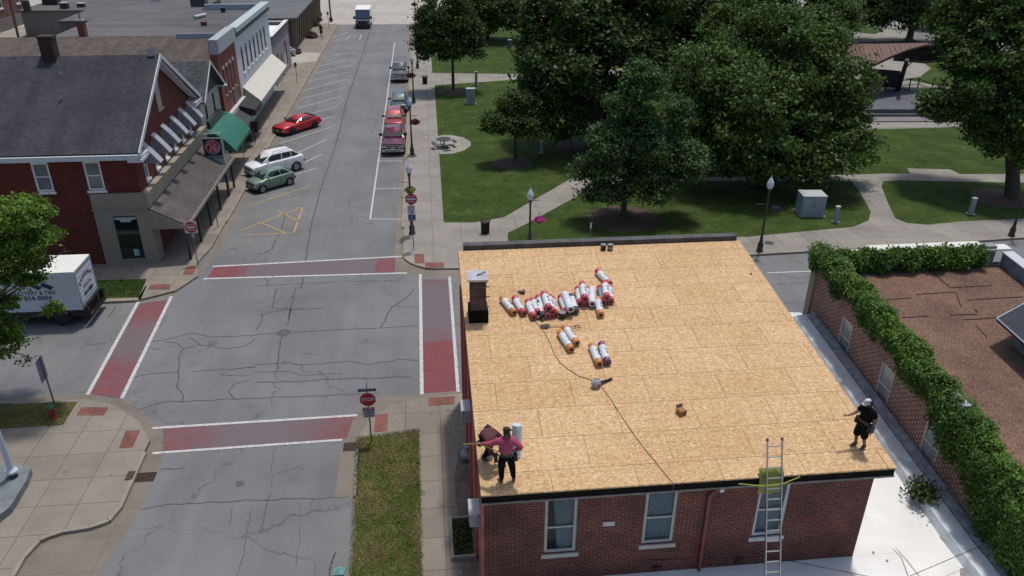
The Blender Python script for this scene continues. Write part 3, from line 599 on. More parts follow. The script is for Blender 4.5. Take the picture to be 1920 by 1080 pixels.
mb = MB(); mb.box(IX-.10, 30.05, 0, IX+.12, 30.45, 6.4); wpart(mb, 'corner_pilaster', mat('tan_trim', (.30,.25,.16), .8), iv)
mb = MB(); rzi = lambda x, y: 5.72-(30.1-y)*.075; mb.prism([(17.4,5),(25.6,5),(25.6,30.0),(17.4,30.0)], 3, rzi); wpart(mb, 'gravel_roof', GRAV, iv)
for pl in ([(1718,500),(1730,512),(1748,528),(1775,548)],[(1777,551),(1855,546)],[(1660,571),(1706,568)],[(1715,562),(1790,558)],[(1812,571),(1915,565)],[(1690,601),(1738,598)],[(1808,604),(1878,599)],[(1790,560),(1800,582)],[(1828,612),(1850,633)],[(1900,582),(1925,580)],[(1780,596),(1830,595)],[(1825,586),(1832,592)]):
    mb = MB(); P = [G(a, b, 5.3) for a, b in pl]
    P = [Vector((p.x, p.y, rzi(0, p.y)+.012)) for p in [G(a, b, 5.0) if False else p for (a, b), p in zip(pl, P)]]
    for a, b in zip(P, P[1:]):
        for k in range(4):
            c, d = a.lerp(b, k/4), a.lerp(b, (k+1)/4); mb.tube([c+Vector((0,random.uniform(-.02,.02),0)), d], [.022, .022], 5)
    wpart(mb, 'roof_seam', mat('roof_seam_tar', (.04,.026,.02), .8), iv)
mb = MB(); mb.box(19.3, 30.02, 5.4, 25.3, 30.45, 6.62); mb.box(17.3,30.02,5.4,19.299,30.4,6.3); wpart(mb, 'front_parapet', mat('grey_parapet_face', (.20,.21,.225), .8, var=.3, vscale=3), iv)
mb = MB(); mb.box(19.25, 29.95, 6.622, 24.6, 30.5, 6.70); mb.box(24.7, 29.95, 6.42, 26.0, 30.5, 6.50); mb.box(18.6,29.97,6.45,19.2,30.5,6.53); mb.box(17.9,29.97,6.32,18.55,30.5,6.38); wpart(mb, 'coping', PCAP, iv)
mb = MB(); mb.prism([(25.6,5),(26.0,5),(26.0,29.94),(25.6,29.94)], 3, lambda x, y: rzi(x, y)+.62); wpart(mb, 'side_parapet', mat('blue_grey_flashing', (.17,.21,.24), .6, var=.3, vscale=4), iv)
mb = MB()
for i, v in enumerate([(25.52,5),(26.06,5),(26.06,29.9),(25.52,29.9)]): pass
mb.prism([(25.52,5),(26.06,5),(26.06,29.94),(25.52,29.94)], 0, lambda x, y: rzi(x, y)+.69)
for i in range(4): mb.v[i] = (mb.v[i][0], mb.v[i][1], rzi(0, mb.v[i][1])+.625)
wpart(mb, 'coping', mat('light_metal_coping', (.52,.55,.57), .45, .3), iv)
mb = MB(); mb.prism([(26.1,5),(40,5),(40,30.1),(26.1,30.1)], 0, 4.6); wpart(mb, 'lower_roof', flatroof('dark_blue_roof', (.05,.055,.07)), iv)
mb = MB(); mb.box(26.3,29.2,5.55,27.3,29.6,5.75); mb.box(27.4,29.3,5.55,31,29.7,5.75); mb.box(26.3,29.25,4.6,31,29.55,5.54); wpart(mb, 'coping', PCAP, iv)
for a, b, c, d in HI:
    f = sash(iv, 'window', a+14, b+14, c, d, IX+.10, nx=(1,0,0), pm=mat('pale_pane', (.22,.25,.25), .15, var=.3, vscale=1.5), frame=mat('pale_window_frame', (.50,.50,.48), .7), sill=False, fw=.06); f.location = -iv.location
    # the wall faces -x, so mirror the frame's depth
    for o in [f]+list(f.children):
        for v in o.data.vertices: v.co.x = 2*(IX+.06)-v.co.x+.0
# black panel raised above the gravel
pa, pb, pc = Vector((21.30,24.2,6.25)), Vector((23.6,25.3,6.45)), Vector((21.3,21.7,6.05)); pdv = pb+(pc-pa)
mb = MB(); mb.extr([pa,pb,pdv,pc], (0,0,.10)); p = wpart(mb, 'roof_panel', mat('black_panel', (.010,.011,.016), .35, spec=.5, var=.5, vscale=3), iv)
mb = MB()
for a, b in ((pa,pb),(pb,pdv),(pdv,pc),(pc,pa)): mb.tube([a+Vector((0,0,.11)), b+Vector((0,0,.11))], .03, 6)
mb.build('panel_frame', ALU, p)
mb = MB(); q = (pa+pb+pc+pdv)/4; mb.box(q.x-.35,q.y-.5,4.9,q.x+.35,q.y+.5,6.0); mb.build('panel_base', GREYM, p)
# ---------------------------------------------- the appliance store (gabled, dark red brick)
FX = -17.0
SHG = shingle('slate_grey_shingle', (.056,.056,.066), var=.13); SHC = shingle('grey_brown_shingle', (.115,.10,.10), .12, .3, .10, True); SHB = shingle('brown_shingle', (.105,.088,.078), .16); SHD = shingle('grey_green_shingle', (.075,.085,.088))
ge = thing('appliance_store', 'dark red brick corner store with a grey gable roof and a row of white awnings', 'building', (-24, 52, 0))
WS = [(-22.75,-21.8),(-19.9,-18.95),(-26.0,-25.05),(-29.3,-28.4)]
hs = [(a+36, b+36, 4.85, 6.75) for a, b in WS]
mb = MB(); wall(mb, (-36,46.1,0), (1,0,0), 19, 0, 7.0, sorted(hs), .14, (0,-1,0))
YW = [47.75+i*2.03 for i in range(6)]
he = [(y-46.1-.35, y-46.1+.35, 4.9, 6.75) for y in YW]
wall(mb, (FX,46.1,0), (0,1,0), 12.9, 0, 7.0, he, .14, (1,0,0))
mb.poly([(FX,46.1,7.0),(FX,59.0,7.0),(FX,52.4,11.0)]); mb.quad((FX,59,0),(-36,59,0),(-36,59,7),(FX,59,7))
wpart(mb, 'brick_wall', BRKD, ge)
mb = MB(); rd_ = .14
for sgn, ye in ((1,45.5),(-1,59.6)):
    zr, ze = 11.25, 7.08 if sgn > 0 else 6.98
    mb.extr([(-37,ye,ze),(-16.45,ye,ze),(-16.45,52.45,zr),(-37,52.45,zr)], (0,0,rd_))
wpart(mb, 'roof', SHG, ge)
TRIM = mat('white_trim', (.50,.52,.55), .6, var=.12, vscale=3)
mb = MB(); mb.box(-37,45.33,6.86,-16.45,45.49,7.14); mb.box(-37,45.5,6.86,-16.5,46.09,6.9); mb.box(-17.1,45.33,6.7,-16.3,46.4,6.855); mb.box(-16.99,45.5,6.72,-16.35,46.9,7.02); mb.box(-16.99,58.0,6.7,-16.35,59.7,7.0)
for ye, ze in ((45.4,7.0),(59.65,6.95)):
    mb.extr([(-16.44,ye,ze-.0),(-16.44,52.45,11.17),(-16.44,52.45,11.45),(-16.44,ye,ze+.28)], (.07,0,0))
    mb.extr([(-16.98,ye+(.9 if ye < 50 else -.9),ze+.36),(-16.98,52.45,10.98),(-16.98,52.45,11.14),(-16.98,ye+(.3 if ye < 50 else -.3),ze+.0)], (.5,0,0))
wpart(mb, 'eaves_trim', TRIM, ge)
for a, b in WS: f = sash(ge, 'window', a, b, 4.85, 6.62, 46.14, frame=WHT, arch=True, fw=.11, pm=mat('blue_grey_pane', (.11,.14,.15), .15, var=.4, vscale=1.2)); f.location = -ge.location
for i, y in enumerate(YW):
    f = sash(ge, 'window', y-.34, y+.34, 4.92, 6.7, FX-.03, nx=(1,0,0), frame=WHT, fw=.12, pm=MATS['blue_grey_pane']); f.location = -ge.location
    mb = MB(); n = 6; prof = [(FX+.02+.95*(k/n)**.95, 7.12-1.15*(k/n)**1.1) for k in range(n+1)]
    for k in range(n):
        (xa, za), (xb, zb) = prof[k], prof[k+1]; mb.cur = 0
        mb.extr([(xa,y-.31,za),(xa,y+.31,za),(xb,y+.31,zb),(xb,y-.31,zb)], (.03,0,.03))
        mb.cur = 1
        if k: mb.extr([(xa,y-.295,za),(xb,y-.295,zb),(FX+.02,y-.295,zb),(FX+.02,y-.295,za)], (0,.015,0))
    mb.cur = 0
    for q in range(7): yy = y-.28+q*.093; mb.tube([(xa+.035, yy, za+.04) for xa, za in prof], .012, 4)
    a_ = wpart(mb, 'window_awning', [WALUM, mat('awning_cheek', (.24,.26,.30), .6)], ge)
mb = MB(); mb.extr([(FX+.02,51.75,8.1),(FX+.02,52.6,8.1),(FX+.02,52.6,9.9),(FX+.02,52.3,10.3),(FX+.02,51.75,10.0)], (.05,0,0)); mb.box(FX+.02,51.65,8.0,FX+.16,52.7,8.09); wpart(mb, 'attic_panel', mat('cream_board', (.36,.32,.26), .7), ge)
# storefront
mb = MB(); wall(mb, (-19.9,45.98,0), (1,0,0), 3.1, 0, 4.65, [(1.0,2.36,.42,3.25)], .12, (0,-1,0)); mb.box(-19.9,45.99,4.55,-16.9,46.09,4.66); mb.box(-19.95,45.9,3.62,-16.85,45.975,3.70)
mb.quad((-16.8,45.98,0),(-16.8,47.2,0),(-16.8,47.2,4.65),(-16.8,45.98,4.65)); mb.quad((-19.9,45.98,0),(-19.9,46.1,0),(-19.9,46.1,4.65),(-19.9,45.98,4.65))
wpart(mb, 'storefront_wall', TAN, ge)
mb = MB(); mb.box(-18.88,46.06,.42,-17.56,46.1-.015,3.25); sw = wpart(mb, 'shop_window', GLS, ge)
mb = MB(); mb.extr([(-18.86,46.04,3.12),(-18.86,46.04,3.0),(-18.55,46.04,2.95),(-18.5,46.04,2.83),(-17.95,46.04,2.83),(-17.9,46.04,2.95),(-17.6,46.04,3.0),(-17.6,46.04,3.12)], (0,.01,0)); mb.build('window_sign', mat('pale_sign', (.40,.44,.40), .6), sw)
mb = MB(); mb.box(-18.15,46.035,.6,-17.85,46.05,1.05); mb.build('poster', mat('blue_poster', (.25,.38,.45), .6, var=.5, vscale=6), sw)
mb = MB(); mb.extr([(FX+.02,46.0,3.75),(FX+.3,46.0,3.7),(FX+.42,46.0,4.66),(FX+.02,46.0,4.66)], (0,14.6,0))
wpart(mb, 'sign_band', mat('tan_ribbed_band', (.29,.26,.205), .8, var=.12, vscale=1.0, stretch=(1,6,1)), ge)
mb = MB(); mb.extr([(FX+.05,46.05,3.62),(FX+2.25,46.05,2.42),(FX+2.25,46.05,2.50),(FX+.05,46.05,3.74)], (0,13.5,0)); cn = wpart(mb, 'canopy_roof', SHC, ge)
mb = MB(); mb.extr([(FX+.1,46.0,3.6),(FX+2.2,46.0,2.42),(FX+2.2,46.0,2.33),(FX+.1,46.0,2.33)], (0,.045,0)); mb.box(FX+2.255,45.98,2.30,FX+2.33,59.6,2.50); mb.box(FX+.1,46.1,2.25,FX+2.2,59.5,2.31); wpart(mb, 'canopy_fascia', TAN, ge)
for y in (46.3,49.0,51.8,54.7,57.5,59.4):
    mb = MB(); mb.box(-15.05,y-.07,.12,-14.91,y+.07,2.25); wpart(mb, 'canopy_post', mat('dark_post', (.035,.035,.04), .6), ge)
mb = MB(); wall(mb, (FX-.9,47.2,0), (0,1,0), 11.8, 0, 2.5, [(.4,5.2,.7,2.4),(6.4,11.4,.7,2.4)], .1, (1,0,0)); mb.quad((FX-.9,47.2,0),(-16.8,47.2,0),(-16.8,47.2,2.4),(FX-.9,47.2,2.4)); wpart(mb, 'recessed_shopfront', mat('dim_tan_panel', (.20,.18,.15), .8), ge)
mb = MB(); mb.box(FX-1.02,47.6,.7,FX-1.0,52.4,2.4); mb.box(FX-1.02,53.6,.7,FX-1.0,58.6,2.4); wpart(mb, 'shop_window', GLS, ge)
mb = MB(); a = OY(98,110,52.4); mb.box(a.x-.42,52.0,10.6,a.x+.38,52.7,12.5); mb.box(a.x-.47,51.95,12.501,a.x+.43,52.75,12.62); wpart(mb, 'chimney', brickmat('sooty_brick', (.06,.026,.026), (.035,.02,.02), (.09,.06,.06), .2,.08,.008,.4), ge)
a = OY(113,134,49.5); mb = MB(); mb.tube([(a.x,49.5,a.z-.2),(a.x,49.5,a.z+.55)], .06, 8); mb.lathe([(.12,.0),(.1,.06)], (a.x,49.5,a.z-.1), 8); wpart(mb, 'vent_pipe', GREYM, ge, 40)
a = OY(285,104,52.4); mb = MB(); mb.lathe([(.02,.0),(.16,.04),(.27,.11)], (0,0,0), 16); 
for i, v in enumerate(mb.v): q = Vector(v); q = Matrix.Rotation(R(55),3,'X') @ q; mb.v[i] = (q.x+a.x, q.y+52.4, q.z+a.z+.15)
mb.tube([(a.x,52.4,11.2),(a.x,52.4,a.z+.2)], .03, 6); wpart(mb, 'satellite_dish', mat('dish_grey', (.10,.10,.11), .5), ge)
mb = MB(); mb.tube([(-20.0,45.9,3.4),(-21.8,45.3,2.6)],.03,6); wpart(mb, 'awning_arm', mat('rust_arm', (.09,.05,.04), .8), ge)
# hanging store sign on its white pole
sg = thing('hanging_store_sign', 'blue hanging appliance store sign with a round red emblem on a white bracket pole', 'sign', (-15.5, 57.5, 0)); SX0, SX1, SZ0, SZ1 = -16.17, -14.93, 2.68, 4.52
def lp(mb, name, m, parent, off): o = mb.build(name, m, parent); o.location = off; return o
mb = MB(); mb.box(SX0,57.42,SZ0+.38,SX1,57.58,SZ1); b_ = wpart(mb, 'sign_board', mat('navy_sign', (.012,.016,.055), .35), sg)
mb = MB(); mb.box(SX0,57.42,SZ0,SX1,57.58,SZ0+.375); wpart(mb, 'lower_sign_panel', mat('grey_blue_sign', (.33,.42,.46), .5), sg)
mb = MB(); 
for x0_, z0_, x1_, z1_ in ((SX0-.05,SZ0-.05,SX0,SZ1+.05),(SX1,SZ0-.05,SX1+.05,SZ1+.05),(SX0,SZ1,SX1,SZ1+.05),(SX0,SZ0-.05,SX1,SZ0)): mb.box(x0_,57.40,z0_,x1_,57.60,z1_)
wpart(mb, 'sign_frame', ALU, sg)
mb = MB(); mb.tube([(-15.0,57.62,.1),(-14.85,57.62,4.95)], .045, 8); mb.tube([(-14.85,57.62,4.9),(-17.0,57.62,4.78)], .035, 8); mb.tube([(-14.85,57.62,4.9),(-14.75,57.62,2.6),(-14.95,57.62,.3)], .02, 6)
wpart(mb, 'bracket_pole', mat('white_pole_paint', (.5,.52,.54), .5), sg)
SR = mat('sign_red', (.40,.012,.022), .5); SWH = mat('sign_white', (.62,.60,.60), .5)
cxs, czs, rr_ = (SX0+SX1)/2, SZ1-.60, .52
def disc(cx, cz, r0, r1, y, m, name, parent, th=.006, n=36):
    mb = MB(); ring = []
    if r0 == 0: mb.extr([(cx+r1*math.cos(2*math.pi*k/n), y, cz+r1*math.sin(2*math.pi*k/n)) for k in range(n)], (0,-th,0))
    else:
        for k in range(n):
            a, b = 2*math.pi*k/n, 2*math.pi*(k+1)/n; P = lambda r, t, yy: (cx+r*math.cos(t), yy, cz+r*math.sin(t))
            mb.quad(P(r0,a,y-th),P(r1,a,y-th),P(r1,b,y-th),P(r0,b,y-th)); mb.quad(P(r1,a,y),P(r1,a,y-th),P(r1,b,y-th),P(r1,b,y)); mb.quad(P(r0,a,y),P(r0,a,y-th),P(r0,b,y-th),P(r0,b,y))
    o = mb.build(name, m, parent); return o
disc(cxs, czs, 0, rr_, 57.415, SR, 'emblem', b_); disc(cxs, czs, rr_*.93, rr_, 57.405, SWH, 'emblem_ring', b_)
mb = MB()
def curl(pts, r=.028): mb.tube([(cxs+x*rr_, 57.40, czs+z*rr_) for x, z in pts], r, 5)
curl([(-.62,.18),(-.66,.38),(-.45,.48),(-.28,.38),(-.18,.55),(-.32,.66),(-.42,.52),(-.25,.2),(-.05,-.05),(.02,.1),(-.15,.12),(-.28,-.2),(-.2,-.55),(-.35,-.72),(-.5,-.55),(-.35,-.2),(-.05,0),(.3,.15)])
curl([(.12,.55),(.25,.66),(.22,.3),(.55,.28),(.45,.42)]); curl([(.3,.15),(.12,-.05),(.08,-.4),(.3,-.66),(.58,-.55),(.65,-.2),(.42,-.05),(.24,-.25),(.34,-.42),(.46,-.3)])
for a_ in range(4): t_ = R(90*a_); curl([(.8*math.cos(t_),.8*math.sin(t_)),(.88*math.cos(t_),.88*math.sin(t_))], .05)
mb.build('emblem_monogram', SWH, b_)
text('lettering', 'APPLIANCES', .26, mat('sign_blue_white', (.42,.50,.60), .5), b_, (cxs, 57.41, SZ0+.50), sx=.80)
# ---------------------------------------------- small green-gabled shop
gs = thing('green_gabled_shop', 'small pale sided shop with a dark green gable and a green barrel awning', 'building', (-20, 64, 0))
SID = mat('pale_siding', (.36,.36,.33), .8, var=.08, vscale=2); GRN = mat('dark_green_gable', (.045,.075,.07), .8)
mb = MB(); wall(mb, (FX,61.0,0), (0,1,0), 6.3, 0, 6.3, [(1.35,2.05,4.55,6.0),(3.95,4.65,4.5,6.0),(.6,2.6,.6,2.6),(3.4,5.6,.6,2.6)], .1, (1,0,0)); mb.quad((FX,61,0),(-30,61,0),(-30,61,6.3),(FX,61,6.3)); mb.quad((FX,67.3,0),(-30,67.3,0),(-30,67.3,6.3),(FX,67.3,6.3)); wpart(mb, 'siding', SID, gs)
mb = MB(); mb.poly([(FX,61,6.3),(FX,67.3,6.3),(FX,64.15,8.45)]); wpart(mb, 'gable', GRN, gs)
mb = MB(); 
for ye in (60.75,67.6): mb.extr([(-30,ye,6.2),(-16.5,ye,6.2),(-16.5,64.15,8.6),(-30,64.15,8.6)], (0,0,.1))
wpart(mb, 'roof', SHD, gs)
mb = MB()
for ye in (60.75,67.6): mb.extr([(-16.49,ye,6.14),(-16.49,64.15,8.55),(-16.49,64.15,8.74),(-16.49,ye,6.34)], (.05,0,0))
mb.box(-16.9,67.1,6.1,-16.3,67.7,6.2); wpart(mb, 'bargeboard', TRIM, gs)
for a, b in ((62.35,63.05),(64.95,65.65)): f = sash(gs, 'window', a, b, 4.55, 6.0, FX-.02, nx=(1,0,0), frame=mat('dark_green_frame', (.03,.05,.045), .7), fw=.05, pm=GLS, sill=False); f.location = -gs.location
mb = MB(); mb.extr([(FX+.02,62.2,3.95),(FX+.3,62.2,3.95),(FX+.2,62.2,4.5),(FX+.02,62.2,4.5)], (0,4.0,0)); wpart(mb, 'shop_sign_box', MATS['dark_green_frame'], gs)
mb = MB(); n = 7
prof = [(FX+.05+2.0*(k/n), 3.95-1.5*(k/n)**1.9) for k in range(n+1)]
mb.rings([[Vector((x,61.35,z)) for x, z in prof],[Vector((x,67.5,z)) for x, z in prof]], cap=False, close=False); mb.poly([(x,61.35,z) for x, z in prof]+[(FX+.05,61.35,2.45)]); mb.poly([(x,67.5,z) for x, z in prof]+[(FX+.05,67.5,2.45)])
mb.box(FX+2.03,61.35,2.2,FX+2.06,67.5,2.47); wpart(mb, 'barrel_awning', mat('green_awning_cloth', (.015,.135,.095), .7, var=.1, vscale=1.5), gs, 50)
mb = MB(); mb.box(FX-.08,61.5,.5,FX-.05,66.8,2.6); wpart(mb, 'shop_window', GLS, gs)
# ---------------------------------------------- narrow brick shop
nb = thing('narrow_brick_shop', 'narrow orange brick shop with cream arched windows under a pale metal cornice', 'building', (-20, 72, 0))
mb = MB(); hw = [(1.1+k*1.28, 1.62+k*1.28, 4.75, 6.95) for k in range(4)]
wall(mb, (FX,68.5,0), (0,1,0), 6.85, 0, 9.5, hw+[(.6,6.2,.5,2.7)], .12, (1,0,0)); mb.quad((FX,68.5,0),(-17.55,68.5,0),(-17.55,68.5,9.5),(FX,68.5,9.5)); wpart(mb, 'brick_wall', BRKO, nb)
mb = MB(); mb.box(FX-.5,68.48,8.4,FX+.22,75.36,9.55); wpart(mb, 'cornice', mat('pale_metal_cornice', (.38,.39,.43), .5, .2, var=.12), nb)
for a, b, c, d in hw:
    f = sash(nb, 'window', 68.5+a, 68.5+b, c, d, FX-.02, nx=(1,0,0), frame=mat('tan_window_frame', (.22,.17,.13), .7), arch=False, fw=.06, pm=GLS); f.location = -nb.location
    mb = MB(); yc = 68.5+(a+b)/2; pts = [(FX+.01, yc+.38*math.cos(math.pi*k/8), d+.28*math.sin(math.pi*k/8)) for k in range(9)]; mb.extr(pts, (.06,0,0)); mb.build('window_hood', mat('cream_stone', (.42,.35,.27), .8), f)
mb = MB(); mb.extr([(FX+.02,72.9+.85*math.cos(2*math.pi*k/20),4.0+.75*math.sin(2*math.pi*k/20)) for k in range(20)], (.04,0,0)); wpart(mb, 'round_mural', mat('grey_mural', (.16,.13,.13), .8, var=.35, vscale=2), nb)
mb = MB(); mb.box(FX+.02,68.6,2.75,FX+.35,75.3,3.35); wpart(mb, 'shop_fascia', mat('white_shop_fascia', (.5,.5,.5), .7), nb)
mb = MB(); mb.extr([(FX+.36,72.0,3.3),(FX+1.7,72.0,2.9),(FX+1.75,72.0,2.4),(FX+.36,72.0,2.4)], (0,3.2,0)); wpart(mb, 'black_awning', mat('black_cloth', (.018,.02,.024), .8), nb)
mb = MB(); mb.extr([(FX+.36,68.8,3.0),(FX+1.5,68.8,2.3),(FX+1.5,68.8,2.2),(FX+.36,68.8,2.2)], (0,3.0,0)); wpart(mb, 'grey_awning', mat('dark_grey_cloth', (.04,.045,.05), .8), nb)
mb = MB(); mb.box(FX-.1,69,.5,FX-.07,74.8,2.7); wpart(mb, 'shop_window', GLS, nb)
mb = MB(); mb.extr([(-45,66.5,6.6),(-17.55,66.5,6.6),(-17.55,75.9,8.62),(-45,75.9,8.62)], (0,0,.1)); mb.quad((-17.56,66.6,5),(-17.56,75.8,5),(-17.56,75.8,8.6),(-17.56,66.6,6.6)); mb.quad((-45,75.95,8.5),(-17.6,75.95,8.5),(-17.6,75.95,6),(-45,75.95,6)); wpart(mb, 'shingle_roof', SHB, nb)
# ---------------------------------------------- white two-storey block
wb = thing('white_brick_block', 'tall white painted two storey block with seven arched windows and a long cream awning', 'building', (-22, 84, 0))
mb = MB(); hw = [(2.0+k*2.0, 2.85+k*2.0, 5.05, 7.15) for k in range(7)]
wall(mb, (FX,75.42,0), (0,1,0), 17.6, 0, 9.3, hw+[(.6,16.9,.6,3.2)], .14, (1,0,0)); mb.quad((FX,93.0,0),(-33,93.0,0),(-33,93.0,8.6),(FX,93.0,8.6)); mb.quad((FX,75.42,0),(-33,75.42,0),(-33,75.42,8.6),(FX,75.42,8.6)); wpart(mb, 'white_wall', mat('white_painted_wall', (.58,.60,.62), .75, var=.08, vscale=1.5), wb)
mb = MB(); mb.box(FX-.55,75.38,9.0,FX+.35,93.1,9.42); wpart(mb, 'cornice', mat('pale_green_cornice', (.40,.46,.47), .6, var=.1, vscale=3), wb)
mb = MB(); mb.box(FX+.01,75.44,8.55,FX+.22,93.0,8.995)
for k in range(34): mb.box(FX+.221,75.6+k*.52,8.6,FX+.3,75.75+k*.52,8.99)
wpart(mb, 'cornice_brackets', mat('green_grey_bracket', (.14,.19,.18), .7), wb)
for a, b, c, d in hw: f = sash(wb, 'window', 75.42+a, 75.42+b, c, d, FX-.02, nx=(1,0,0), frame=mat('slate_frame', (.14,.19,.21), .7), arch=True, fw=.14, pm=GLS, sillm=MATS['white_painted_wall']); f.location = -wb.location
mb = MB(); mb.box(-33,75.43,8.55,FX-.56,93.0,8.6); wpart(mb, 'flat_roof', flatroof('dark_flat_roof', (.115,.112,.115)), wb)
mb = MB(); mb.box(-21.9,75.30,8.0,FX-.56,75.41,8.98); wpart(mb, 'parapet', mat('blue_white_parapet', (.33,.37,.42), .7, var=.1), wb); mb = MB(); mb.box(-23.5,92.8,8.6,FX-.56,93.1,9.2); wpart(mb, 'parapet', mat('blue_white_parapet', (.33,.37,.42), .7, var=.1), wb)
mb = MB(); mb.extr([(FX+.05,76.0,4.05),(FX+1.55,76.0,2.72),(FX+1.55,76.0,2.66),(FX+.05,76.0,3.97)], (0,16.3,0)); aw = wpart(mb, 'long_awning', mat('cream_awning_sheet', (.60,.58,.50), .6, var=.06, vscale=1.2, stretch=(1,3,1)), wb)
mb = MB()
for k in range(12): x = FX+.1+k*.125; mb.box(x,75.96,2.5+ (0), x+.06, 75.995, 4.0-(x-FX)*.88)
mb.box(FX+1.5,76.0,2.4,FX+1.54,92.3,2.65); mb.build('awning_valance', mat('valance_grey', (.30,.29,.24), .7), aw)
mb = MB(); mb.box(FX-.1,76.2,.6,FX-.07,92.2,3.2); wpart(mb, 'shop_window', GLS, wb)
FNT = mat('faded_blue_lettering', (.40,.45,.52), .8); random.seed(3)
mb = MB()
for y0_, n_, z_ in ((77.7,9,4.62),(81.5,10,4.75),(86.4,11,4.8)):
    for k in range(n_):
        for j in range(2): h_ = random.uniform(.12,.3); q = y0_+k*.33; mb.box(FX+.002,q,z_-j*.45+.0,FX+.008,q+random.uniform(.06,.22),z_-j*.45+h_)
# ---------------------------------------------- low mauve shop with a white roof
lb = thing('low_mauve_shop', 'low mauve painted shop with a bright white flat roof and dark parapet band', 'building', (-20, 99, 0))
MAU = mat('mauve_wall', (.26,.235,.25), .8, var=.08)
hw = [(2.2,3.0,1.2,3.2),(4.6,5.5,.2,2.7),(7.3,9.3,.9,3.3)]
mb = MB(); wall(mb, (FX,93.5,0), (0,1,0), 12.0, 0, 4.7, hw, .12, (1,0,0)); mb.quad((FX,105.5,0),(-26,105.5,0),(-26,105.5,5.1),(FX,105.5,5.1)); mb.quad((FX,93.5,0),(-26,93.5,0),(-26,93.5,5.1),(FX,93.5,5.1)); wpart(mb, 'mauve_wall', MAU, lb)
mb = MB(); mb.box(FX-.3,93.45,4.7,FX+.08,105.55,5.62); mb.box(-26,105.3,5.1,FX-.3,105.55,5.5); wpart(mb, 'parapet', mat('dark_mauve_band', (.10,.095,.115), .7), lb)
mb = MB(); mb.box(FX-.36,93.4,5.622,FX+.14,105.6,5.70); mb.box(-26,105.25,5.502,FX-.37,105.6,5.58); wpart(mb, 'coping', PCAP, lb)
mb = MB(); mb.box(-26,93.6,5.05,FX-.31,105.28,5.1); wpart(mb, 'flat_roof', WROOF, lb)
MRN = mat('maroon_trim', (.16,.022,.035), .6)
for a, b, c, d in hw:
    mb = MB(); mb.box(FX-.1,93.5+a,c,FX-.07,93.5+b,d); wpart(mb, 'shop_window', GLS, lb)
    if c > .5: mb = MB(); yc = 93.5+(a+b)/2; r2 = (b-a)/2; mb.extr([(FX+.01, yc+r2*math.cos(math.pi*k/8), d+r2*.6*math.sin(math.pi*k/8)) for k in range(9)], (.06,0,0)); wpart(mb, 'window_hood', MRN, lb)
# ---------------------------------------------- flat-roofed blocks behind the row
rb = thing('flat_roofed_block', 'wide low block with a dark flat roof behind the white painted block', 'building', (-28, 103, 0))
mb = MB(); mb.box(-39,93.3,0,-26.2,112,7.4); wpart(mb, 'wall', mat('brown_wall', (.14,.11,.10), .85, var=.15), rb)
mb = MB(); mb.box(-39.1,93.25,7.402,-26.1,112.1,7.55); wpart(mb, 'flat_roof', MATS['dark_flat_roof'], rb)
tb = thing('tan_metal_building', 'long tan metal sided building with a dark flat roof at the upper left', 'building', (-52, 140, 0))
mb = MB(); mb.box(-59.3,129.7,0,-46.6,172,3.62); wpart(mb, 'metal_siding', mat('taupe_siding', (.17,.155,.145), .7, var=.1, vscale=2, stretch=(6,6,.4)), tb)
mb = MB(); mb.box(-46.598,129.6,0,-45.3,172,3.65); wpart(mb, 'brick_end', BRKO, tb)
mb = MB(); mb.box(-59.6,129.4,3.652,-45.1,172,3.85); wpart(mb, 'flat_roof', MATS['dark_flat_roof'], tb)
mb = MB(); mb.box(-50.4,129.62,1.7,-47.4,129.69,2.75); wpart(mb, 'wall_banner', mat('pale_banner', (.38,.38,.42), .6, var=.2, vscale=3), tb)
mb = MB(); mb.box(-53.0,129.6,.0,-52.3,129.69,2.9); wpart(mb, 'door', mat('dark_door', (.06,.05,.05), .7), tb)
mb = MB(); mb.box(-53.9,129.3,.0,-53.3,129.68,1.0); wpart(mb, 'meter_box', TRIM, tb)
fb = thing('red_brick_hall', 'tall red brick building cut by the top left corner of the picture', 'building', (-70, 140, 0))
hw = [(4+k*6.0, 5.3+k*6.0, z, z+2.4) for z in (3.2, 8.2) for k in range(4)]
mb = MB(); wall(mb, (-65.2,120,0), (0,1,0), 26, 0, 14, hw, .15, (1,0,0)); mb.box(-80,120,0,-65.4,146,13.9); wpart(mb, 'brick_wall', brickmat('soft_red_brick', (.24,.085,.075), (.2,.07,.065), (.25,.15,.13)), fb)
mb = MB(); mb.box(-65.35,120.1,0,-65.1,145.9,1.8); wpart(mb, 'stone_base', mat('grey_stone_base', (.2,.18,.17), .8), fb)
for a, b, c, d in hw: f = sash(fb, 'window', 120+a, 120+b, c, d, -65.22, nx=(1,0,0), frame=WHT, fw=.14); f.location = -fb.location
bb2 = thing('brown_columned_building', 'long low brown building with tall timber columns at the far end of the street', 'building', (-20, 132, 0))
mb = MB(); mb.box(-40,115.5,0,-18.4,147,4.25); wpart(mb, 'wall', mat('plum_wall', (.12,.10,.11), .8, var=.08), bb2)
mb = MB(); mb.box(-40.2,115.2,4.252,-17.3,147.3,4.5); wpart(mb, 'flat_roof', flatroof('grey_flat_roof', (.13,.135,.14)), bb2)
for k in range(15):
    y = 116.2+k*2.15; mb = MB(); mb.extr([(-18.3,y,.12),(-17.9,y,.12),(-17.45,y,4.2),(-18.3,y,4.2)], (0,.5,0)); wpart(mb, 'column', mat('tan_column', (.20,.15,.10), .8), bb2)
mb = MB()
mb.box(-18.39,117,.6,-18.36,146,3.7); wpart(mb, 'shop_window', GLS, bb2)
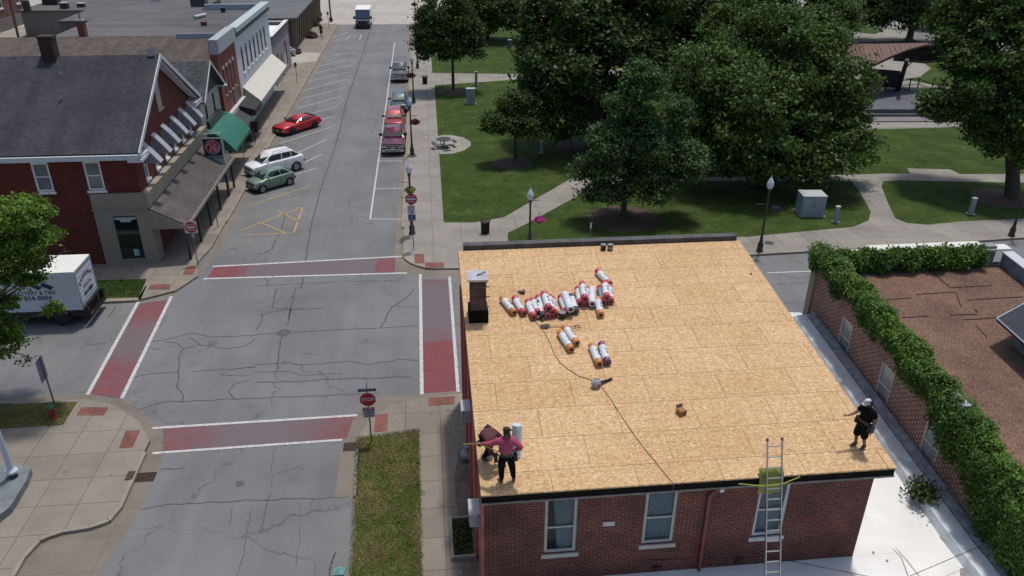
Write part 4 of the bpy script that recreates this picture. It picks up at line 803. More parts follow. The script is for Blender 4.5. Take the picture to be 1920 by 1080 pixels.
# roof plant: each unit stands on its roof and is a thing of its own
def unit(name, label, cat, px, py, z, w_, d_, h_, m, group=None, cap=None):
    a = G(px, py, z); t = thing(name, label, cat, (a.x, a.y, z), 0, group)
    mb = MB(); mb.box(-w_/2,-d_/2,0,w_/2,d_/2,h_); mb.build('casing', m, t)
    mb = MB(); mb.box(-w_/2-.04,-d_/2-.04,h_+.001,w_/2+.04,d_/2+.04,h_+.08); mb.build('lid', cap or m, t)
    return t
UB = mat('dark_unit', (.03,.032,.038), .5, .3); UL = mat('light_unit', (.45,.46,.46), .5)
unit('rooftop_air_unit', 'big black rooftop air unit at the top edge on the white block', 'air unit', 375, 12, 8.6, 1.6, 1.4, .9, UB)
unit('rooftop_vent_box', 'small dark square vent on the white block roof near its cornice', 'vent', 419, 23, 8.6, .42, .42, .4, UB)
unit('rooftop_vent_box', 'small maroon vent box low on the white block roof', 'vent', 383, 48, 8.6, .5, .4, .3, MRN)
unit('rooftop_vent_box', 'pale low roof vent behind the large black air unit', 'vent', 402, 14, 8.6, .8, .5, .22, GREYM)
unit('rooftop_vent_box', 'wide pale roof hatch at the upper edge of the dark flat roof', 'vent', 293, 3, 8.6, 1.1, .8, .18, UL)
unit('rooftop_air_unit', 'dark boxy air unit on the tan metal building roof', 'air unit', 98, 8, 3.85, 2.2, 1.6, 1.3, UB)
unit('rooftop_vent_box', 'dark square vent in the middle of the tan metal building roof', 'vent', 122, 16, 3.85, 1.0, .9, .8, UB, cap=UL)
unit('rooftop_vent_box', 'pale round topped vent right of centre on the tan building roof', 'vent', 153, 13, 3.85, 1.0, .8, .5, UB, cap=UL)
unit('rooftop_vent_box', 'tall thin vent at the left corner of the tan building roof', 'vent', 52, 20, 3.85, .8, .7, 1.3, UB)
a = G(365,36,8.6); b = G(386,31,8.6); mb = MB(); mb.tube([a+Vector((0,0,.2)), b+Vector((0,0,.2))], .17, 10); tag(mb.build('roof_duct', UL, None, 50), 'short pale round duct lying on the white block roof', 'duct')
a = OY(156,70,76.3); t = thing('brick_flue', 'slim red brick chimney standing on the brown roof edge', 'chimney', (a.x,76.5,8.2)); mb = MB(); mb.box(-.3,-.3,0,.3,.3,1.75); mb.build('shaft', BRKO, t); mb = MB(); mb.box(-.36,-.36,1.751,.36,.36,1.86); mb.tube([(0,0,1.8),(0,0,2.3),(.2,0,2.5)], .07, 6); mb.build('flue_pipe', GREYM, t)
t = thing('utility_pole', 'leaning wooden utility pole at the upper left corner', 'pole', (-59.4,127.2,0)); mb = MB(); mb.tube([(0,0,0),(-.5,2,13)], [.2,.14], 8); mb.build('pole_shaft', mat('old_timber', (.10,.075,.055), .9, var=.2), t, 50)
mb = MB(); mb.tube([(-1.6,.9,9.5),(.8,.9,9.4)], .07, 6); mb.build('crossarm', MATS['old_timber'], t)
# ================================================================== BANDSTAND
pv = thing('bandstand_pavilion', 'open park bandstand with a curved copper red metal roof on leaning dark posts', 'pavilion', (50, 82, 0))
Fp = [G(1590,139,3.9),G(1602,130,4.2),G(1627,112,4.9),G(1640,118,4.7),G(1665,106,5.1),G(1700,92,5.6),G(1735,83,5.9),G(1790,82,6.1),G(1850,88,6.0)]
Bp = [G(1580,84,4.3),G(1590,83.5,4.4),G(1615,82,4.6),G(1625,82.3,4.6),G(1655,82,4.7),G(1695,81,4.85),G(1735,80.5,5.0),G(1790,80,5.1),G(1850,84,5.0)]
mb = MB()
def cr(P, n=3):
    out = []
    for a, b in zip(P, P[1:]):
        for k in range(n): out.append(a.lerp(b, k/n))
    return out+[P[-1]]
F2, B2 = Fp, Bp
mb.rings([F2, B2], cap=False, close=False)
COP = mat('copper_roof', (.14,.078,.055), .55, .2, var=.12, vscale=1.0); wpart(mb, 'curved_roof', COP, pv, 25)
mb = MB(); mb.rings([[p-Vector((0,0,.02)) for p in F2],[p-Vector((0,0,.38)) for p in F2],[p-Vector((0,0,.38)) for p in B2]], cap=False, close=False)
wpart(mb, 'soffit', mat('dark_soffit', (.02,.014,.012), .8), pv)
mb = MB()
for P in (F2,): 
    for a, b in zip(P, P[1:]): mb.tube([a+Vector((0,-.03,-.06)), b+Vector((0,-.03,-.06))], .10, 5)
wpart(mb, 'roof_edge', mat('copper_edge', (.20,.10,.075), .5), pv)
mb = MB()
for a0, a1, b0, b1 in zip(F2, F2[1:], B2, B2[1:]):
    for k in range(4): mb.tube([a0.lerp(a1, k/4)+Vector((0,0,.03)), b0.lerp(b1, k/4)+Vector((0,0,.03))], .035, 4)
wpart(mb, 'roof_seams', mat('copper_seam', (.22,.13,.09), .5), pv)
DKB = mat('dark_brown_steel', (.018,.014,.013), .6)
for a, b in ((G(1683,170,.9), G(1701,112,4.9)),(G(1618,158,.9), G(1624,118,4.4)),(G(1790,170,.9), G(1800,112,5.2))):
    mb = MB(); mb.tube([a, b], [.27,.2], 8); mb.tube([a.lerp(b,.7), b+Vector((1.2,.3,.2))], .07, 6); wpart(mb, 'roof_post', DKB, pv, 50)
STG = mat('stage_slate', (.095,.10,.115), .8, var=.2, vscale=1)
mb = MB()
q = [G(1625,205,.9),G(1645,180,.9),G(1660,168,.9),G(1695,165,.9),G(1725,172,.9),G(1760,195,.9),G(1775,205,.9)]
mb.prism([(p.x,p.y) for p in q], .1, .9); wpart(mb, 'stage_floor', STG, pv)
q = [G(1618,214,.5),G(1628,204.5,.5),G(1775,204.5,.5),G(1790,214,.5)]; mb = MB(); mb.prism([(p.x,p.y-.02) for p in q], .1, .5); wpart(mb, 'stage_step', mat('stage_step_slate', (.12,.125,.14), .8), pv)
q = [G(1612,227,.25),G(1618,217,.25),G(1790,217,.25),G(1800,227,.25)]; mb = MB(); mb.prism([(p.x,p.y) for p in q], .1, .25); wpart(mb, 'lower_step', mat('pale_step', (.17,.16,.165), .8), pv)
mb = MB(); q = [G(1672,118,4.6),G(1735,96,5.3),G(1800,96,5.4)]; mb.extr([q[0]+V3(2,3,.3),q[1]+V3(2,3,.3),q[2]+V3(2,3,.3),q[2]+V3(2,3,-1.7),q[1]+V3(2,3,-1.9),q[0]+V3(2,3,-.4)], (0,.15,0)); wpart(mb, 'painted_shade_board', DKB, pv)  # added dark board, its colour stands in for the shade under the roof
mb = MB(); A, B = G(1612,168,.9), G(1682,166,.9); 
for k in range(6):
    a, b = A.lerp(B, k/6), A.lerp(B, (k+1)/6); bow = lambda t: Vector((0,1.2*math.sin(math.pi*t),0)); a = a+bow(k/6); b = b+bow((k+1)/6); mb.extr([a, b, b+Vector((0,0,1.9)), a+Vector((0,0,1.9))], (0,.2,0))
wpart(mb, 'back_wall', mat('dark_back_wall', (.045,.047,.055), .8), pv)
mb = MB(); P = [G(px, py, .9) for px, py in ((1660,168),(1683,170),(1704,167),(1720,166),(1745,175),(1765,185))]
for z in (.5, 1.05): mb.tube([p+Vector((0,0,z)) for p in P], .04, 5)
for p in P: mb.tube([p, p+Vector((0,0,1.15))], .07, 5)
wpart(mb, 'railing', DKB, pv)
sheet('bandstand_plaza', [[(1560,228),(1640,222),(1830,222),(1900,215),(1925,231),(1760,241),(1640,243),(1570,250)], [(1600,84),(1690,92),(1745,130),(1725,146),(1690,150),(1740,160),(1800,170),(1760,220),(1600,220)], [(1600,62),(1640,66),(1700,40),(1730,44),(1690,78),(1600,82)]], .142, PARKC)
# ================================================================== TREES AND IVY
def leaves_mesh(name, C, Nn, size, m, parent, up=.35, jitter=.35, aspect=1.25):
    n = len(C); d = RNG.normal(size=(n,3)); d[:,2] += up*2; 
    if Nn is not None: d += Nn*1.2
    d /= np.linalg.norm(d, axis=1)[:,None]+1e-9
    t = np.cross(d, RNG.normal(size=(n,3))); t /= np.linalg.norm(t, axis=1)[:,None]+1e-9; b = np.cross(d, t)
    s = size*(1+jitter*RNG.uniform(-1,1,size=(n,1)))
    bend = d*s*.18
    V = np.stack([C-t*s, C+b*s*aspect*.55-bend, C+t*s, C-b*s*aspect*.55-bend], 1).reshape(-1,3)
    me = bpy.data.meshes.new(name); me.vertices.add(4*n); me.vertices.foreach_set('co', V.astype(np.float32).ravel())
    me.loops.add(4*n); me.loops.foreach_set('vertex_index', np.arange(4*n, dtype=np.int32)); me.polygons.add(n)
    me.polygons.foreach_set('loop_start', np.arange(0,4*n,4, dtype=np.int32)); me.polygons.foreach_set('loop_total', np.full(n,4,dtype=np.int32))
    me.materials.append(m); me.update(); me.validate(); o = bpy.data.objects.new(name, me); COL.objects.link(o)
    if parent: o.parent = parent
    return o
LF = {
 'dark': leafmat('leaf_dark', [(.020,.046,.011),(.036,.074,.016),(.054,.10,.022),(.088,.145,.032)], .28),
 'maple': leafmat('leaf_maple', [(.030,.068,.018),(.052,.108,.030),(.078,.14,.045),(.13,.20,.085)], .28),
 'mid': leafmat('leaf_mid', [(.030,.068,.013),(.056,.112,.020),(.085,.15,.030),(.125,.195,.045)], .3),
 'bright': leafmat('leaf_bright', [(.055,.12,.014),(.10,.19,.022),(.155,.26,.038),(.22,.33,.07)], .35),
 'ivy': leafmat('leaf_ivy', [(.024,.065,.010),(.055,.125,.014),(.095,.185,.024),(.16,.255,.048)], .2)}
def tree(label, base, lobes, kind, leaf=.26, dens=1.0, trunk_r=.25, group=None, lean=(0,0), clump=.8, name='broadleaf_tree', trunk_h=None, limb=1.0):
    """lobes: (dx,dy,z,rx,ry,rz) crown masses relative to the base point"""
    x, y = base[0], base[1]; t = thing(name, label, 'tree', (x, y, .1), 0, group)
    zmin = min(l[2]-l[5]*.5 for l in lobes); mb = MB(); h = trunk_h or max(1.5, zmin+.5)
    tip = Vector((lean[0], lean[1], h)); mb.tube([(0,0,-.1),(0,0,.15),(lean[0]*.4,lean[1]*.4,h*.5), tip], [trunk_r*1.7,trunk_r*1.15,trunk_r*.95,trunk_r*.8], 10)
    for l in lobes:
        c = Vector((l[0], l[1], l[2]))
        mb.tube([tip-Vector((0,0,.3)), tip.lerp(c,.5)+Vector((random.uniform(-.3,.3),random.uniform(-.3,.3),.2)), c, c+Vector((0,0,l[5]*.6))], [trunk_r*.6*limb,trunk_r*.35*limb,trunk_r*.2*limb,.02*limb], 6)
        for k in range(5):
            v = Vector((random.gauss(0,1), random.gauss(0,1), random.gauss(0,.5))).normalized(); e = c+Vector((v.x*l[3]*.8, v.y*l[4]*.8, v.z*l[5]*.8)); mb.tube([c-Vector((0,0,l[5]*.3)), c.lerp(e,.5), e], [trunk_r*.2*limb,trunk_r*.12*limb,.012*limb], 5)
    mb.build('trunk', BARK, t, 50)
    CC = []; NNs = []
    for l in lobes:
        area = (l[3]*l[4]+l[4]*l[5]+l[3]*l[5])/3*4*math.pi; nc = int(area/(clump**2)*1.25*dens)
        v = RNG.normal(size=(nc,3)); v /= np.linalg.norm(v, axis=1)[:,None]; rad = 1-np.abs(RNG.normal(size=(nc,1)))*.16
        k = RNG.uniform(size=(nc,1)) < .22; rad = np.where(k, RNG.uniform(.3,.8,size=(nc,1)), rad)
        q3 = v*np.array([l[3],l[4],l[5]])/clump*.62+l[0]; nz = np.sin(q3[:,0]*1.3+q3[:,1]*.7)+np.sin(q3[:,1]*1.7-q3[:,2]*1.1+2)+np.sin(q3[:,2]*1.5+q3[:,0]*.9+4)
        keep = (v[:,2] > -.75) & (nz > -.75); v = v[keep]; rad = rad[keep]*(1+.13*nz[keep][:,None])
        cc = v*rad*np.array([l[3],l[4],l[5]])+np.array([l[0],l[1],l[2]])
        leaf_ = leaf*.52; nl = int(15*(clump/leaf)**1.3); cs = np.repeat(cc, nl, 0); vs = np.repeat(v, nl, 0)
        sz = RNG.uniform(.6,1.25,size=(len(cc),1)); sz = np.repeat(sz, nl, 0)
        off = RNG.normal(size=cs.shape)*np.array([.5,.5,.26])*clump*sz
        CC.append(cs+off); NNs.append(vs*.5)
    C = np.concatenate(CC); C[:,2] = np.maximum(C[:,2], .9)
    leaves_mesh('crown', C, np.concatenate(NNs), leaf_, LF[kind], t); return t
def lob(px, py, Y, rpx, base, rz_=1.0, ry=1.0):
    """crown mass seen around (px,py) at depth Y with a radius of rpx photo pixels"""
    c = OY(px, py, Y); d = (c-Vector((0,0,CH))).dot(_f); r = rpx*d/CF; return (c.x-base[0], c.y-base[1], c.z-.1, r, r*ry, r*rz_)
GP = 'park trees'
b0 = G(850,170,.1); tree('dark round crowned young tree beside the park walk, near the parked cars', b0, [lob(840,60,90,48,b0),lob(815,85,90,36,b0),lob(868,88,90,34,b0),lob(838,20,90.5,42,b0),lob(880,40,91,30,b0),lob(805,45,90,28,b0)], 'dark', .26, 1.1, .17, GP)
b0 = G(966,303,.1); tree('small low round tree on the lawn right of the picnic table', b0, [lob(960,222,64,38,b0,.62),lob(985,235,63.5,34,b0,.6),lob(935,232,63.5,28,b0,.6),lob(968,195,64.5,34,b0,.6),lob(1010,215,65,30,b0,.6)], 'dark', .2, 1.1, .12, GP, clump=.55)
b0 = G(1110,285,.1); tree('very large dark maple in the middle of the park', b0, [lob(1110,120,67,100,b0,.8),lob(1040,150,68,62,b0),lob(1060,60,70,80,b0),lob(1160,50,69,85,b0),lob(1200,120,68,70,b0),lob(1100,210,67,75,b0,.7),lob(1050,10,71,60,b0),lob(1180,-10,71,80,b0),lob(1015,95,70,40,b0)], 'dark', .34, 1.15, .5, GP, clump=1.0)
b0 = G(1168,408,.1); tree('pale leaved maple standing closest to the roof being repaired', b0, [lob(1180,300,50.6,66,b0,.8),lob(1185,230,51,50,b0,.9),lob(1205,160,51,34,b0),lob(1165,195,51,26,b0),lob(1110,325,50.5,40,b0,.6),lob(1150,268,50.5,42,b0,.7),lob(1262,318,50.5,46,b0,.7),lob(1190,355,50,60,b0,.45),lob(1240,255,51,44,b0,.8),lob(1300,285,51,30,b0,.7),lob(1260,205,51.5,28,b0),lob(1130,360,50,34,b0,.5)], 'maple', .2, 1.1, .2, GP, clump=.62)
b0 = G(1425,345,.1); tree('broad spreading tree with the widest crown, right of centre in the park', b0, [lob(1430,190,57,110,b0,.85),lob(1340,150,59,80,b0),lob(1340,270,56,75,b0,.85),lob(1520,160,58,90,b0,.9),lob(1560,250,56,80,b0,.75),lob(1440,90,60,95,b0,.8),lob(1420,280,55,85,b0,.7),lob(1480,300,55,70,b0,.6),lob(1570,190,58,42,b0),lob(1520,75,61,62,b0),lob(1290,210,58,50,b0),lob(1630,280,56,38,b0,.7)], 'mid', .26, 1.1, .45, GP, clump=.85)
b0 = G(1897,372,.1); tree('tall tree with a heavy leaning trunk at the right edge of the park', b0, [lob(1860,60,56,82,b0,.85),lob(1815,130,55,50,b0,.9),lob(1875,160,53,70,b0,.8),lob(1930,100,54,90,b0),lob(1900,240,52,58,b0,.55),lob(1805,50,58,52,b0),lob(1845,0,58,76,b0),lob(1930,20,56,80,b0),lob(1845,215,54,48,b0,.6),lob(1765,185,55,36,b0,.6),lob(1745,205,55,24,b0,.7),lob(1795,215,54,36,b0,.6),lob(1900,285,51,48,b0,.5),lob(1860,250,52,44,b0,.5),lob(1960,220,51,70,b0,.6)], 'mid', .25, .9, .5, GP, lean=(-.8,.8), clump=.8)
b0 = G(1703,82,.1); tree('dark tree with a thick trunk behind the bandstand roof', b0, [lob(1700,10,116,60,b0,.8),lob(1650,15,116,45,b0,.8),lob(1745,30,116,42,b0,.6),lob(1700,-40,117,70,b0),lob(1620,30,118,34,b0,.7)], 'dark', .42, 1.0, .5, GP, clump=1.4)
b0 = Vector((24,112,.1)); tree('tall dark tree rising behind the middle of the park beyond the large maple', b0, [lob(1250,30,108,90,b0),lob(1180,20,110,80,b0),lob(1330,10,108,80,b0),lob(1290,80,104,60,b0)], 'dark', .42, 1.0, .4, GP, clump=1.4)
b0 = Vector((46,102,.1)); tree('bushy tree between the widest crown and the bandstand', b0, [lob(1420,20,98,70,b0),lob(1490,30,98,75,b0),lob(1545,40,98,50,b0,.8),lob(1380,60,96,55,b0),lob(1575,25,99,32,b0)], 'mid', .36, 1.0, .3, GP, clump=1.2)
b0 = Vector((9.5,123,.1)); tree('dark tree behind the young round crowned tree, beside the far walk', b0, [lob(930,20,122,48,b0),lob(900,0,123,40,b0),lob(955,35,122,30,b0,.8),lob(905,45,121,26,b0)], 'dark', .4, 1.1, .25, GP, clump=1.2)
b0 = Vector((88,132,.1)); tree('dense dark tree at the top right edge beyond the far lawn', b0, [lob(1790,-5,128,60,b0,.7),lob(1870,0,126,70,b0,.7),lob(1760,40,127,34,b0,.6),lob(1940,0,128,70,b0)], 'dark', .45, 1.0, .4, GP, clump=1.5)
b0 = Vector((-20.6,31.0,.1)); tree('feathery bright green locust hanging over the white box truck at the left edge', b0, [lob(15,465,32,56,b0,.6),lob(48,530,32,17,b0,.6),lob(30,560,32,18,b0,.6),lob(70,520,32,15,b0,.6),lob(20,600,32,26,b0,.7),lob(75,445,32,40,b0,.45),lob(-8,565,32,42,b0,.6),lob(105,440,32,28,b0,.4),lob(60,492,32,24,b0,.5),lob(40,400,32,50,b0,.5),lob(12,640,32,32,b0,.55),lob(35,620,32,22,b0,.7),lob(102,578,32,13,b0,.6),lob(-60,480,32,90,b0),lob(-60,600,32,60,b0,.8),lob(-40,410,32,60,b0,.7),lob(120,470,32,16,b0,.5),lob(52,668,32,14,b0,.8)], 'bright', .13, 1.0, .28, 'street trees', clump=.34, name='locust_tree', trunk_h=3.2, limb=.33)
# ivy: leaves hung over the two parapets of the right-hand building
pts = []; nrm = []
NV = 95000
yy = RNG.uniform(9.5, 30.4, NV); tt = RNG.uniform(0, 1, NV)
ptop = np.interp(yy, [8,14,16.4,19.5,23.3,26.5,30.3], [3.9,4.4,4.95,5.6,6.15,6.4,6.62])
wav = .10*np.sin(yy*3.1)+.08*np.sin(yy*7.3+1)+.06*np.sin(yy*13.7)
drop = np.interp(yy, [9,12,16,18.5,20.2,22,24,26,28,30.4], [3.2,3.0,2.7,1.95,1.35,1.0,.85,.80,.72,.9])+.25*np.sin(yy*2.3)+.15*np.sin(yy*5.9)
over = np.interp(yy, [9,14,18,23,30.4], [1.0,1.0,.92,.80,.95])+.12*np.sin(yy*1.9+2)+.08*np.sin(yy*6.1)
X = np.where(tt < .5, 16.90+wav*.5-.22*np.sin(tt*2*math.pi*.5), 16.86+(tt-.5)/.5*over); Z = np.where(tt < .5, ptop+.18-(1-tt/.5)*drop, ptop+.22+wav-.30*((tt-.5)/.5)**2*1.6)
C = np.stack([X, yy, Z], 1)+RNG.normal(size=(NV,3))*np.array([.09,.09,.09])
clm = RNG.uniform(9.5,30.4,size=(420,)); 
Nn = np.where((tt < .5)[:,None], np.array([[-1,0,.3]]), np.array([[.1,0,1.]]))
ivt = thing('ivy', 'thick green ivy trailing over the top of the brick wall beside the brown gravel roof', 'ivy', (17, 20, 4))
ivl = leaves_mesh('ivy_leaves', C-np.array([[17,20,4]]), Nn, .062, LF['ivy'], ivt, up=.3, aspect=.75)
NV2 = 22000; xx = RNG.uniform(17.4, 24.6, NV2); h = RNG.uniform(0,1,NV2); C2 = np.stack([xx, 29.93-.25*np.sin(h*math.pi)+.12*np.sin(xx*5), 6.72-(h**.9)*(1.0+.2*np.sin(xx*3.3))], 1)+RNG.normal(size=(NV2,3))*np.array([.08,.10,.07])
ivt2 = thing('ivy', 'green ivy covering the inside of the far parapet above the brown gravel roof', 'ivy', (21, 29.9, 5.6))
leaves_mesh('ivy_leaves', C2-np.array([[21,29.9,5.6]]), np.tile(np.array([[0,-1,.4]]), (NV2,1)), .058, LF['ivy'], ivt2)
mb = MB()
for k in range(60):
    y = random.uniform(14,30); z = float(np.interp(y, [8,14,16.4,19.5,23.3,26.5,30.3], [3.9,4.4,4.95,5.6,6.15,6.4,6.62])); mb.tube([(17.3,y,z+.02),(16.92,y+random.uniform(-.2,.2),z),(16.93,y+random.uniform(-.3,.3),z-random.uniform(.4,1.0))], .012, 4)
o = mb.build('stems', BARK, ivt); o.location = (-17,-20,-4)
for (px, py, n_, s_, lab) in ((1745,935,900,.28,'small weedy bush growing against the white annex parapet'),):
    c = G(px, py, 2.5); t = thing('weed_bush', lab, 'bush', (c.x-.35, c.y, 2.55)); leaves_mesh('foliage', RNG.normal(size=(n_,3))*np.array([.2,.25,.16])+np.array([0,0,.3]), None, .06, LF['dark'], t)
    mb = MB(); [mb.tube([(0,0,-.1),(random.uniform(-.2,.2),random.uniform(-.2,.2),.4)], .012, 4) for k in range(6)]; mb.build('stems', BARK, t)
# grass blades on the near verges (countless, so one object)
def tufts(name, poly, n, size, cols, z=.135, label='grass'):
    P = P2(poly); xs = [p.x for p in P]; ys = [p.y for p in P]; out = []
    pts = RNG.uniform(size=(n*3,2))*np.array([max(xs)-min(xs), max(ys)-min(ys)])+np.array([min(xs), min(ys)]); inside = np.zeros(len(pts), bool)
    for i in range(len(P)):
        a, b = P[i], P[(i+1) % len(P)]; cond = ((a.y > pts[:,1]) != (b.y > pts[:,1])); xi = (b.x-a.x)*(pts[:,1]-a.y)/((b.y-a.y) or 1e-9)+a.x; inside ^= cond & (pts[:,0] < xi)
    pts = pts[inside][:n]; C = np.column_stack([pts, np.full(len(pts), z+size*.5)])
    C[:,:2] += RNG.normal(size=(len(C),2))*.03
    o = leaves_mesh(name, C, None, size, cols, None, up=-.2, aspect=.35); return stuff(tag(o, label, 'grass'))
_m = leafmat('blade_mixed', [(.07,.14,.02),(.12,.20,.032),(.17,.25,.05)], .3); N, L, b = nd(_m)
geo_ = N.new('ShaderNodeNewGeometry'); _dry = ramp(N, L, geo_.outputs['Random Per Island'], [(0,(.17,.17,.06)),(.5,(.32,.27,.12)),(1,(.46,.38,.20))])
fdry_ = ramp(N, L, noise(N, L, objvec(N, L), .75, 5, .65), [(.42, 0.0), (.58, .9)]); _old = b.inputs['Base Color'].links[0].from_socket; _c = mixc(N, L, fdry_, _old, _dry); L.new(_c, b.inputs['Base Color'])
for n_ in N:
    if n_.type == 'BSDF_TRANSLUCENT': L.new(_c, n_.inputs[0])
MATS['blade_dry'] = _m
tufts('grass_blades', [(668,824),(700,820),(787,808),(793,1078),[-.8,17],[-3.3,17],[-3.3,19.9],(664,930)], 26000, .045, _m, label='patchy half dry grass in the strip beside the brick building')
tufts('grass_blades', [(262,561),(275,527),(190,530),(150,533),(150,560)], 6000, .05, leafmat('blade_green', [(.03,.07,.012),(.05,.11,.016),(.09,.15,.03)], .2), label='green grass in the verge behind the box truck')
tufts('grass_blades', [[-24,31.5],(0,764),(146,758),(120,801),(0,808),[-24,29.3]], 7000, .045, MATS['blade_dry'], label='sparse dry grass round the fire hydrant')
# ================================================================== VEHICLES
def paint(name, c, metal=.25): return mat(name, c, .28, metal, coat=.6)
def car(name, label, cat, loc, heading, L=4.8, W=1.9, wb=2.85, wr=.34, prof=None, cab=None, lower=.24, col=None, glass=None, rimm=None, group=None, grille='bar', roofm=None, racks=False, bumper=None, bed=None, mirror=True, trimk=True):
    """car pointing along +x of its own frame. prof = [(x, z_top, half width)] nose to tail; cab = (x_cowl, x_roof_front, x_roof_rear, x_tail, z_roof, half width at roof)"""
    t = thing(name, label, cat, (loc[0], loc[1], .006), heading, group); col = col; GL = glass or GLS; rimm = rimm or ALU
    mb = MB(); rings = []
    for x, zt, hw in prof:
        zb = lower if abs(x) < L/2-.25 else lower+.12
        zm = zb+(zt-zb)*.5
        rings.append([Vector((x,0,zb)),Vector((x,hw*.86,zb)),Vector((x,hw*.975,zb+.12)),Vector((x,hw,zm)),Vector((x,hw*.985,zm+(zt-zm)*.45)),Vector((x,hw*.93,zt-.055)),Vector((x,hw*.80,zt)),Vector((x,0,zt+.025)),
          Vector((x,-hw*.80,zt)),Vector((x,-hw*.93,zt-.055)),Vector((x,-hw*.985,zm+(zt-zm)*.45)),Vector((x,-hw,zm)),Vector((x,-hw*.975,zb+.12)),Vector((x,-hw*.86,zb))])
    mb.rings(rings); body = mb.build('body', col, t, 38)
    xc, xf, xr, xt, zr, rw = cab
    def hw_at(x): 
        for (a, za, ha), (b, zb_, hb) in zip(prof, prof[1:]):
            if (a >= x >= b): k = (a-x)/(a-b+1e-9); return za+(zb_-za)*k, ha+(hb-ha)*k
        return prof[-1][1], prof[-1][2]
    zc, hc = hw_at(xc); zt, ht = hw_at(xt); zf, hf = hw_at(xf); zq, hq = hw_at(xr)
    bw = .90
    def ring(x, zbase, hbase, ztop, htop):
        return [Vector((x,hbase,zbase-.03)),Vector((x,hbase,zbase+.01)),Vector((x,(hbase+htop)/2+.015,(zbase+ztop)/2)),Vector((x,htop+.02,ztop-.09)),Vector((x,htop-.08,ztop-.01)),Vector((x,0,ztop+.035)),
                Vector((x,-htop+.08,ztop-.01)),Vector((x,-htop-.02,ztop-.09)),Vector((x,-(hbase+htop)/2-.015,(zbase+ztop)/2)),Vector((x,-hbase,zbase+.01)),Vector((x,-hbase,zbase-.03))]
    mb = MB(); hb_ = min(hc, hf, hq, ht)*bw
    R0 = ring(xc, zc, hb_*.94, zc+.04, hb_*.90); R1 = ring(xf, zf, hb_, zr-.03, rw*.97); R2 = ring((xf+xr)/2, (zf+zq)/2, hb_, zr, rw); R3 = ring(xr, zq, hb_, zr-.04, rw*.97); R4 = ring(xt, zt, hb_*.95, zt+.04, hb_*.88)
    mb.rings([R0,R1,R2,R3,R4]); mb.build('roof', roofm or col, t, 30)
    # glass panels set just proud of the cabin shell
    def panel(nm, pts, off, m=GL):
        mb = MB(); mb.extr([Vector(p)+Vector(off) for p in pts], Vector(off)*.4); return mb.build(nm, m, t)
    ws = [(R0[1]+Vector((-.06,-.06,.05))), R1[3].lerp(R0[3],.06)+Vector((0,-.10,-.02)), R1[7].lerp(R0[7],.06)+Vector((0,.10,-.02)), R0[9]+Vector((-.06,.06,.05))]
    n = (Vector((R1[5].x,0,R1[5].z))-Vector((xc,0,zc))).normalized(); nn = Vector((n.z,0,-n.x)); nn = nn if nn.z > 0 else -nn
    panel('windscreen', ws, nn*.05)
    rg = [(R4[1]+Vector((.05,-.08,.06))), R3[3].lerp(R4[3],.10)+Vector((0,-.10,-.0)), R3[7].lerp(R4[7],.10)+Vector((0,.10,.0)), R4[9]+Vector((.05,.08,.06))]
    n = (Vector((R3[5].x,0,R3[5].z))-Vector((xt,0,zt))).normalized(); nn = Vector((n.z,0,-n.x)); nn = nn if nn.z > 0 else -nn
    panel('rear_window', rg, nn*.05)
    for s in (1,-1):
        def side(xa, xb, inset=.05):
            def pt(x, up):
                # interpolate between the cabin rings
                for A, B in ((R0,R1),(R1,R2),(R2,R3),(R3,R4)):
                    xa_, xb_ = A[1].x, B[1].x
                    if xa_ >= x >= xb_:
                        k = (xa_-x)/(xa_-xb_+1e-9); lo = A[1].lerp(B[1],k); md = A[2].lerp(B[2],k); hi = A[3].lerp(B[3],k); break
                else: lo, md, hi = R4[1], R4[2], R4[3]
                p = lo.lerp(md, .12) if up == 0 else (md if up == 1 else md.lerp(hi,.95)); return Vector((x, s*(p.y+.012), p.z))
            k = 3; xs = [xa+(xb-xa)*i/k for i in range(k+1)]
            mb = MB()
            for a, b in zip(xs, xs[1:]): mb.quad(pt(a,0),pt(b,0),pt(b,1),pt(a,1)); mb.quad(pt(a,1),pt(b,1),pt(b,2),pt(a,2))
            mb.build('side_window', GL, t)
        span = (xf+.28*(xc-xf))-(xr-.45*(xr-xt)); x_s = xf+.28*(xc-xf)
        if L < 3.9: side(x_s, x_s-span*.55); side(x_s-span*.60, x_s-span)
        elif bed: side(x_s, x_s-span*.52); side(x_s-span*.57, x_s-span*.98)
        else: side(x_s, x_s-span*.42); side(x_s-span*.46, x_s-span*.75); side(x_s-span*.79, x_s-span)
        for sx in (1,-1):
            x = sx*wb/2+(.05 if sx > 0 else -.02); y = s*(W/2-.02)
            mb = MB(); n = 20; mb.extr([(x+(wr+.07)*math.cos(2*math.pi*k/n), y-s*.012, wr+(wr+.06)*math.sin(2*math.pi*k/n)) for k in range(n)], (0,s*.03,0)); mb.build('wheel_arch', DARK, t)
            mb = MB(); mb.rings([[Vector((x+r*math.cos(2*math.pi*k/n), y+d*s, wr+r*math.sin(2*math.pi*k/n))) for k in range(n)] for r, d in ((wr*.95,-.16),(wr,-.12),(wr,.03),(wr*.93,.05),(wr*.66,.05))]); wh = mb.build('wheel', RUB, t, 40)
            mb = MB(); mb.rings([[Vector((x+r*math.cos(2*math.pi*k/n), y+d*s, wr+r*math.sin(2*math.pi*k/n))) for k in range(n)] for r, d in ((wr*.64,.045),(wr*.62,.058),(wr*.5,.052),(wr*.14,.064))])
            mb.build('rim', rimm, wh, 40)
            mb = MB()
            for k in range(5): a = 2*math.pi*k/5+.3; mb.extr([(x+wr*q*math.cos(a+da), y+.066*s, wr+wr*q*math.sin(a+da)) for q, da in ((.2,-.35),(.5,-.33),(.5,.33),(.2,.35))], (0,.003*s,0))
            mb.build('rim_gap', RUB, wh)
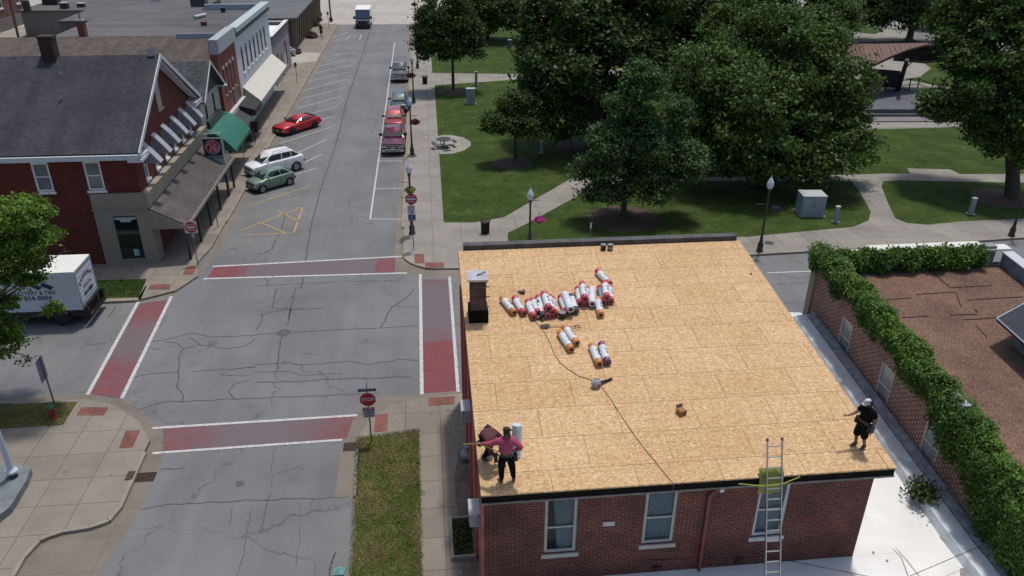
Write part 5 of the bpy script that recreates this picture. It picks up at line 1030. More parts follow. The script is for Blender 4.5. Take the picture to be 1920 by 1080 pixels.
        xh, zh, hh = prof[0]; zh2 = prof[1][1]
        mb = MB(); xx = prof[1][0]+.02; mb.extr([(L/2-.10, s*W*.29, zh2-.30),(L/2-.10, s*W*.43, zh2-.28),(L/2-.14, s*W*.44, zh2-.13),(L/2-.10, s*W*.29, zh2-.16)], (.105,0,0)); mb.build('headlight', mat('headlamp_lens', (.55,.57,.6), .1, .2, coat=.8), t)
        mb = MB(); zt_ = prof[-1][1]; mb.extr([(-L/2+.10, s*W*.33, zt_-.28),(-L/2+.10, s*W*.46, zt_-.26),(-L/2+.12, s*W*.46, zt_-.06),(-L/2+.10, s*W*.33, zt_-.10)], (-.11,0,0)); mb.build('tail_light', mat('tail_lens', (.25,.01,.012), .2, coat=.5), t)
        if mirror:
            mb = MB(); zz = zc+.10; mb.box(xc-.35, min(s*(W/2-.08), s*(W/2+.20)), zz-.02, xc-.28, max(s*(W/2-.08), s*(W/2+.20)), zz+.14+(.08 if bed else 0)); mb.build('side_mirror', BLK if trimk else col, t)
        mb = MB()
        for xd in ((xf*.5+xc*.5)-.1, (xf+xr)/2-.1): mb.box(xd-.006, min(s*W*.4975,s*W*.503), lower+.18, xd+.006, max(s*W*.4975,s*W*.503), zf-.10)
        mb.build('door_gap', DARK, t)
    zg = prof[1][1]
    mb = MB(); gh = .20 if bed else .13; mb.box(L/2-.12, -W*.27, zg-.14-gh, L/2+.012, W*.27, zg-.13); mb.build('grille', BLK if grille != 'chrome' else mat('dark_grille', (.02,.02,.022), .4), t)
    if grille == 'chrome':
        mb = MB(); z0, z1 = zg-.15-gh*1.25, zg-.12
        mb.box(L/2-.1,-W*.29,z1,L/2+.03,W*.29,z1+.05); mb.box(L/2-.1,-W*.29,z0-.05,L/2+.03,W*.29,z0); mb.box(L/2-.1,-W*.29,(z0+z1)/2-.03,L/2+.035,W*.29,(z0+z1)/2+.03); mb.box(L/2-.1,-.04,z0,L/2+.035,.04,z1); mb.box(L/2-.1,-W*.30,z0,L/2+.03,-W*.27,z1); mb.box(L/2-.1,W*.27,z0,L/2+.03,W*.30,z1); mb.build('grille_bars', CHR, t)
        mb = MB(); mb.box(L/2-.15,-W*.47,.42,L/2+.09,W*.47,.66); b_ = mb.build('front_bumper', CHR, t); mb = MB(); mb.box(L/2+.0,-W*.35,.46,L/2+.095,W*.35,.53); mb.build('bumper_vent', BLK, b_)
    else:
        mb = MB(); mb.box(L/2-.2,-W*.40,lower+.06,L/2+.018,W*.40,lower+.20); mb.build('lower_grille', BLK, t)
    mb = MB(); mb.box(L/2+.02,-.16,lower+.22,L/2+(.105 if grille == 'chrome' else .03),.16,lower+.36); mb.build('number_plate', mat('plate_white', (.5,.5,.5), .5), t)
    if racks:
        for s in (1,-1): mb = MB(); mb.tube([(xf-.15,s*(rw-.08),zr+.04),(xf-.3,s*(rw-.07),zr+.10),(xr+.3,s*(rw-.07),zr+.10),(xr+.1,s*(rw-.08),zr+.03)], .022, 6); mb.build('roof_rail', BLK, t)
    if bed:
        xb0, xb1, zbed = bed; mb = MB(); mb.box(xb1+.08,-W*.40,.7,xb0-.05,W*.40,zbed+.032); mb.build('bed_cover', mat('black_vinyl', (.02,.02,.022), .6), t)
    return t
def cprof(L, W, hood, cowl, belt, tail, xcowl):
    h = L/2; w = W/2
    return [(h,hood-.32,w*.74),(h-.06,hood-.14,w*.86),(h-.28,hood-.04,w*.96),(h-.7,hood,w*.995),(xcowl,cowl,w),(0,belt,w),(-h+.9,belt+.02,w),(-h+.30,tail,w*.97),(-h+.06,tail-.08,w*.90),(-h,tail-.30,w*.82)]
def spot(pf, pr, W):                                     # two tyre contact points seen in the photo, on the side nearest us
    a, b = G(*pf), G(*pr); d = (a-b).normalized(); n = Vector((-d.y, d.x, 0))
    if n.y < 0: n = -n
    c = (a+b)/2+n*(W/2-.05); return (c.x, c.y), math.atan2(d.y, d.x)
l, h = spot((549,255),(594,237),1.9); h = R(231)
car('parked_car', 'bright red sports coupe parked at an angle by the left kerb', 'car', l, h, 4.75, 1.92, 2.72, .35, cprof(4.75,1.92,.86,.93,.95,1.0,.65), (.75,-.12,-.95,-2.0,1.36,.60), .18, paint('sports_red', (.50,.010,.022)), rimm=BLK, group='cars parked at an angle', trimk=False)
l, h = spot((496,336),(558,320),1.85); h = R(218)
car('parked_car', 'white crossover with black roof rails parked beside the small green hatchback', 'car', l, h, 4.6, 1.88, 2.8, .39, cprof(4.6,1.88,1.12,1.18,1.20,1.26,1.1), (1.40,.55,-1.35,-2.32,1.82,.68), .26, paint('pearl_white', (.80,.81,.82), .0), group='cars parked at an angle', racks=True, trimk=False)
l, h = spot((498,362),(544,346),1.63); h = R(221)
car('parked_car', 'small pale green hatchback nearest to the yellow hatching', 'car', l, h, 3.55, 1.63, 2.3, .31, cprof(3.55,1.63,.92,1.0,1.0,1.02,.80), (1.0,.30,-.95,-1.65,1.49,.52), .20, paint('sage_green', (.16,.235,.185), .1), group='cars parked at an angle', grille='none', trimk=False)
pk = [(2.92,.80,.80),(2.86,1.06,.90),(2.6,1.13,.97),(2.2,1.16,1.0),(1.15,1.2,1.01),(0,1.2,1.01),(-.62,1.2,1.01),(-.66,1.26,1.01),(-2.6,1.26,1.01),(-2.88,1.22,.99),(-2.92,.75,.97)]
S4 = R(-90)
car('pickup_truck', 'maroon pickup truck with a chrome grille at the near end of the parked row', 'pickup truck', (-3.08, 66.5+2.95), S4, 5.84, 2.02, 3.6, .42, pk, (1.3,.62,-.42,-.66,1.90,.70), .38, paint('maroon_metallic', (.13,.018,.045), .4), group='cars parked along the park kerb', grille='chrome', bed=(-.6,-2.9,1.26))
car('parked_car', 'orange red sport utility car parked behind the maroon pickup', 'car', (-3.18, 76.0), S4, 4.7, 1.9, 2.8, .37, cprof(4.7,1.9,1.08,1.14,1.14,1.15,1.1), (1.25,.5,-1.5,-2.25,1.72,.64), .28, paint('orange_red_metallic', (.30,.035,.035), .35), group='cars parked along the park kerb')
car('parked_car', 'dark teal car parked behind the orange red one', 'car', (-2.85, 83.0), S4, 4.6, 1.85, 2.7, .35, cprof(4.6,1.85,1.0,1.06,1.06,1.08,1.0), (1.15,.45,-1.5,-2.2,1.62,.62), .26, paint('teal_grey_metallic', (.045,.085,.09), .5), group='cars parked along the park kerb')
car('pickup_truck', 'slate grey pickup truck parked alone with chrome bumper, far down the kerb', 'pickup truck', (-3.1, 94.8+2.9), S4, 5.84, 2.02, 3.6, .42, pk, (1.3,.62,-.42,-.66,1.90,.70), .38, paint('slate_metallic', (.085,.11,.125), .5), group='cars parked along the park kerb', grille='chrome', bed=(-.6,-2.9,1.26))
car('parked_car', 'pale car in the driveway beside the low mauve shop', 'car', (-19.6, 111.5), R(200), 4.5, 1.8, 2.7, .34, cprof(4.5,1.8,1.0,1.06,1.06,1.06,1.0), (1.15,.45,-1.4,-2.15,1.5,.62), .24, paint('silver_paint', (.42,.44,.48), .3))
# step van driving towards us at the far end
vt = thing('delivery_van', 'boxy delivery van with a white roof driving towards us at the far end', 'van', (-9.75, 137.0, .006), R(-90))
VB = mat('van_dark_blue', (.05,.065,.08), .4, coat=.3)
mb = MB(); mb.box(-3.6,-1.15,.55,1.5,1.15,2.75); mb.build('cargo_body', WHT, vt)
mb = MB(); mb.extr([(1.5,-1.12,.45),(2.9,-1.12,.45),(2.9,-1.12,1.3),(2.35,-1.12,1.45),(1.75,-1.12,2.7),(1.5,-1.12,2.7)], (0,2.24,0)); mb.build('cab', VB, vt)
mb = MB(); mb.extr([(2.37,-1.02,1.55),(1.86,-1.02,2.58),(1.86,1.02,2.58),(2.37,1.02,1.55)], (.03,0,.015)); mb.build('windscreen', mat('van_glass', (.05,.09,.13), .1, coat=.3), vt)
mb = MB(); mb.box(-3.65,-1.2,2.755,1.75,1.2,2.86); mb.build('roof', mat('van_white_roof', (.72,.73,.70), .5), vt)
mb = MB(); mb.box(2.905,-1.0,.75,2.93,1.0,1.2); mb.build('grille', BLK, vt); mb = MB(); mb.box(2.8,-1.1,.40,3.0,1.1,.62); mb.build('bumper', BLK, vt)
for s in (1,-1):
    mb = MB(); mb.box(2.91,min(s*.78,s*1.0),.92,2.95,max(s*.78,s*1.0),1.08); mb.build('headlight', MATS['headlamp_lens'], vt)
    mb = MB(); mb.box(2.0,min(s*1.14,s*1.5),1.45,2.1,max(s*1.14,s*1.5),1.85); mb.build('side_mirror', BLK, vt)
    for x in (2.0,-2.5): mb = MB(); mb.rings([[Vector((x+r*math.cos(2*math.pi*k/16), s*d, .4+r*math.sin(2*math.pi*k/16))) for k in range(16)] for r, d in ((.4,.8),(.4,1.1),(.25,1.13))]); mb.build('wheel', RUB, vt, 40)
# box truck parked at the left, under the locust
bt = thing('box_truck', 'white box truck with purple lettering parked under the locust tree', 'truck', (-18.4, 39.6, .006), R(180)); BW = mat('truck_white', (.50,.54,.60), .5, var=.05); PUR = mat('purple_lettering', (.022,.012,.05), .5)
mb = MB(); mb.box(0,-1.08,.95,5.6,1.08,3.10); bx = mb.build('box_body', BW, bt)
mb = MB(); mb.box(-.03,-1.11,3.102,5.65,1.11,3.16); mb.build('box_roof', mat('truck_roof_white', (.66,.67,.62), .6, var=.05), bx)
mb = MB()
for y in (-1.10, 1.04): mb.box(-.05,y,.95,-.001,y+.06,3.1)
mb.box(-.05,-1.04,3.0,-.001,1.04,3.1); mb.build('rear_door_frame', ALU, bx)
mb = MB(); mb.box(-.04,-1.0,1.15,-.002,1.0,2.95)
for k in range(6): mb.box(-.05,-1.0,1.4+k*.27,-.041,1.0,1.41+k*.27)
rdor = mb.build('roll_up_door', BW, bx)
mb = MB(); mb.box(-.35,-1.1,.45,-.06,1.1,.6); mb.box(-.30,-1.12,.58,-.07,-.95,1.1); mb.box(-.30,.95,.58,-.07,1.12,1.1)
for k in range(6): mb.box(-.30,-.9+k*.33,.62,-.22,-.84+k*.33,1.25)
mb.box(-.31,-1.0,1.2,-.2,1.0,1.28); mb.box(-.31,-1.0,.62,-.2,1.0,.68); mb.build('tail_lift', mat('black_steel', (.02,.02,.022), .5, .4, var=.3), bt)
mb = MB(); mb.box(.0,-.9,.5,7.4,.9,.94); mb.build('chassis', BLK, bt)
mb = MB(); mb.extr([(5.75,-1.0,.5),(7.9,-1.0,.5),(7.9,-1.0,1.25),(7.2,-1.0,1.4),(6.7,-1.0,2.2),(5.75,-1.0,2.25)], (0,2.0,0)); mb.build('cab', BW, bt)
mb = MB(); mb.extr([(7.22,-.9,1.45),(6.76,-.9,2.12),(6.76,.9,2.12),(7.22,.9,1.45)], (.03,0,.02)); mb.build('windscreen', GLS, bt)
for s in (1,-1):
    for x in (1.2, 6.7): mb = MB(); mb.rings([[Vector((x+r*math.cos(2*math.pi*k/20), s*d, .42+r*math.sin(2*math.pi*k/20))) for k in range(20)] for r, d in ((.42,.7),(.42,1.0),(.26,1.02))]); wh = mb.build('wheel', RUB, bt, 40)
    mb = MB(); mb.box(-.36,min(s*.8,s*1.05),.66,-.355,max(s*.8,s*1.05),.78); mb.build('tail_light', MATS['tail_lens'], bt)
# side facing us is local +y (truck is turned about); text reads left to right for us
def ttx(s, size, x, z, sx=1.0): return text('lettering', s, size, PUR, bx, (x, 1.083, z), (R(90),0,R(180)), sx=sx)
ttx('BATTERY & TIRE', .30, 2.15, 2.02, .95); ttx('854-8884', .36, 2.05, 1.72); ttx('SERVICE', .26, 1.35, 1.22)
mb = MB()
for a, b in ((1.12,1.62),(1.70,2.1)): mb.extr([(a,1.083,2.34),(b,1.083,2.62),(b+.16,1.083,2.42),(a+.2,1.083,2.18)], (0,.004,0))
mb.extr([(2.2,1.083,2.66),(2.9,1.083,2.72),(2.9,1.083,2.5),(2.2,1.083,2.46)], (0,.004,0)); mb.build('swoosh_logo', PUR, bx)
for k, ch in enumerate('BROADWAY'):
    t_ = (k-3.5)/3.5; text('lettering', ch, .28, PUR, rdor, (-.052, -t_*.80*-1*-1, 2.28+.26*(1-t_*t_)), (R(90),-t_*.35*0,R(-90)))
text('lettering', 'BATTERY & TIRE', .14, PUR, rdor, (-.052, 0, 1.98), (R(90),0,R(-90))); text('lettering', '854-8884', .30, PUR, rdor, (-.052, 0, 1.6), (R(90),0,R(-90)))
# ================================================================== STREET FURNITURE
GLOBE = mat('frosted_globe', (.62,.65,.68), .35, spec=.6)
def flowerbasket(parent, x, z, col, name='flower_basket', r=.30):
    mb = MB(); mb.lathe([(.05,-.28),(r*.75,-.16),(r,0.0)], (x,0,z), 12); b = mb.build('basket', mat('coir', (.08,.055,.035), .9), parent, 60); return b
def flowers(label, loc, cols, r=.32, n=900, grp=None):
    t = thing('hanging_flower_basket', label, 'flower basket', loc, 0, grp); v = RNG.normal(size=(n,3)); v /= np.linalg.norm(v,axis=1)[:,None]; v[:,2] = np.abs(v[:,2])*.7-.25
    leaves_mesh('blossoms', v*r*RNG.uniform(.75,1.1,size=(n,1)), v, .045, leafmat('blossom_'+cols[0], cols[1], .2), t)
    mb = MB(); mb.lathe([(.05,-.30),(r*.7,-.2),(r*.85,-.02)], (0,0,0), 12); mb.build('basket', mat('coir', (.06,.045,.03), .9), t, 60)
    mb = MB(); [mb.tube([(r*.8*math.cos(a),r*.8*math.sin(a),0),(0,0,.5)], .006, 4) for a in (0,1.57,3.14,4.71)]; mb.build('chain', BLK, t); return t
def lamp(label, p, group='ornamental street lamps', H=5.05, arms=(), basket=None):
    t = thing('street_lamp', label, 'street lamp', (p.x, p.y, .12), 0, group); mb = MB()
    mb.lathe([(.22,0),(.22,.12),(.17,.16),(.19,.5),(.12,.62),(.10,.95),(.075,1.05),(.06,H-1.2),(.085,H-1.15),(.06,H-1.05),(.11,H-.92),(.14,H-.85),(.14,H-.80)], n=12); mb.build('pole', BRZ, t, 45)
    mb = MB(); mb.lathe([(.13,H-.795),(.20,H-.66),(.215,H-.50),(.17,H-.34),(.10,H-.24),(.12,H-.22),(.05,H-.12),(.03,H-.02),(.008,H+.06)], n=16); mb.build('globe', GLOBE, t, 50)
    for a, z, ln in arms: mb = MB(); mb.tube([(0,0,z),(ln*math.cos(R(a)),ln*math.sin(R(a)),z+.05)], .018, 5); mb.build('banner_arm', BRZ, t)
    return t
LP_ = [((773,438),'street lamp nearest the do not enter sign at the park corner',((180,3.6,.8),(180,2.55,.75))),((773,290),'street lamp beside the maroon pickup truck',((0,3.4,.7),(0,2.9,.5))),((776,193),'street lamp between the slate grey pickup and the teal car',((0,2.9,.5),)),
       ((1424,471),'street lamp on the walk to the right of the bare roof',((180,3.2,.7),)),((1896,442),'street lamp on the walk at the right edge',()),((783,128),'street lamp half hidden by the young round tree',()),((779,40),'farthest street lamp, at the end of the park kerb',())]
for (px, lab, arms) in LP_: lamp(lab, G(px[0], px[1], .12), arms=arms)
q = OY(995, 352, 46.4); lamp('street lamp rising behind the black parapet with the pink flower basket', Vector((q.x, 46.4, 0)), H=OY(995,352,46.4).z-.12, arms=((0,3.1,.62),))
FLG = 'hanging flower baskets'
c = OY(769,353,49.4); flowers('pale yellow flower basket on the lamp above the do not enter sign', (c.x, c.y-.2, c.z), ('yellow',[(.30,.33,.10),(.10,.16,.03),(.45,.45,.25)]), .36, grp=FLG)
c = OY(778,228,66.8); flowers('dark red flower basket hanging on the lamp beside the maroon pickup', (c.x, c.y, c.z), ('darkred',[(.10,.012,.015),(.16,.02,.02),(.05,.03,.01)]), .42, grp=FLG)
c = OY(770,141,85.1); flowers('dark red flower basket on the lamp farther along the parked row', (c.x, c.y, c.z), ('darkred',[(.10,.012,.015)]), .5, grp=FLG)
c = OY(1012,411,46.4); flowers('bright pink flower basket hanging over the lawn behind the roof', (c.x, c.y, c.z), ('pink',[(.50,.045,.30),(.62,.10,.42),(.35,.03,.2)]), .34, grp=FLG)
c = OY(1455,390,46.0); flowers('purple flower basket in the shade behind the lamp right of the roof', (c.x, c.y, c.z), ('purple',[(.09,.04,.16),(.04,.05,.05)]), .3, grp=FLG)
c = OY(777,8,128); flowers('far flower basket at the end of the park kerb', (c.x, c.y, c.z), ('darkred',[(.10,.012,.015)]), .5, grp=FLG)
for (px, py, H_, lab, nm) in ((621,41,7.5,'dark tall pole on the far left corner of the street','street_pole'),(601,31,6.0,'dark signal pole with an orange signal head at the far corner','signal_pole')):
    c = G(px, py); t = thing(nm, lab, 'pole', (c.x, c.y, .1)); mb = MB(); mb.lathe([(.3,0),(.28,.5),(.14,.7),(.11,H_)], n=10); mb.build('pole', BRZ, t, 45)
    if nm == 'signal_pole': mb = MB(); mb.box(-.75,-.2,2.9,-.1,.15,3.6); mb.build('signal_head', mat('signal_orange', (.40,.14,.03), .6), t)
SGM = mat('sign_steel', (.17,.17,.165), .5, .5)
def signpost(label, p, top, h, group=None, r=.032, name='sign_post', lean=(0,0)):
    t = thing(name, label, 'sign', (p.x, p.y, .12), 0, group); mb = MB(); mb.tube([(0,0,0),(lean[0],lean[1],h)], r, 6); mb.build('post', SGM, t); return t
WS_ = mat('sign_face_white', (.60,.60,.62), .45); BK = mat('sign_letter_black', (.02,.02,.025), .6); BL = mat('sign_blue', (.02,.07,.22), .5)
# stop sign
p = G(697,829,.13); t = signpost('red stop sign on a steel post at the corner of the dry grass strip', p, 0, 2.62, name='stop_sign')
mb = MB(); cz = 2.20; rr_ = .345; mb.extr([(rr_*math.cos(R(22.5+45*k)),-.035,cz+rr_*math.sin(R(22.5+45*k))) for k in range(8)], (0,-.004,0)); mb.build('sign_border', WS_, t)
mb = MB(); rr_ = .33; mb.extr([(rr_*math.cos(R(22.5+45*k)),-.0392,cz+rr_*math.sin(R(22.5+45*k))) for k in range(8)], (0,-.004,0)); f_ = mb.build('sign_face', SR, t)
text('lettering', 'STOP', .235, WS_, f_, (0,-.0445,cz), sx=.95)
mb = MB(); mb.box(-.24,-.04,1.32,.24,-.034,1.82); f2 = mb.build('lower_sign', mat('lilac_white', (.42,.38,.46), .5), t); mb = MB(); mb.box(-.232,-.043,1.645,.232,-.041,1.812); mb.build('red_band', mat('sign_dark_red', (.22,.012,.03), .5), f2)
text('lettering', 'STOP', .16, WS_, f2, (0,-.0445,1.73)); text('lettering', 'FOR', .05, BK, f2, (0,-.0415,1.60)); text('lettering', 'PEDESTRIANS', .075, BK, f2, (0,-.0415,1.53), sx=.8); text('lettering', 'IN', .05, BK, f2, (0,-.0415,1.46)); text('lettering', 'CROSSWALK', .075, BK, f2, (0,-.0415,1.39), sx=.9)
mb = MB(); mb.box(-.36,-.03,2.58,.36,-.022,2.72); f3 = mb.build('street_name_sign', mat('sign_teal_blue', (.015,.06,.11), .5), t); text('lettering', 'W MAIN ST', .10, mat('pale_teal', (.3,.45,.5), .5), f3, (0,-.0305,2.65))
mb = MB(); mb.box(-.012,-.34,2.74,-.004,.34,2.87); mb.tube([(0,0,2.6),(0,.02,2.9)], .012, 5); mb.build('cross_street_sign', MATS['sign_teal_blue'], t)
# do not enter signs
def dne(t, cz, s=.62, square=True):
    if square: mb = MB(); mb.box(-s/2,-.04,cz-s/2,s/2,-.035,cz+s/2); mb.build('sign_back', WS_, t)
    o = disc(0, cz, 0, s*.47, -.0405, SR, 'sign_face', t, .003); mb = MB(); mb.box(-s*.36,-.047,cz-s*.075,s*.36,-.044,cz+s*.075); mb.build('white_bar', WS_, o)
    text('lettering', 'DO NOT', s*.19, WS_, o, (0,-.0445,cz+s*.22)); text('lettering', 'ENTER', s*.19, WS_, o, (0,-.0445,cz-s*.22))
p = G(371,494,.12); t = signpost('square do not enter sign in front of the shingled canopy', p, 0, 2.75, name='do_not_enter_sign'); dne(t, 2.42, .75); mb = MB(); mb.box(-.05,-.034,1.72,.14,-.03,2.02); mb.build('small_plate', mat('faded_plate', (.34,.32,.28), .6), t)
p = G(776,467,.12); t = signpost('round do not enter sign above a one way sign at the park corner', p, 0, 3.75, name='do_not_enter_sign', r=.035, lean=(-.06,0)); dne(t, 3.42, .78, False); t.location.x -= .0
mb = MB(); mb.box(-.27,-.04,2.42,.2,-.035,3.0); f_ = mb.build('one_way_sign', WS_, t); text('lettering', 'ONE', .17, BK, f_, (-.035,-.041,2.88)); text('lettering', 'WAY', .17, BK, f_, (-.035,-.041,2.71))
mb = MB(); mb.extr([(-.2,-.041,2.53),(.02,-.041,2.53),(.02,-.041,2.47),(.13,-.041,2.555),(.02,-.041,2.64),(.02,-.041,2.58),(-.2,-.041,2.58)], (0,-.003,0)); mb.build('arrow', BK, f_)
mb = MB(); mb.box(-.25,-.04,1.98,.22,-.035,2.40); f_ = mb.build('parking_sign', BL, t); text('lettering', 'P', .22, WS_, f_, (-.015,-.041,2.24)); text('lettering', 'PARKING', .085, WS_, f_, (-.015,-.041,2.06))
for (px, py, lab, h_) in ((462,325,'brown backed parking sign on the left pavement beside the white crossover',2.35),(558,160,'parking sign on the left pavement beyond the cream awning',2.6),(617,54,'parking sign on the left pavement farthest up the street',2.6),(605,76,'thin signpost on the far left pavement just beside the walking person',2.4)):
    p = G(px, py, .12); t = signpost(lab, p, 0, h_, 'parking signs on the left pavement'); 
    if px != 605: mb = MB(); mb.box(-.16,-.03,h_-.5,.16,-.024,h_); mb.build('sign_plate', mat('olive_sign_back', (.13,.12,.10), .6), t)
p = G(408,428,.12); t = signpost('thin signpost under the shingled canopy', G(409,426,.12), 0, 2.1)
p = G(1110,462,.12); t = signpost('small white sign on a thin post on the lawn behind the black parapet', Vector((p.x, 46.6, 0)), 0, OY(1110,417,46.6).z-.12); mb = MB(); zt = OY(1110,417,46.6).z-.12; mb.box(-.07,-.03,zt-.42,.05,-.026,zt); mb.build('sign_plate', WS_, t)
p = G(102,757,.13); t = signpost('street sign seen edge on beside the fire hydrant', p, 0, 2.5, name='street_sign', r=.035); mb = MB(); mb.box(-.03,-.42,1.35,-.024,.22,2.45); mb.build('sign_plate', mat('sign_back_grey', (.16,.18,.24), .5, .3), t)
# hydrant
p = G(100,783,.13); t = thing('fire_hydrant', 'red fire hydrant with a green cap on the dry grass corner', 'fire hydrant', (p.x, p.y, .13)); HR = mat('hydrant_red', (.24,.02,.02), .5, var=.15); HG = mat('hydrant_green', (.03,.13,.06), .5)
mb = MB(); mb.lathe([(.16,0),(.16,.04),(.11,.06),(.11,.42),(.15,.44),(.15,.5)], n=14); mb.build('barrel', HR, t, 45); mb = MB(); mb.lathe([(.14,.501),(.14,.55),(.11,.63),(.05,.68),(.04,.74),(.03,.75)], n=12); mb.build('bonnet', HG, t, 45)
for a, b in (((.1,0,.36),(.2,0,.36)),((-.1,0,.36),(-.2,0,.36)),((0,-.1,.33),(0,-.22,.33))): mb = MB(); mb.tube([a,b], .06, 8); mb.build('outlet', HR, t, 45)
# white pole on its concrete base
p = G(25,893,.42); t = thing('white_steel_pole', 'white steel pole with a flanged foot on a concrete base at the left edge', 'pole', (p.x, p.y, .42)); mb = MB(); mb.tube([(0,0,.25),(-.02,0,7)], [.115,.085], 12); mb.build('shaft', mat('pole_white_blue', (.50,.55,.62), .4), t, 50)
mb = MB(); mb.lathe([(.15,.20),(.23,.22),(.22,.30),(.16,.34),(.13,.40)], n=12); mb.build('flange', MATS['pole_white_blue'], t, 40); mb = MB(); mb.lathe([(.17,0),(.15,.2)], n=6); mb.build('bolt_cage', mat('brown_steel', (.07,.055,.05), .7), t)
o = MB(); q = [G(-60,880,.4),G(35,872,.4),G(58,878,.4),G(50,900,.4),G(20,950,.4),G(0,966,.4),G(-60,1040,.4)]; o.prism([(p.x,p.y) for p in q], .1, .42); tag(o.build('concrete_base', mat('blue_grey_concrete', (.155,.175,.19), .85, var=.25, vscale=2, bump=.3)), 'raised grey concrete base under the white pole', 'concrete base')
# litter bins, picnic table, cabinets
for (px, py, lab) in ((910,437,'black slatted litter bin with a flared rim at the fork of the walk'),(797,157,'black litter bin at the foot of the young round tree')):
    p = G(px, py, .12); t = thing('litter_bin', lab, 'litter bin', (p.x, p.y, .125), 0, 'black litter bins'); mb = MB(); mb.lathe([(.24,0),(.25,.8)], n=16); mb.build('liner', mat('bin_black', (.010,.010,.012), .6), t, 50)
    mb = MB()
    for k in range(20): a = 2*math.pi*k/20; c_, s_ = math.cos(a), math.sin(a); mb.tube([(.26*c_,.26*s_,.02),(.28*c_,.28*s_,.75),(.36*c_,.36*s_,.95)], .016, 4)
    mb.build('slats', BLK, t)
p = G(833,276,.15); t = thing('picnic_table', 'round dark picnic table with curved benches on its concrete pad', 'picnic table', (p.x, p.y, .15)); PB = mat('picnic_dark', (.035,.04,.045), .5)
mb = MB(); mb.lathe([(.62,.72),(.62,.77),(.58,.78)], n=20); mb.build('tabletop', PB, t, 40); mb = MB(); mb.tube([(0,0,0),(0,0,.72)], .06, 8); [mb.tube([(0,0,.12),(.95*math.cos(a),.95*math.sin(a),.12),(.95*math.cos(a),.95*math.sin(a),.42)], .035, 6) for a in (.3,1.9,3.4,5.0)]; mb.build('frame', BLK, t)
for a in (.3,1.9,3.4,5.0):
    mb = MB(); pts = []
    for r_, rng in ((.82, range(5)), (1.14, range(4,-1,-1))): pts += [(r_*math.cos(a+(k-2)*.2), r_*math.sin(a+(k-2)*.2)) for k in rng]
    mb.prism(pts, .43, .48); mb.build('bench', PB, t)
CAB = mat('cabinet_grey_green', (.30,.34,.37), .5, var=.08)
def cabinet(label, px, py, w_, d_, h_, slope=.0, rot=0, name='utility_cabinet', cat='utility box', m=CAB):
    p = G(px, py, .13); t = thing(name, label, cat, (p.x, p.y+d_/2, .13), rot)
    mb = MB(); mb.box(-w_/2-.1,-d_/2-.1,0,w_/2+.1,d_/2+.1,.08); mb.build('pad', PARKC, t); mb = MB(); mb.box(-w_/2,-d_/2,.081,w_/2,d_/2,h_); b_ = mb.build('case', m, t)
    mb = MB(); mb.box(-.01,-d_/2-.01,.15,.01,-d_/2-.001,h_-.12); mb.box(.06,-d_/2-.03,h_*.55,.1,-d_/2-.002,h_*.65); mb.build('door_seam', GREYM, b_)
    mb = MB(); mb.prism([(-w_/2-.03,-d_/2-.03),(w_/2+.03,-d_/2-.03),(w_/2+.03,d_/2+.03),(-w_/2-.03,d_/2+.03)], h_+.001, h_+.06+slope); mb.build('lid', mat('cabinet_lid', (.42,.44,.45), .5), b_); return t
cabinet('grey electrical cabinet with a pale lid on the lawn near the young tree', 883, 196, .9, .6, 1.6)
cabinet('large boxy green grey transformer under the spreading tree', 1524, 407, 1.65, 1.3, 1.5, .0, R(-6), 'transformer_box', 'transformer')
cabinet('narrow grey post like box right of the large transformer', 1567, 418, .26, .2, 1.15); cabinet('narrow grey utility box on the far right lawn', 1821, 403, .30, .22, 1.2)
cabinet('thin grey utility post behind the electrical cabinet', 893, 160, .3, .2, 1.5, name='utility_post'); cabinet('thin grey utility post on the lawn by the small low tree', 1015, 288, .25, .2, 1.0, name='utility_post'); cabinet('small green utility box on the upper lawn behind the young tree', 956, 92, .5, .4, 1.2, m=mat('box_green', (.05,.12,.09), .6))
p = G(578,5); t = thing('newspaper_box', 'grey low box on the far side of the cross street at the top', 'box', (-20.5,158,0)); mb = MB(); mb.box(-.8,-.4,0,.8,.4,1.1); mb.build('case', GREYM, t); mb = MB(); mb.box(-.85,-.45,1.101,.85,.45,1.2); mb.build('lid', CAB, t)
for (px, py, lab) in ((585,70,'purple leaved shrub in the bed at the near end of the brown building'),(590,48,'small dark shrub midway along the bed of the brown building'),(594,38,'dark shrub at the far end of the bed of the brown building'),(552,100,'dark round shrub at the corner of the driveway')):
    p = G(px, py, .15); t = thing('shrub', lab, 'shrub', (p.x, p.y, .12), 0, 'shrubs by the brown building'); n_ = 700; v = RNG.normal(size=(n_,3)); v /= np.linalg.norm(v,axis=1)[:,None]; v[:,2] = np.abs(v[:,2]); leaves_mesh('foliage', v*np.array([.9,1.1,.9])*RNG.uniform(.6,1.05,size=(n_,1)), v, .16, leafmat('shrub_purple', [(.06,.04,.045),(.09,.06,.06),(.05,.06,.04)], .1), t)
    mb = MB(); [mb.tube([(0,0,0),(random.uniform(-.5,.5),random.uniform(-.5,.5),.7)], .03, 4) for k in range(5)]; mb.build('stems', BARK, t)
for (px, py, lab, c_) in ((447,205,'dark clothing rack standing under the black shop awning','rack'),(463,214,'second dark display rack outside the narrow brick shop','rack')):
    p = OX(px, py+16, -15.7); t = thing('display_rack', lab, 'rack', (-15.8, 70.2 if px == 447 else 73.2, .12)); mb = MB()
    for x in (-.4,.4): mb.tube([(x,-.5,0),(x,-.5,1.4),(x,.5,1.4),(x,.5,0)], .03, 5)
    mb.tube([(-.4,0,1.35),(.4,0,1.35)], .03, 5); mb.build('frame', BLK, t); mb = MB(); mb.box(-.3,-.42,.5,.3,.42,1.3); mb.build('goods', mat('dark_goods', (.05,.035,.04), .9, var=.6, vscale=5), t)
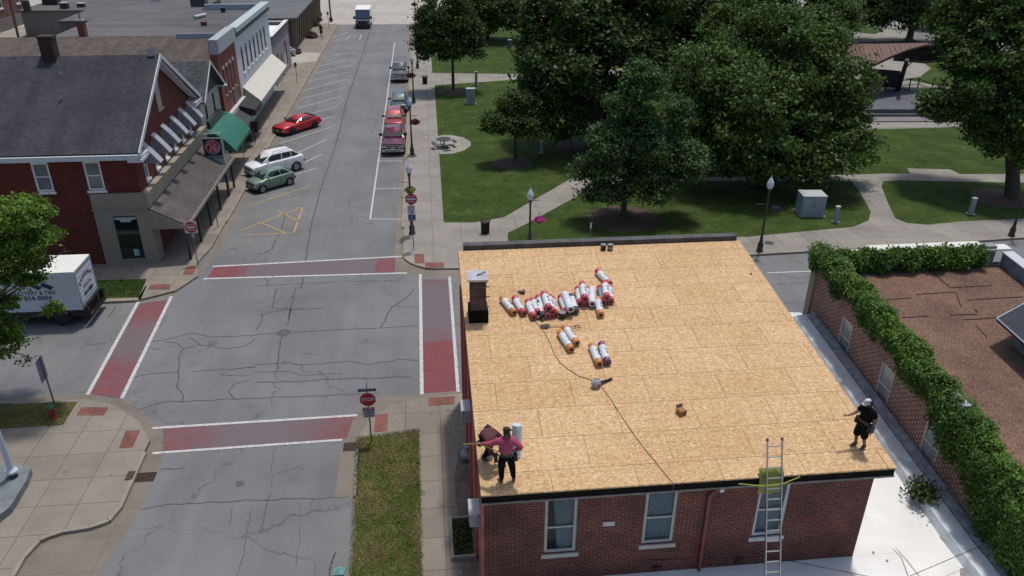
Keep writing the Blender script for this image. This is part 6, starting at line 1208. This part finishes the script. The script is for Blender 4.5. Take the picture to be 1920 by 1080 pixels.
p = G(643,1070,.0); t = thing('litter', 'crumpled teal paper by the kerb at the bottom of the road', 'litter', (p.x-.1, p.y, .01)); mb = MB(); mb.extr([(-.25,-.2,0),(.15,-.22,.03),(.2,.12,.05),(-.2,.15,.02)], (0,0,.01)); mb.build('sheet', mat('teal_paper', (.10,.22,.21), .8, var=.5, vscale=12), t)
p = G(870,822,.2); t = thing('wall_bin_bag', 'grey plastic bag lying against the red side wall', 'bag', (1.0, 25.5, .15)); mb = MB(); mb.lathe([(.05,0),(.24,.08),(.28,.25),(.2,.42),(.06,.55),(.09,.62)], n=12); o = mb.build('bag', mat('grey_plastic', (.24,.26,.28), .4, var=.4, vscale=5, bump=.8, bscale=6), t, 70)
mb = MB(); q = [(.25,20.2),(1.0,20.2),(1.0,22.0),(.25,22.0)]; mb.prism(q, .12, .14); mb.box(.18,20.1,.12,.26,22.1,.3); mb.box(.26,22.0,.12,1.05,22.1,.3); mb.box(.26,20.1,.12,1.05,20.2,.3); tag(mb.build('window_well', KERB), 'shallow concrete window well beside the red side wall', 'window well')
t = thing('weeds', 'low weeds growing in the well beside the red side wall', 'weeds', (.62,21.1,.15)); n_ = 900; leaves_mesh('foliage', RNG.uniform(-1,1,size=(n_,3))*np.array([.33,.8,.08])+np.array([0,0,.1]), None, .05, LF['dark'], t)
t = thing('weeds', 'low weeds along the wall at the bottom edge of the picture', 'weeds', (.7,18.0,.15)); leaves_mesh('foliage', RNG.uniform(-1,1,size=(1200,3))*np.array([.33,.9,.1])+np.array([0,0,.12]), None, .055, LF['mid'], t)
# white car beyond the annex, glimpsed in the street between the buildings
car('parked_car', 'white car glimpsed in the street between the two brick buildings', 'car', (17.2, 34.0), R(2), 4.6, 1.8, 2.7, .34, cprof(4.6,1.8,.95,1.0,1.0,1.02,1.0), (1.15,.45,-1.2,-2.0,1.45,.6), .24, MATS['pearl_white'])
# ================================================================== THINGS ON THE ROOF
RED = mat('roll_red_wrap', (.42,.03,.055), .5, var=.15, vscale=6); ORG = mat('roll_orange_wrap', (.50,.20,.05), .5, var=.2, vscale=6); WRP = mat('roll_white_wrap', (.60,.62,.64), .45, var=.10, vscale=4, bump=.2, bscale=12)
GRYW = mat('roll_grey_wrap', (.20,.24,.29), .5, var=.15); NVY = mat('roll_navy', (.03,.035,.07), .5); CORE = mat('roll_core', (.012,.010,.012), .8); PPL = mat('roll_purple', (.12,.03,.10), .5)
def roll(i, back, front, style, lvl, label, r=.136):
    h = r*1.0+lvl*r*1.72
    s_ = 5.142
    P = [RF(920+q[0]/s_, 490+q[1]/s_, h) for q in (back, front)]
    d = P[0]-P[1]; Lr = d.length; d.normalize(); c = P[1]
    Lr = min(max(Lr, .86), 1.06)
    t = thing('underlayment_roll', label, 'roll', (c.x, c.y, c.z), 0, 'rolls of roofing underlayment')
    e = {'o': ORG, 'r': RED, 'w': WRP, 'g': RED, 'n': NVY, 'p': PPL, 'wr': RED}[style]; mid = GRYW if style == 'g' else WRP
    segs = [(0,.02,e),(.02,.19,e),(.19,.82,mid),(.82,.97,e if style not in ('o',) else ORG),(.97,1,e)]
    mats = []; mb = MB()
    side = d.cross(Vector((0,0,1))).normalized(); up = side.cross(d).normalized(); n = 18
    def ringp(u, rr): return [d*(u*Lr)+(side*math.cos(2*math.pi*k/n)+up*math.sin(2*math.pi*k/n))*rr for k in range(n)]
    for u0, u1, m in segs:
        if m not in mats: mats.append(m)
        mb.cur = mats.index(m); ra = r*(.97 if u0 == 0 else 1); rb = r*(.97 if u1 == 1 else 1); mb.rings([ringp(u0, ra), ringp(u1, rb)], cap=False)
    if RUB not in mats: mats.append(RUB)
    mb.cur = mats.index(e); mb.rings([ringp(0, r*.97), ringp(-.004, r*.9), ringp(-.004, r*.60)], cap=False); mb.rings([ringp(1, r*.97), ringp(1.004, r*.45)], cap=False)
    o = mb.build('wrapped_roll', mats, t, 50)
    mb = MB(); mb.rings([ringp(-.004, r*.60), ringp(-.006, r*.50)], cap=False); mb.build('core_rim', mat('core_rim', (.42,.38,.36), .8), t)
    mb = MB(); mb.rings([ringp(-.006, r*.50), ringp(.05, r*.42)]); mb.build('core', CORE, t)
    if style in ('o','r','p') or (style == 'wr'):
        mb = MB()
        for k in range(7):                                   # the printed lines on the wrapper, too small to read
            a = R(62+ (3 if k % 2 else 0)); q = d*(Lr*(.34+.045*k)); b = q+(side*math.cos(a)+up*math.sin(a))*(r+.002); w2 = (side*-math.sin(a)+up*math.cos(a)); hh = .028+.01*(k % 3)
            if k in (3,): continue
            mb.quad(b-w2*hh, b+w2*hh, b+w2*hh+d*.022, b-w2*hh+d*.022)
        mb.build('printed_lines', mat('print_dark', (.06,.08,.13), .7), t)
        mb = MB()
        for u in (.11, .89):
            for a0 in (55, 95):
                a = R(a0); q = d*(Lr*u); b = q+(side*math.cos(a)+up*math.sin(a))*(r+.002); w2 = (side*-math.sin(a)+up*math.cos(a)); mb.quad(b-w2*.02-d*.03, b+w2*.02-d*.03, b+w2*.02+d*.03, b-w2*.02+d*.03)
        mb.build('printed_mark', mat('print_pale', (.55,.40,.40), .7), t)
    return t
ROLLS = [((105,345),(228,497),'o',0,'orange ended roll lying alone at the far left of the rolls'),((222,338),(322,503),'r',0,'red ended roll second from the left, beside the lone orange one'),
 ((355,375),(418,541),'r',0,'red ended roll at the left edge of the large pile'),((405,370),(458,503),'wr',.15,'white roll between the leftmost two red rolls of the large pile'),((458,335),(513,497),'r',0,'red ended roll left of the top roll in the large pile'),
 ((452,400),(503,532),'n',-.0,'roll with a navy blue end at the bottom of the large pile'),((515,308),(562,460),'r',1,'red ended roll lying on top of the large pile'),((560,330),(597,492),'r',.55,'red ended roll just right of the top one in the large pile'),
 ((505,380),(550,531),'r',0,'red ended roll at ground level in the middle of the large pile'),((590,355),(625,515),'r',0,'red ended roll at the right edge of the large pile'),
 ((672,332),(740,496),'r',0,'red ended roll at the left of the three behind the black bucket'),((712,308),(772,466),'w',.85,'plain white roll on top of the three behind the black bucket'),((770,325),(820,488),'n',0,'dark ended roll at the right of the three behind the black bucket'),
 ((840,250),(868,410),'r',0,'red ended roll at the lower left of the four roll stack'),((882,212),(910,366),'r',1,'red ended roll on top of the four roll stack'),((925,252),(930,411),'r',0,'red ended roll under the right side of the four roll stack'),((978,264),(980,411),'w',.3,'plain white roll beside the four roll stack'),
 ((1030,360),(1062,519),'o',0,'orange ended roll lying in front of the plain white one'),((1030,92),(1148,224),'r',0,'red ended roll lying slantwise farthest back toward the parapet'),((1052,240),(1088,399),'g',0,'grey wrapped roll at the left of the right hand stack'),((1098,200),(1122,354),'wr',1,'white and red roll on top of the right hand stack'),((1140,222),(1157,390),'r',0,'red ended roll at the right of the right hand stack'),
 ((657,662),(778,852),'o',0,'orange ended roll left of the pair by the shovel'),((712,632),(831,792),'o',0,'orange ended roll right of the pair by the shovel'),((972,802),(1050,993),'o',0,'orange ended roll left of the pair nearest the leaf blower'),((1066,792),(1128,980),'p',0,'red and purple ended roll right of the pair nearest the leaf blower')]
for i, a in enumerate(ROLLS): roll(i, *a)
def bucket(px, py, h, r, label, m=BLK, rim=None, h2=.22, lab=None, tape=None):
    p = RF(px, py, 0); t = thing('bucket', label, 'bucket', (p.x, p.y, p.z+h), 0, 'buckets on the roof'); mb = MB(); mb.lathe([(r*.9,0),(r,h2)], n=18); mb.build('pail', m, t, 50)
    mb = MB(); mb.lathe([(r*1.03,h2+.001),(r*1.03,h2+.02),(r*.3,h2+.026)], n=18); mb.build('lid', rim or GREYM, t, 50)
    if lab: mb = MB(); n = 18; mb.rings([[Vector((r*.965*math.cos(a), r*.965*math.sin(a), z)) for a in [R(200+k*15) for k in range(9)]] for z in (.05,.17)], cap=False, close=False); mb.build('paper_label', mat('tan_label', (.36,.27,.15), .7), t)
    mb = MB(); mb.tube([(-r,0,h2),(-r*.7,-.05,h2+.08),(r*.7,-.05,h2+.08),(r,0,h2)], .005, 4); mb.build('handle', GREYM, t)
bucket(1054,596,0,.135,'black bucket with a grey lid among the rolls'); bucket(1131,468,.0,.12,'black bucket at the left of the pair by the far parapet'); bucket(1144,468,.0,.12,'black bucket with a tan label at the right of the pair by the parapet', lab=True)
def rp(px, py, h=0): return RF(px, py, h)
def local(t): return t.location
# nail gun
def nailer(px, py, label, rot, col):
    p = rp(px, py); t = thing('nail_gun', label, 'nail gun', p, rot, 'nail guns on the roof'); mb = MB(); mb.lathe([(.05,-.14),(.055,.0),(.05,.08),(.03,.10)], n=10); q = mb.build('barrel', col, t, 50); q.rotation_euler = (R(90),0,0); q.location = (0,0,.08)
    mb = MB(); mb.box(-.02,-.02,.03,.25,.02,.08); mb.build('grip', BLK, t); mb = MB(); mb.tube([(.2,.05,.05),(.05,.22,.05)], .035, 8); mb.build('magazine', GREYM, t, 50)
nailer(980,551,'brown and black nail gun lying behind the second roll', R(70), mat('tool_brown', (.13,.06,.035), .5)); nailer(1010,598,'small tan headed nail gun in front of the large pile of rolls', R(-60), mat('tool_tan', (.35,.2,.09), .5))
p = rp(1021,613); t = thing('shovel', 'shovel with a dark blade and wooden handle lying beside the rolls', 'shovel', p, R(-6)); mb = MB(); mb.extr([(-.16,-.11,.02),(.1,-.13,.04),(.18,-.03,.06),(.18,.05,.06),(.08,.12,.04),(-.14,.11,.02)], (0,0,.015)); mb.build('blade', mat('worn_steel', (.07,.06,.06), .5, .4), t)
mb = MB(); mb.tube([(.14,0,.05),(1.05,-.02,.05)], .018, 6); mb.build('shaft', mat('pale_wood', (.42,.33,.24), .8), t); mb = MB(); mb.tube([(1.05,-.02,.05),(1.15,.05,.05),(1.27,.05,.05),(1.27,-.09,.05),(1.15,-.09,.05),(1.05,-.02,.05)], .016, 5); mb.build('grip', mat('handle_dark', (.06,.045,.03), .7), t)
p = rp(1117,726); t = thing('leaf_blower', 'grey leaf blower with a red cap and black tube lying on the boards', 'leaf blower', p, R(20)); mb = MB(); mb.lathe([(.02,-.11),(.13,-.10),(.16,-.03),(.16,.04),(.12,.10),(.04,.12)], n=16); q = mb.build('housing', mat('blower_grey', (.33,.34,.35), .5, var=.2), t, 50); q.rotation_euler = (R(70),0,0); q.location = (0,0,.15)
mb = MB(); mb.lathe([(.06,-.02),(.06,.02)], n=12); q = mb.build('red_cap', mat('blower_red', (.3,.03,.03), .5), t, 50); q.rotation_euler = (R(70),0,0); q.location = (.02,-.11,.13)
mb = MB(); mb.tube([(.1,.02,.12),(.3,.05,.1),(.66,.1,.07)], [.05,.042,.045], 10); mb.build('blower_tube', RUB, t, 50); mb = MB(); mb.tube([(-.12,0,.2),(-.05,0,.32),(.12,0,.3)], .018, 6); mb.build('handle', GREYM, t)
p = rp(1277,776); t = thing('tool_box', 'small square orange and brown box of nails alone on the boards', 'box', p, R(20)); mb = MB(); mb.box(-.12,-.11,0,.12,.11,.17); mb.build('carton', mat('nail_box', (.40,.20,.05), .7, col2=(.07,.04,.03), vscale=9), t); mb = MB(); mb.extr([(-.12,.11,.17),(.12,.11,.17),(.15,.17,.25),(-.10,.17,.25)], (0,.006,0)); mb.build('flap', mat('carton_dark', (.09,.05,.04), .8), t)
mb = MB(); P = [(1001,601),(1012,612),(1022,625),(1030,640),(1035,652),(1040,665),(1050,680),(1065,692),(1085,705),(1105,711),(1118,718),(1128,725),(1145,748),(1165,780),(1190,817),(1210,843),(1240,880),(1262,906)]
P = [rp(a, b, .012) for a, b in P]; P.append(P[-1]+Vector((.0,-.09,-.06))); P.append(Vector((P[-1].x+.02, 16.55, 5.2)))
out = []
for a, b in zip(P[:-2], P[1:-1]): out += [a, a.lerp(b,.5)+Vector((random.uniform(-.01,.01),0,0))]
mb.tube(out+P[-2:], .011, 6); tag(mb.build('air_hose', mat('hose_olive', (.09,.075,.035), .6), None, 60), 'thin olive air hose snaking over the boards and over the near edge', 'air hose')
p = rp(1408,514); mb = MB(); mb.box(-.03,-.05,0,.03,.05,.03); o = mb.build('wood_scrap', MATS['handle_dark']); o.location = p; tag(o, 'tiny dark scrap lying on the boards at the far right', 'scrap')
# extension ladder leaning on the gutter with a padded stabiliser behind it
EL = Vector((9.30,16.50,6.12)); th = R(22); ld = Vector((0.02, math.sin(th), math.cos(th))).normalized(); lad = thing('extension_ladder', 'aluminium extension ladder leaning against the near roof edge', 'ladder', (EL.x, EL.y, EL.z))
mb = MB(); lo, hi = -4.25, 1.08; AX = Matrix(((1,0,ld.x,0),(0,ld.z,ld.y,0),(0,-ld.y,ld.z,0),(0,0,0,1)))
for s in (-1,1):
    mb = MB(); mb.box(s*.215-.015,-.04,lo,s*.215+.015,.04,hi,AX); mb.build('rail', ALU, lad)
    mb = MB(); mb.box(s*.215-.02,-.045,hi,s*.215+.02,.045,hi+.08,AX); mb.build('rail_cap', mat('ladder_cap', (.12,.08,.09), .6), lad)
k = 0; z = hi-.16
while z > lo:
    mb = MB(); mb.box(-.2,-.018,z-.014,.2,.018,z+.014,AX); mb.build('rung', mat('worn_rung', (.55,.56,.57), .4, .7), lad); z -= .305
st = thing('ladder_pad', 'yellow green mesh sheet hanging behind the ladder over the gutter', 'mesh sheet', (9.28,16.58,6.1)); mb = MB(); n = 7
YM = mat('yellow_mesh', (.26,.27,.03), .7, col2=(.14,.16,.05), vscale=4)
mb.rings([[Vector((-.36+.12*k, .20+.03*math.sin(k*1.7), .17)) for k in range(n)],[Vector((-.36+.12*k, .02+.02*math.sin(k*1.3), .06)) for k in range(n)],[Vector((-.36+.12*k, -.02+.03*math.sin(k*2.2), -.22)) for k in range(n)],[Vector((-.35+.12*k, .0+.03*math.sin(k*1.7), -.60)) for k in range(n)]], cap=False, close=False)
mb.build('mesh_cloth', YM, st, 60)
a = OY(1385,907,16.55); b = OY(1500,894,16.55); mb = MB(); mb.tube([a, Vector((9.0,16.42,5.93)), Vector((9.3,16.40,5.97)), Vector((9.55,16.42,5.97)), b], .012, 6); tag(mb.build('tie_rope', mat('yellow_rope', (.42,.42,.05), .7)), 'yellow rope tied across the ladder along the gutter', 'rope')
# ================================================================== PEOPLE
SKIN = mat('skin', (.20,.10,.065), .55, var=.08, vscale=8); SKIND = mat('skin_tan', (.24,.125,.08), .55)
def skinned(name, joints, edges, m, parent, root=0, sub=2, tris=None):
    me = bpy.data.meshes.new(name); me.from_pydata([j[0] for j in joints], edges, []); o = bpy.data.objects.new(name, me); COL.objects.link(o)
    md = o.modifiers.new('skin', 'SKIN'); md.use_smooth_shade = True
    if not me.skin_vertices: 
        bm = bmesh.new(); bm.from_mesh(me); bm.verts.layers.skin.verify(); bm.to_mesh(me); bm.free()
    for i, j in enumerate(joints):
        sv = me.skin_vertices[0].data[i]; r_ = j[1]; sv.radius = r_ if isinstance(r_, tuple) else (r_, r_); sv.use_root = (i == root); sv.use_loose = False
    o.modifiers.new('sub', 'SUBSURF').levels = sub; o.modifiers['sub'].render_levels = sub
    bpy.context.view_layer.update()
    me2 = bpy.data.meshes.new_from_object(o.evaluated_get(bpy.context.evaluated_depsgraph_get())); me2.name = name; bpy.data.objects.remove(o)
    me2.materials.clear(); me2.materials.append(m); me2.polygons.foreach_set('use_smooth', [True]*len(me2.polygons))
    q = bpy.data.objects.new(name, me2); COL.objects.link(q); q.parent = parent; return q
def V(*a): return Vector(a)
def person(label, loc, rot, J, shirt, pants, boots, sleeve=1.0, leg=1.0, skin=SKIN, belt=True, build=1.22, hatm=None, hat='cap', hairm=None, hat_only=True, group=None):
    """J: joint positions in metres with the figure facing -y: pelvis, waist, chest, neck, head, (shoulder, elbow, wrist, hip, knee, ankle, toe) x L,R, face (unit vector)"""
    t = thing('person', label, 'person', loc, rot, group); b = build; F = J['face'].normalized(); UPH = (J['head']-J['neck']).normalized(); SD = F.cross(UPH).normalized()
    j = []; e = []
    def add(p, r, par=None):
        j.append((tuple(p), r)); 
        if par is not None: e.append((par, len(j)-1))
        return len(j)-1
    pel = add(J['pelvis'], (.115*b,.09*b)); wa = add(J['waist'], (.10*b,.08*b), pel); chh = add(J['chest'], (.115*b,.085*b), wa); nk = add(J['neck'], .055, chh)
    hd0 = add(J['neck'].lerp(J['head'],.55), .062, nk); hd = add(J['head'], (.078,.092), hd0); ht = add(J['head']+UPH*.085, (.066,.078), hd)
    add(J['head']+F*.098-UPH*.02, .016, hd)
    for s, S_ in ((1,'L'),(-1,'R')):
        sh = add(J['sh'+S_], .052*b, chh); el = add(J['el'+S_], .044*b, sh); wr_ = add(J['wr'+S_], .029, el)
        hdr = J.get('hd'+S_); d = (hdr-J['wr'+S_]).normalized() if hdr else (J['wr'+S_]-J['el'+S_]).normalized()
        pn = J.get('palm'+S_, V(0,0,-1)); sd = d.cross(pn).normalized(); pm_ = add(J['wr'+S_]+d*.055, (.034,.018), wr_)
        for q, (o_, ln) in enumerate(((-.030,.062),(-.010,.075),(.011,.070),(.030,.055))):
            f0 = add(J['wr'+S_]+d*.092+sd*o_, .0095, pm_); f1 = add(J['wr'+S_]+d*(.092+ln*.55)+sd*o_*1.15+pn*.010, .0085, f0); add(J['wr'+S_]+d*(.092+ln)+sd*o_*1.15+pn*.030, .0075, f1)
        th0 = add(J['wr'+S_]+d*.045+sd*-.042, .010, pm_); add(J['wr'+S_]+d*.080+sd*-.060+pn*.012, .0085, th0)
        hp = add(J['hip'+S_], .088*b, pel); kn = add(J['kn'+S_], .058*b, hp); an_ = add(J['an'+S_], .040, kn); add(J['an'+S_]+V(0,0,-.04), .038, an_)
    skinned('body', j, e, skin, t)
    # face details
    for s in (1,-1):
        mb = MB(); c = J['head']+F*.088+SD*s*.032+UPH*.008; mb.lathe([(.004,-.010),(.011,-.004),(.011,.004),(.004,.010)], c, 8); mb.build('eye', mat('eye_dark', (.02,.015,.012), .3), t, 60)
        mb = MB(); c = J['head']+SD*s*.084-UPH*.01; mb.lathe([(.006,-.03),(.018,-.012),(.020,.012),(.008,.03)], c, 8); mb.build('ear', skin, t, 60)
    mb = MB(); c = J['head']+F*.090-UPH*.052; mb.tube([c-SD*.025, c+SD*.025], .007, 6); mb.build('mouth', mat('lip', (.17,.06,.05), .5), t)
    if hairm:
        j2 = [(tuple(J['head']-F*.020+UPH*.03), (.092,.098)), (tuple(J['head']-F*.02+UPH*.085), (.076,.084)), (tuple(J['head']-F*.035-UPH*.05), (.070,.060))]; skinned('hair', j2, [(0,1),(0,2)], hairm, t)
    # shirt
    j = []; e = []; g = .020
    wa = add(J['waist']+(J['pelvis']-J['waist'])*.55, (.172*b,.145*b)); w1 = add(J['waist'], (.165*b,.138*b), wa); chh = add(J['chest'], (.195*b,.150*b), w1); nk = add(J['chest'].lerp(J['neck'],.78), .085, chh)
    for S_ in ('L','R'):
        sh = add(J['sh'+S_], .090*b, chh)
        if sleeve >= 1: el = add(J['el'+S_], .066*b, sh); add(J['el'+S_].lerp(J['wr'+S_],.95), .045, el)
        else: add(J['sh'+S_].lerp(J['el'+S_],.75), .076*b, sh)
    skinned('shirt', j, e, shirt, t)
    # trousers
    j = []; e = []; p0 = add(J['pelvis']+(J['waist']-J['pelvis'])*.35, (.165*b,.138*b)); p1 = add(J['pelvis'], (.17*b,.142*b), p0)
    for S_ in ('L','R'):
        hp = add(J['hip'+S_], .118*b, p1); kn = add(J['kn'+S_] if leg >= .6 else J['hip'+S_].lerp(J['kn'+S_],.95), (.086*b if leg >= 1 else .098*b), hp)
        if leg >= 1: add(J['kn'+S_].lerp(J['an'+S_],.97), .066, kn)
        elif leg >= .6: add(J['kn'+S_].lerp(J['an'+S_],.25), .10, kn)
    skinned('trousers', j, e, pants, t)
    for S_ in ('L','R'):
        tv = (J['to'+S_]-J['an'+S_]); tv.z = 0; tv.normalize(); a = J['an'+S_]
        skinned('boot', [(tuple(a+V(0,0,.06)), .05), (tuple(a+V(0,0,-.035)), .050), (tuple(a-tv*.045+V(0,0,-.045)), .042), (tuple(a+tv*.09+V(0,0,-.050)), (.048,.036)), (tuple(a+tv*.17+V(0,0,-.058)), (.042,.026))], [(0,1),(1,2),(1,3),(3,4)], boots, t)
    if belt:
        c = J['pelvis']+(J['waist']-J['pelvis'])*.5; mb = MB(); ax = (J['waist']-J['pelvis']).normalized(); s1 = J['hipL']-J['hipR']; s1 = (s1-ax*s1.dot(ax)).normalized(); s2 = ax.cross(s1)
        mb.rings([[c+ax*z+s1*(.185*b)*math.cos(2*math.pi*k/20)+s2*(.158*b)*math.sin(2*math.pi*k/20) for k in range(20)] for z in (-.035,.03)], cap=False); bl = mb.build('tool_belt', mat('belt_black', (.018,.016,.018), .6), t, 60)
        for s in (1,-1):
            q = c+s1*s*.20*b; mb = MB(); mb.rings([[q+ax*z+s1*s*x*1.0+s2*y for x, y in ((-.02,-.09),(.07,-.08),(.08,.08),(-.02,.09))] for z in (-.24,-.02)]); mb.build('tool_pouch', mat('pouch_dark', (.022,.018,.020), .8, bump=.3), bl)
        mb = MB(); q = c+s1*.24*b; mb.tube([q+ax*-.05, q+ax*-.36+s2*.05], .014, 6); mb.build('hammer', mat('handle_dark', (.06,.045,.03), .7), bl)
    if hat:
        n = 16; c = J['head']+UPH*.035; B2_ = F; mb = MB()
        prof_ = [(.098,-.0),(.101,.03),(.094,.075),(.066,.112),(.02,.125)]
        mb.rings([[c+UPH*z+SD*r_*math.cos(2*math.pi*k/n)*.93+F*r_*1.08*math.sin(2*math.pi*k/n) for k in range(n)] for r_, z in prof_]); h_ = mb.build('cap' if hat == 'cap' else 'sun_hat', hatm, t, 70)
        mb = MB(); bd = F if J.get('brim') is None else J['brim'].normalized(); bs = bd.cross(UPH).normalized(); pts = [c+bd*.07+bs*.085, c+bd*.14+bs*.07-UPH*.01, c+bd*.175-UPH*.02, c+bd*.14-bs*.07-UPH*.01, c+bd*.07-bs*.085]
        mb.extr(pts, UPH*.008); mb.build('peak', hatm, h_)
    return t
PINK = mat('pink_shirt', (.36,.055,.105), .85, var=.16, vscale=5, bump=.25, bscale=9); DKT = mat('dark_trousers', (.009,.008,.010), .95, spec=.1, var=.3, vscale=5); BRB = mat('brown_boot', (.045,.028,.022), .7); MRS = mat('maroon_shirt', (.085,.022,.028), .85, var=.2, vscale=5); BKS = mat('black_shirt', (.006,.006,.008), .95, spec=.1, var=.2)
# 1: standing with his back to us, arm stretched out to the left along the tape (faces +y: rotate by 180)
p1 = rp(949,903)
# right hand of the figure points to -x in the photo when he faces away?  facing +y, his left side is at -x
JL = dict(pelvis=V(.02,0,.93), waist=V(.02,-.01,1.08), chest=V(.0,-.03,1.33), neck=V(-.01,-.05,1.50), head=V(-.01,-.09,1.63), face=V(.35,-.9,-.25), brim=V(-.8,-.2,.15),
  shL=V(.19,-.02,1.42), elL=V(.44,-.10,1.27), wrL=V(.68,-.20,1.22), hdL=V(.80,-.22,1.22), shR=V(-.19,-.02,1.42), elR=V(-.42,.10,1.22), wrR=V(-.24,-.06,1.05), hdR=V(-.14,-.10,1.02),
  hipL=V(.10,0,.88), knL=V(.13,-.03,.50), anL=V(.13,.03,.09), toL=V(.20,-.1,.03), hipR=V(-.09,0,.88), knR=V(-.17,-.04,.50), anR=V(-.21,.0,.09), toR=V(-.24,-.2,.03))
person('man in a pink long sleeved shirt seen from behind, reaching left with a tape', (p1.x, p1.y, p1.z+.0), R(180), JL, PINK, DKT, BRB, hatm=mat('brown_cap', (.035,.022,.018), .8), hairm=mat('dark_hair', (.012,.010,.010), .8), skin=SKIND)
# 2: bent over beside him
p2 = rp(921,868)
JB = dict(pelvis=V(.10,.05,.80), waist=V(.03,-.02,.93), chest=V(-.14,-.20,.98), neck=V(-.16,-.38,.92), head=V(-.13,-.47,.84), face=V(.1,-.5,-.85),
  shL=V(.05,-.28,.98), elL=V(.12,-.48,.74), wrL=V(.05,-.60,.48), hdL=V(.03,-.65,.36), shR=V(-.33,-.20,.96), elR=V(-.45,-.28,.72), wrR=V(-.38,-.42,.46), hdR=V(-.36,-.46,.34),
  hipL=V(.16,.05,.76), knL=V(.24,-.16,.46), anL=V(.22,.05,.09), toL=V(.26,-.1,.03), hipR=V(.0,.05,.76), knR=V(-.05,-.18,.44), anR=V(-.03,.06,.09), toR=V(-.05,-.1,.03))
person('man in a maroon shirt bending low beside the man in pink', (p2.x-.16, p2.y+.12, p2.z+.03), R(70), JB, MRS, DKT, BRB, hatm=mat('grey_cap', (.07,.07,.08), .8), hairm=MATS['dark_hair'])
# 3: the man in a sun hat at the right edge, arm held out
p3 = rp(1610,838)
JR = dict(pelvis=V(0,0,.90), waist=V(.0,.02,1.04), chest=V(.0,.02,1.27), neck=V(-.01,.0,1.44), head=V(-.02,-.04,1.56), face=V(-.2,-.95,-.3),
  shL=V(.19,.02,1.36), elL=V(.25,.12,1.10), wrL=V(.30,.00,.90), hdL=V(.31,-.03,.80), shR=V(-.18,.02,1.36), elR=V(-.22,-.20,1.15), wrR=V(-.22,-.46,1.10), hdR=V(-.22,-.6,1.13), palmR=V(0,0,-1),
  hipL=V(.09,0,.86), knL=V(.11,-.02,.48), anL=V(.10,.10,.09), toL=V(.12,.0,.03), hipR=V(-.09,0,.86), knR=V(-.10,-.10,.48), anR=V(-.10,-.05,.09), toR=V(-.11,-.25,.03))
person('man in a black shirt and pale cap pointing left at the right roof edge', (p3.x, p3.y, p3.z), R(-78), JR, BKS, DKT, mat('tan_boot', (.10,.05,.035), .7), sleeve=.5, leg=.7, hatm=mat('pale_hat', (.50,.52,.52), .7), hairm=MATS['dark_hair'], skin=SKIN)
# 4: walker far up the street
p4 = G(603,68,.12)
JW = dict(pelvis=V(0,0,.93), waist=V(0,0,1.07), chest=V(0,-.01,1.31), neck=V(0,-.02,1.48), head=V(0,-.04,1.61), face=V(0,-1,-.05), shL=V(.18,0,1.40), elL=V(.24,.08,1.14), wrL=V(.24,-.02,.90), shR=V(-.18,0,1.40), elR=V(-.24,-.05,1.14), wrR=V(-.23,-.2,.93),
  hipL=V(.09,0,.88), knL=V(.09,-.14,.5), anL=V(.09,-.18,.10), toL=V(.09,-.4,.05), hipR=V(-.09,0,.88), knR=V(-.09,.02,.49), anR=V(-.09,.2,.13), toR=V(-.09,.05,.04))
person('pedestrian in dark clothes walking on the left pavement far up the street', (p4.x, p4.y, .12), 0, JW, mat('plum_shirt', (.05,.03,.035), .8), DKT, BRB, leg=.7, sleeve=.5, belt=False, hat=None, hairm=mat('grey_hair', (.3,.28,.26), .8))
# pale roll stood on end beside the men, and the yellow tape
p = rp(966,858); t = thing('underlayment_roll', 'pale blue and white roll standing on end right of the man in pink', 'roll', (p.x+.03, p.y+.05, p.z), 0, 'rolls of roofing underlayment'); mb = MB(); mb.tube([(0,0,.0),(.0,.02,.35),(.0,.05,.98)], [.14,.155,.14], 16); o = mb.build('wrapped_roll', mat('pale_blue_wrap', (.36,.52,.62), .35, col2=(.66,.72,.74), vscale=5, bump=.4, bscale=8), t, 50); o.rotation_euler = (R(-12),R(3),0)
a = rp(882,846,.9); wr = Matrix.Rotation(R(180),3,'Z') @ V(.74,-.20,1.22)+Vector(p1); 
mb = MB(); A = wr+V(-.42,.0,.02); Bm = wr; C_ = Vector((p1.x-.02, p1.y-.16, p1.z+1.08)); 
for a_, b_ in ((A,Bm),(Bm,C_)):
    mb.quad(a_+V(0,0,.016), a_-V(0,0,.016), b_-V(0,0,.016), b_+V(0,0,.016)); mb.quad(a_+V(0,.004,.016), a_+V(0,.004,-.016), b_+V(0,.004,-.016), b_+V(0,.004,.016)); mb.quad(a_+V(0,0,.016), a_+V(0,.004,.016), b_+V(0,.004,.016), b_+V(0,0,.016))
tag(mb.build('tape_measure', mat('tape_yellow', (.55,.42,.05), .5)), 'yellow tape measure stretched out by the man in pink', 'tape measure')
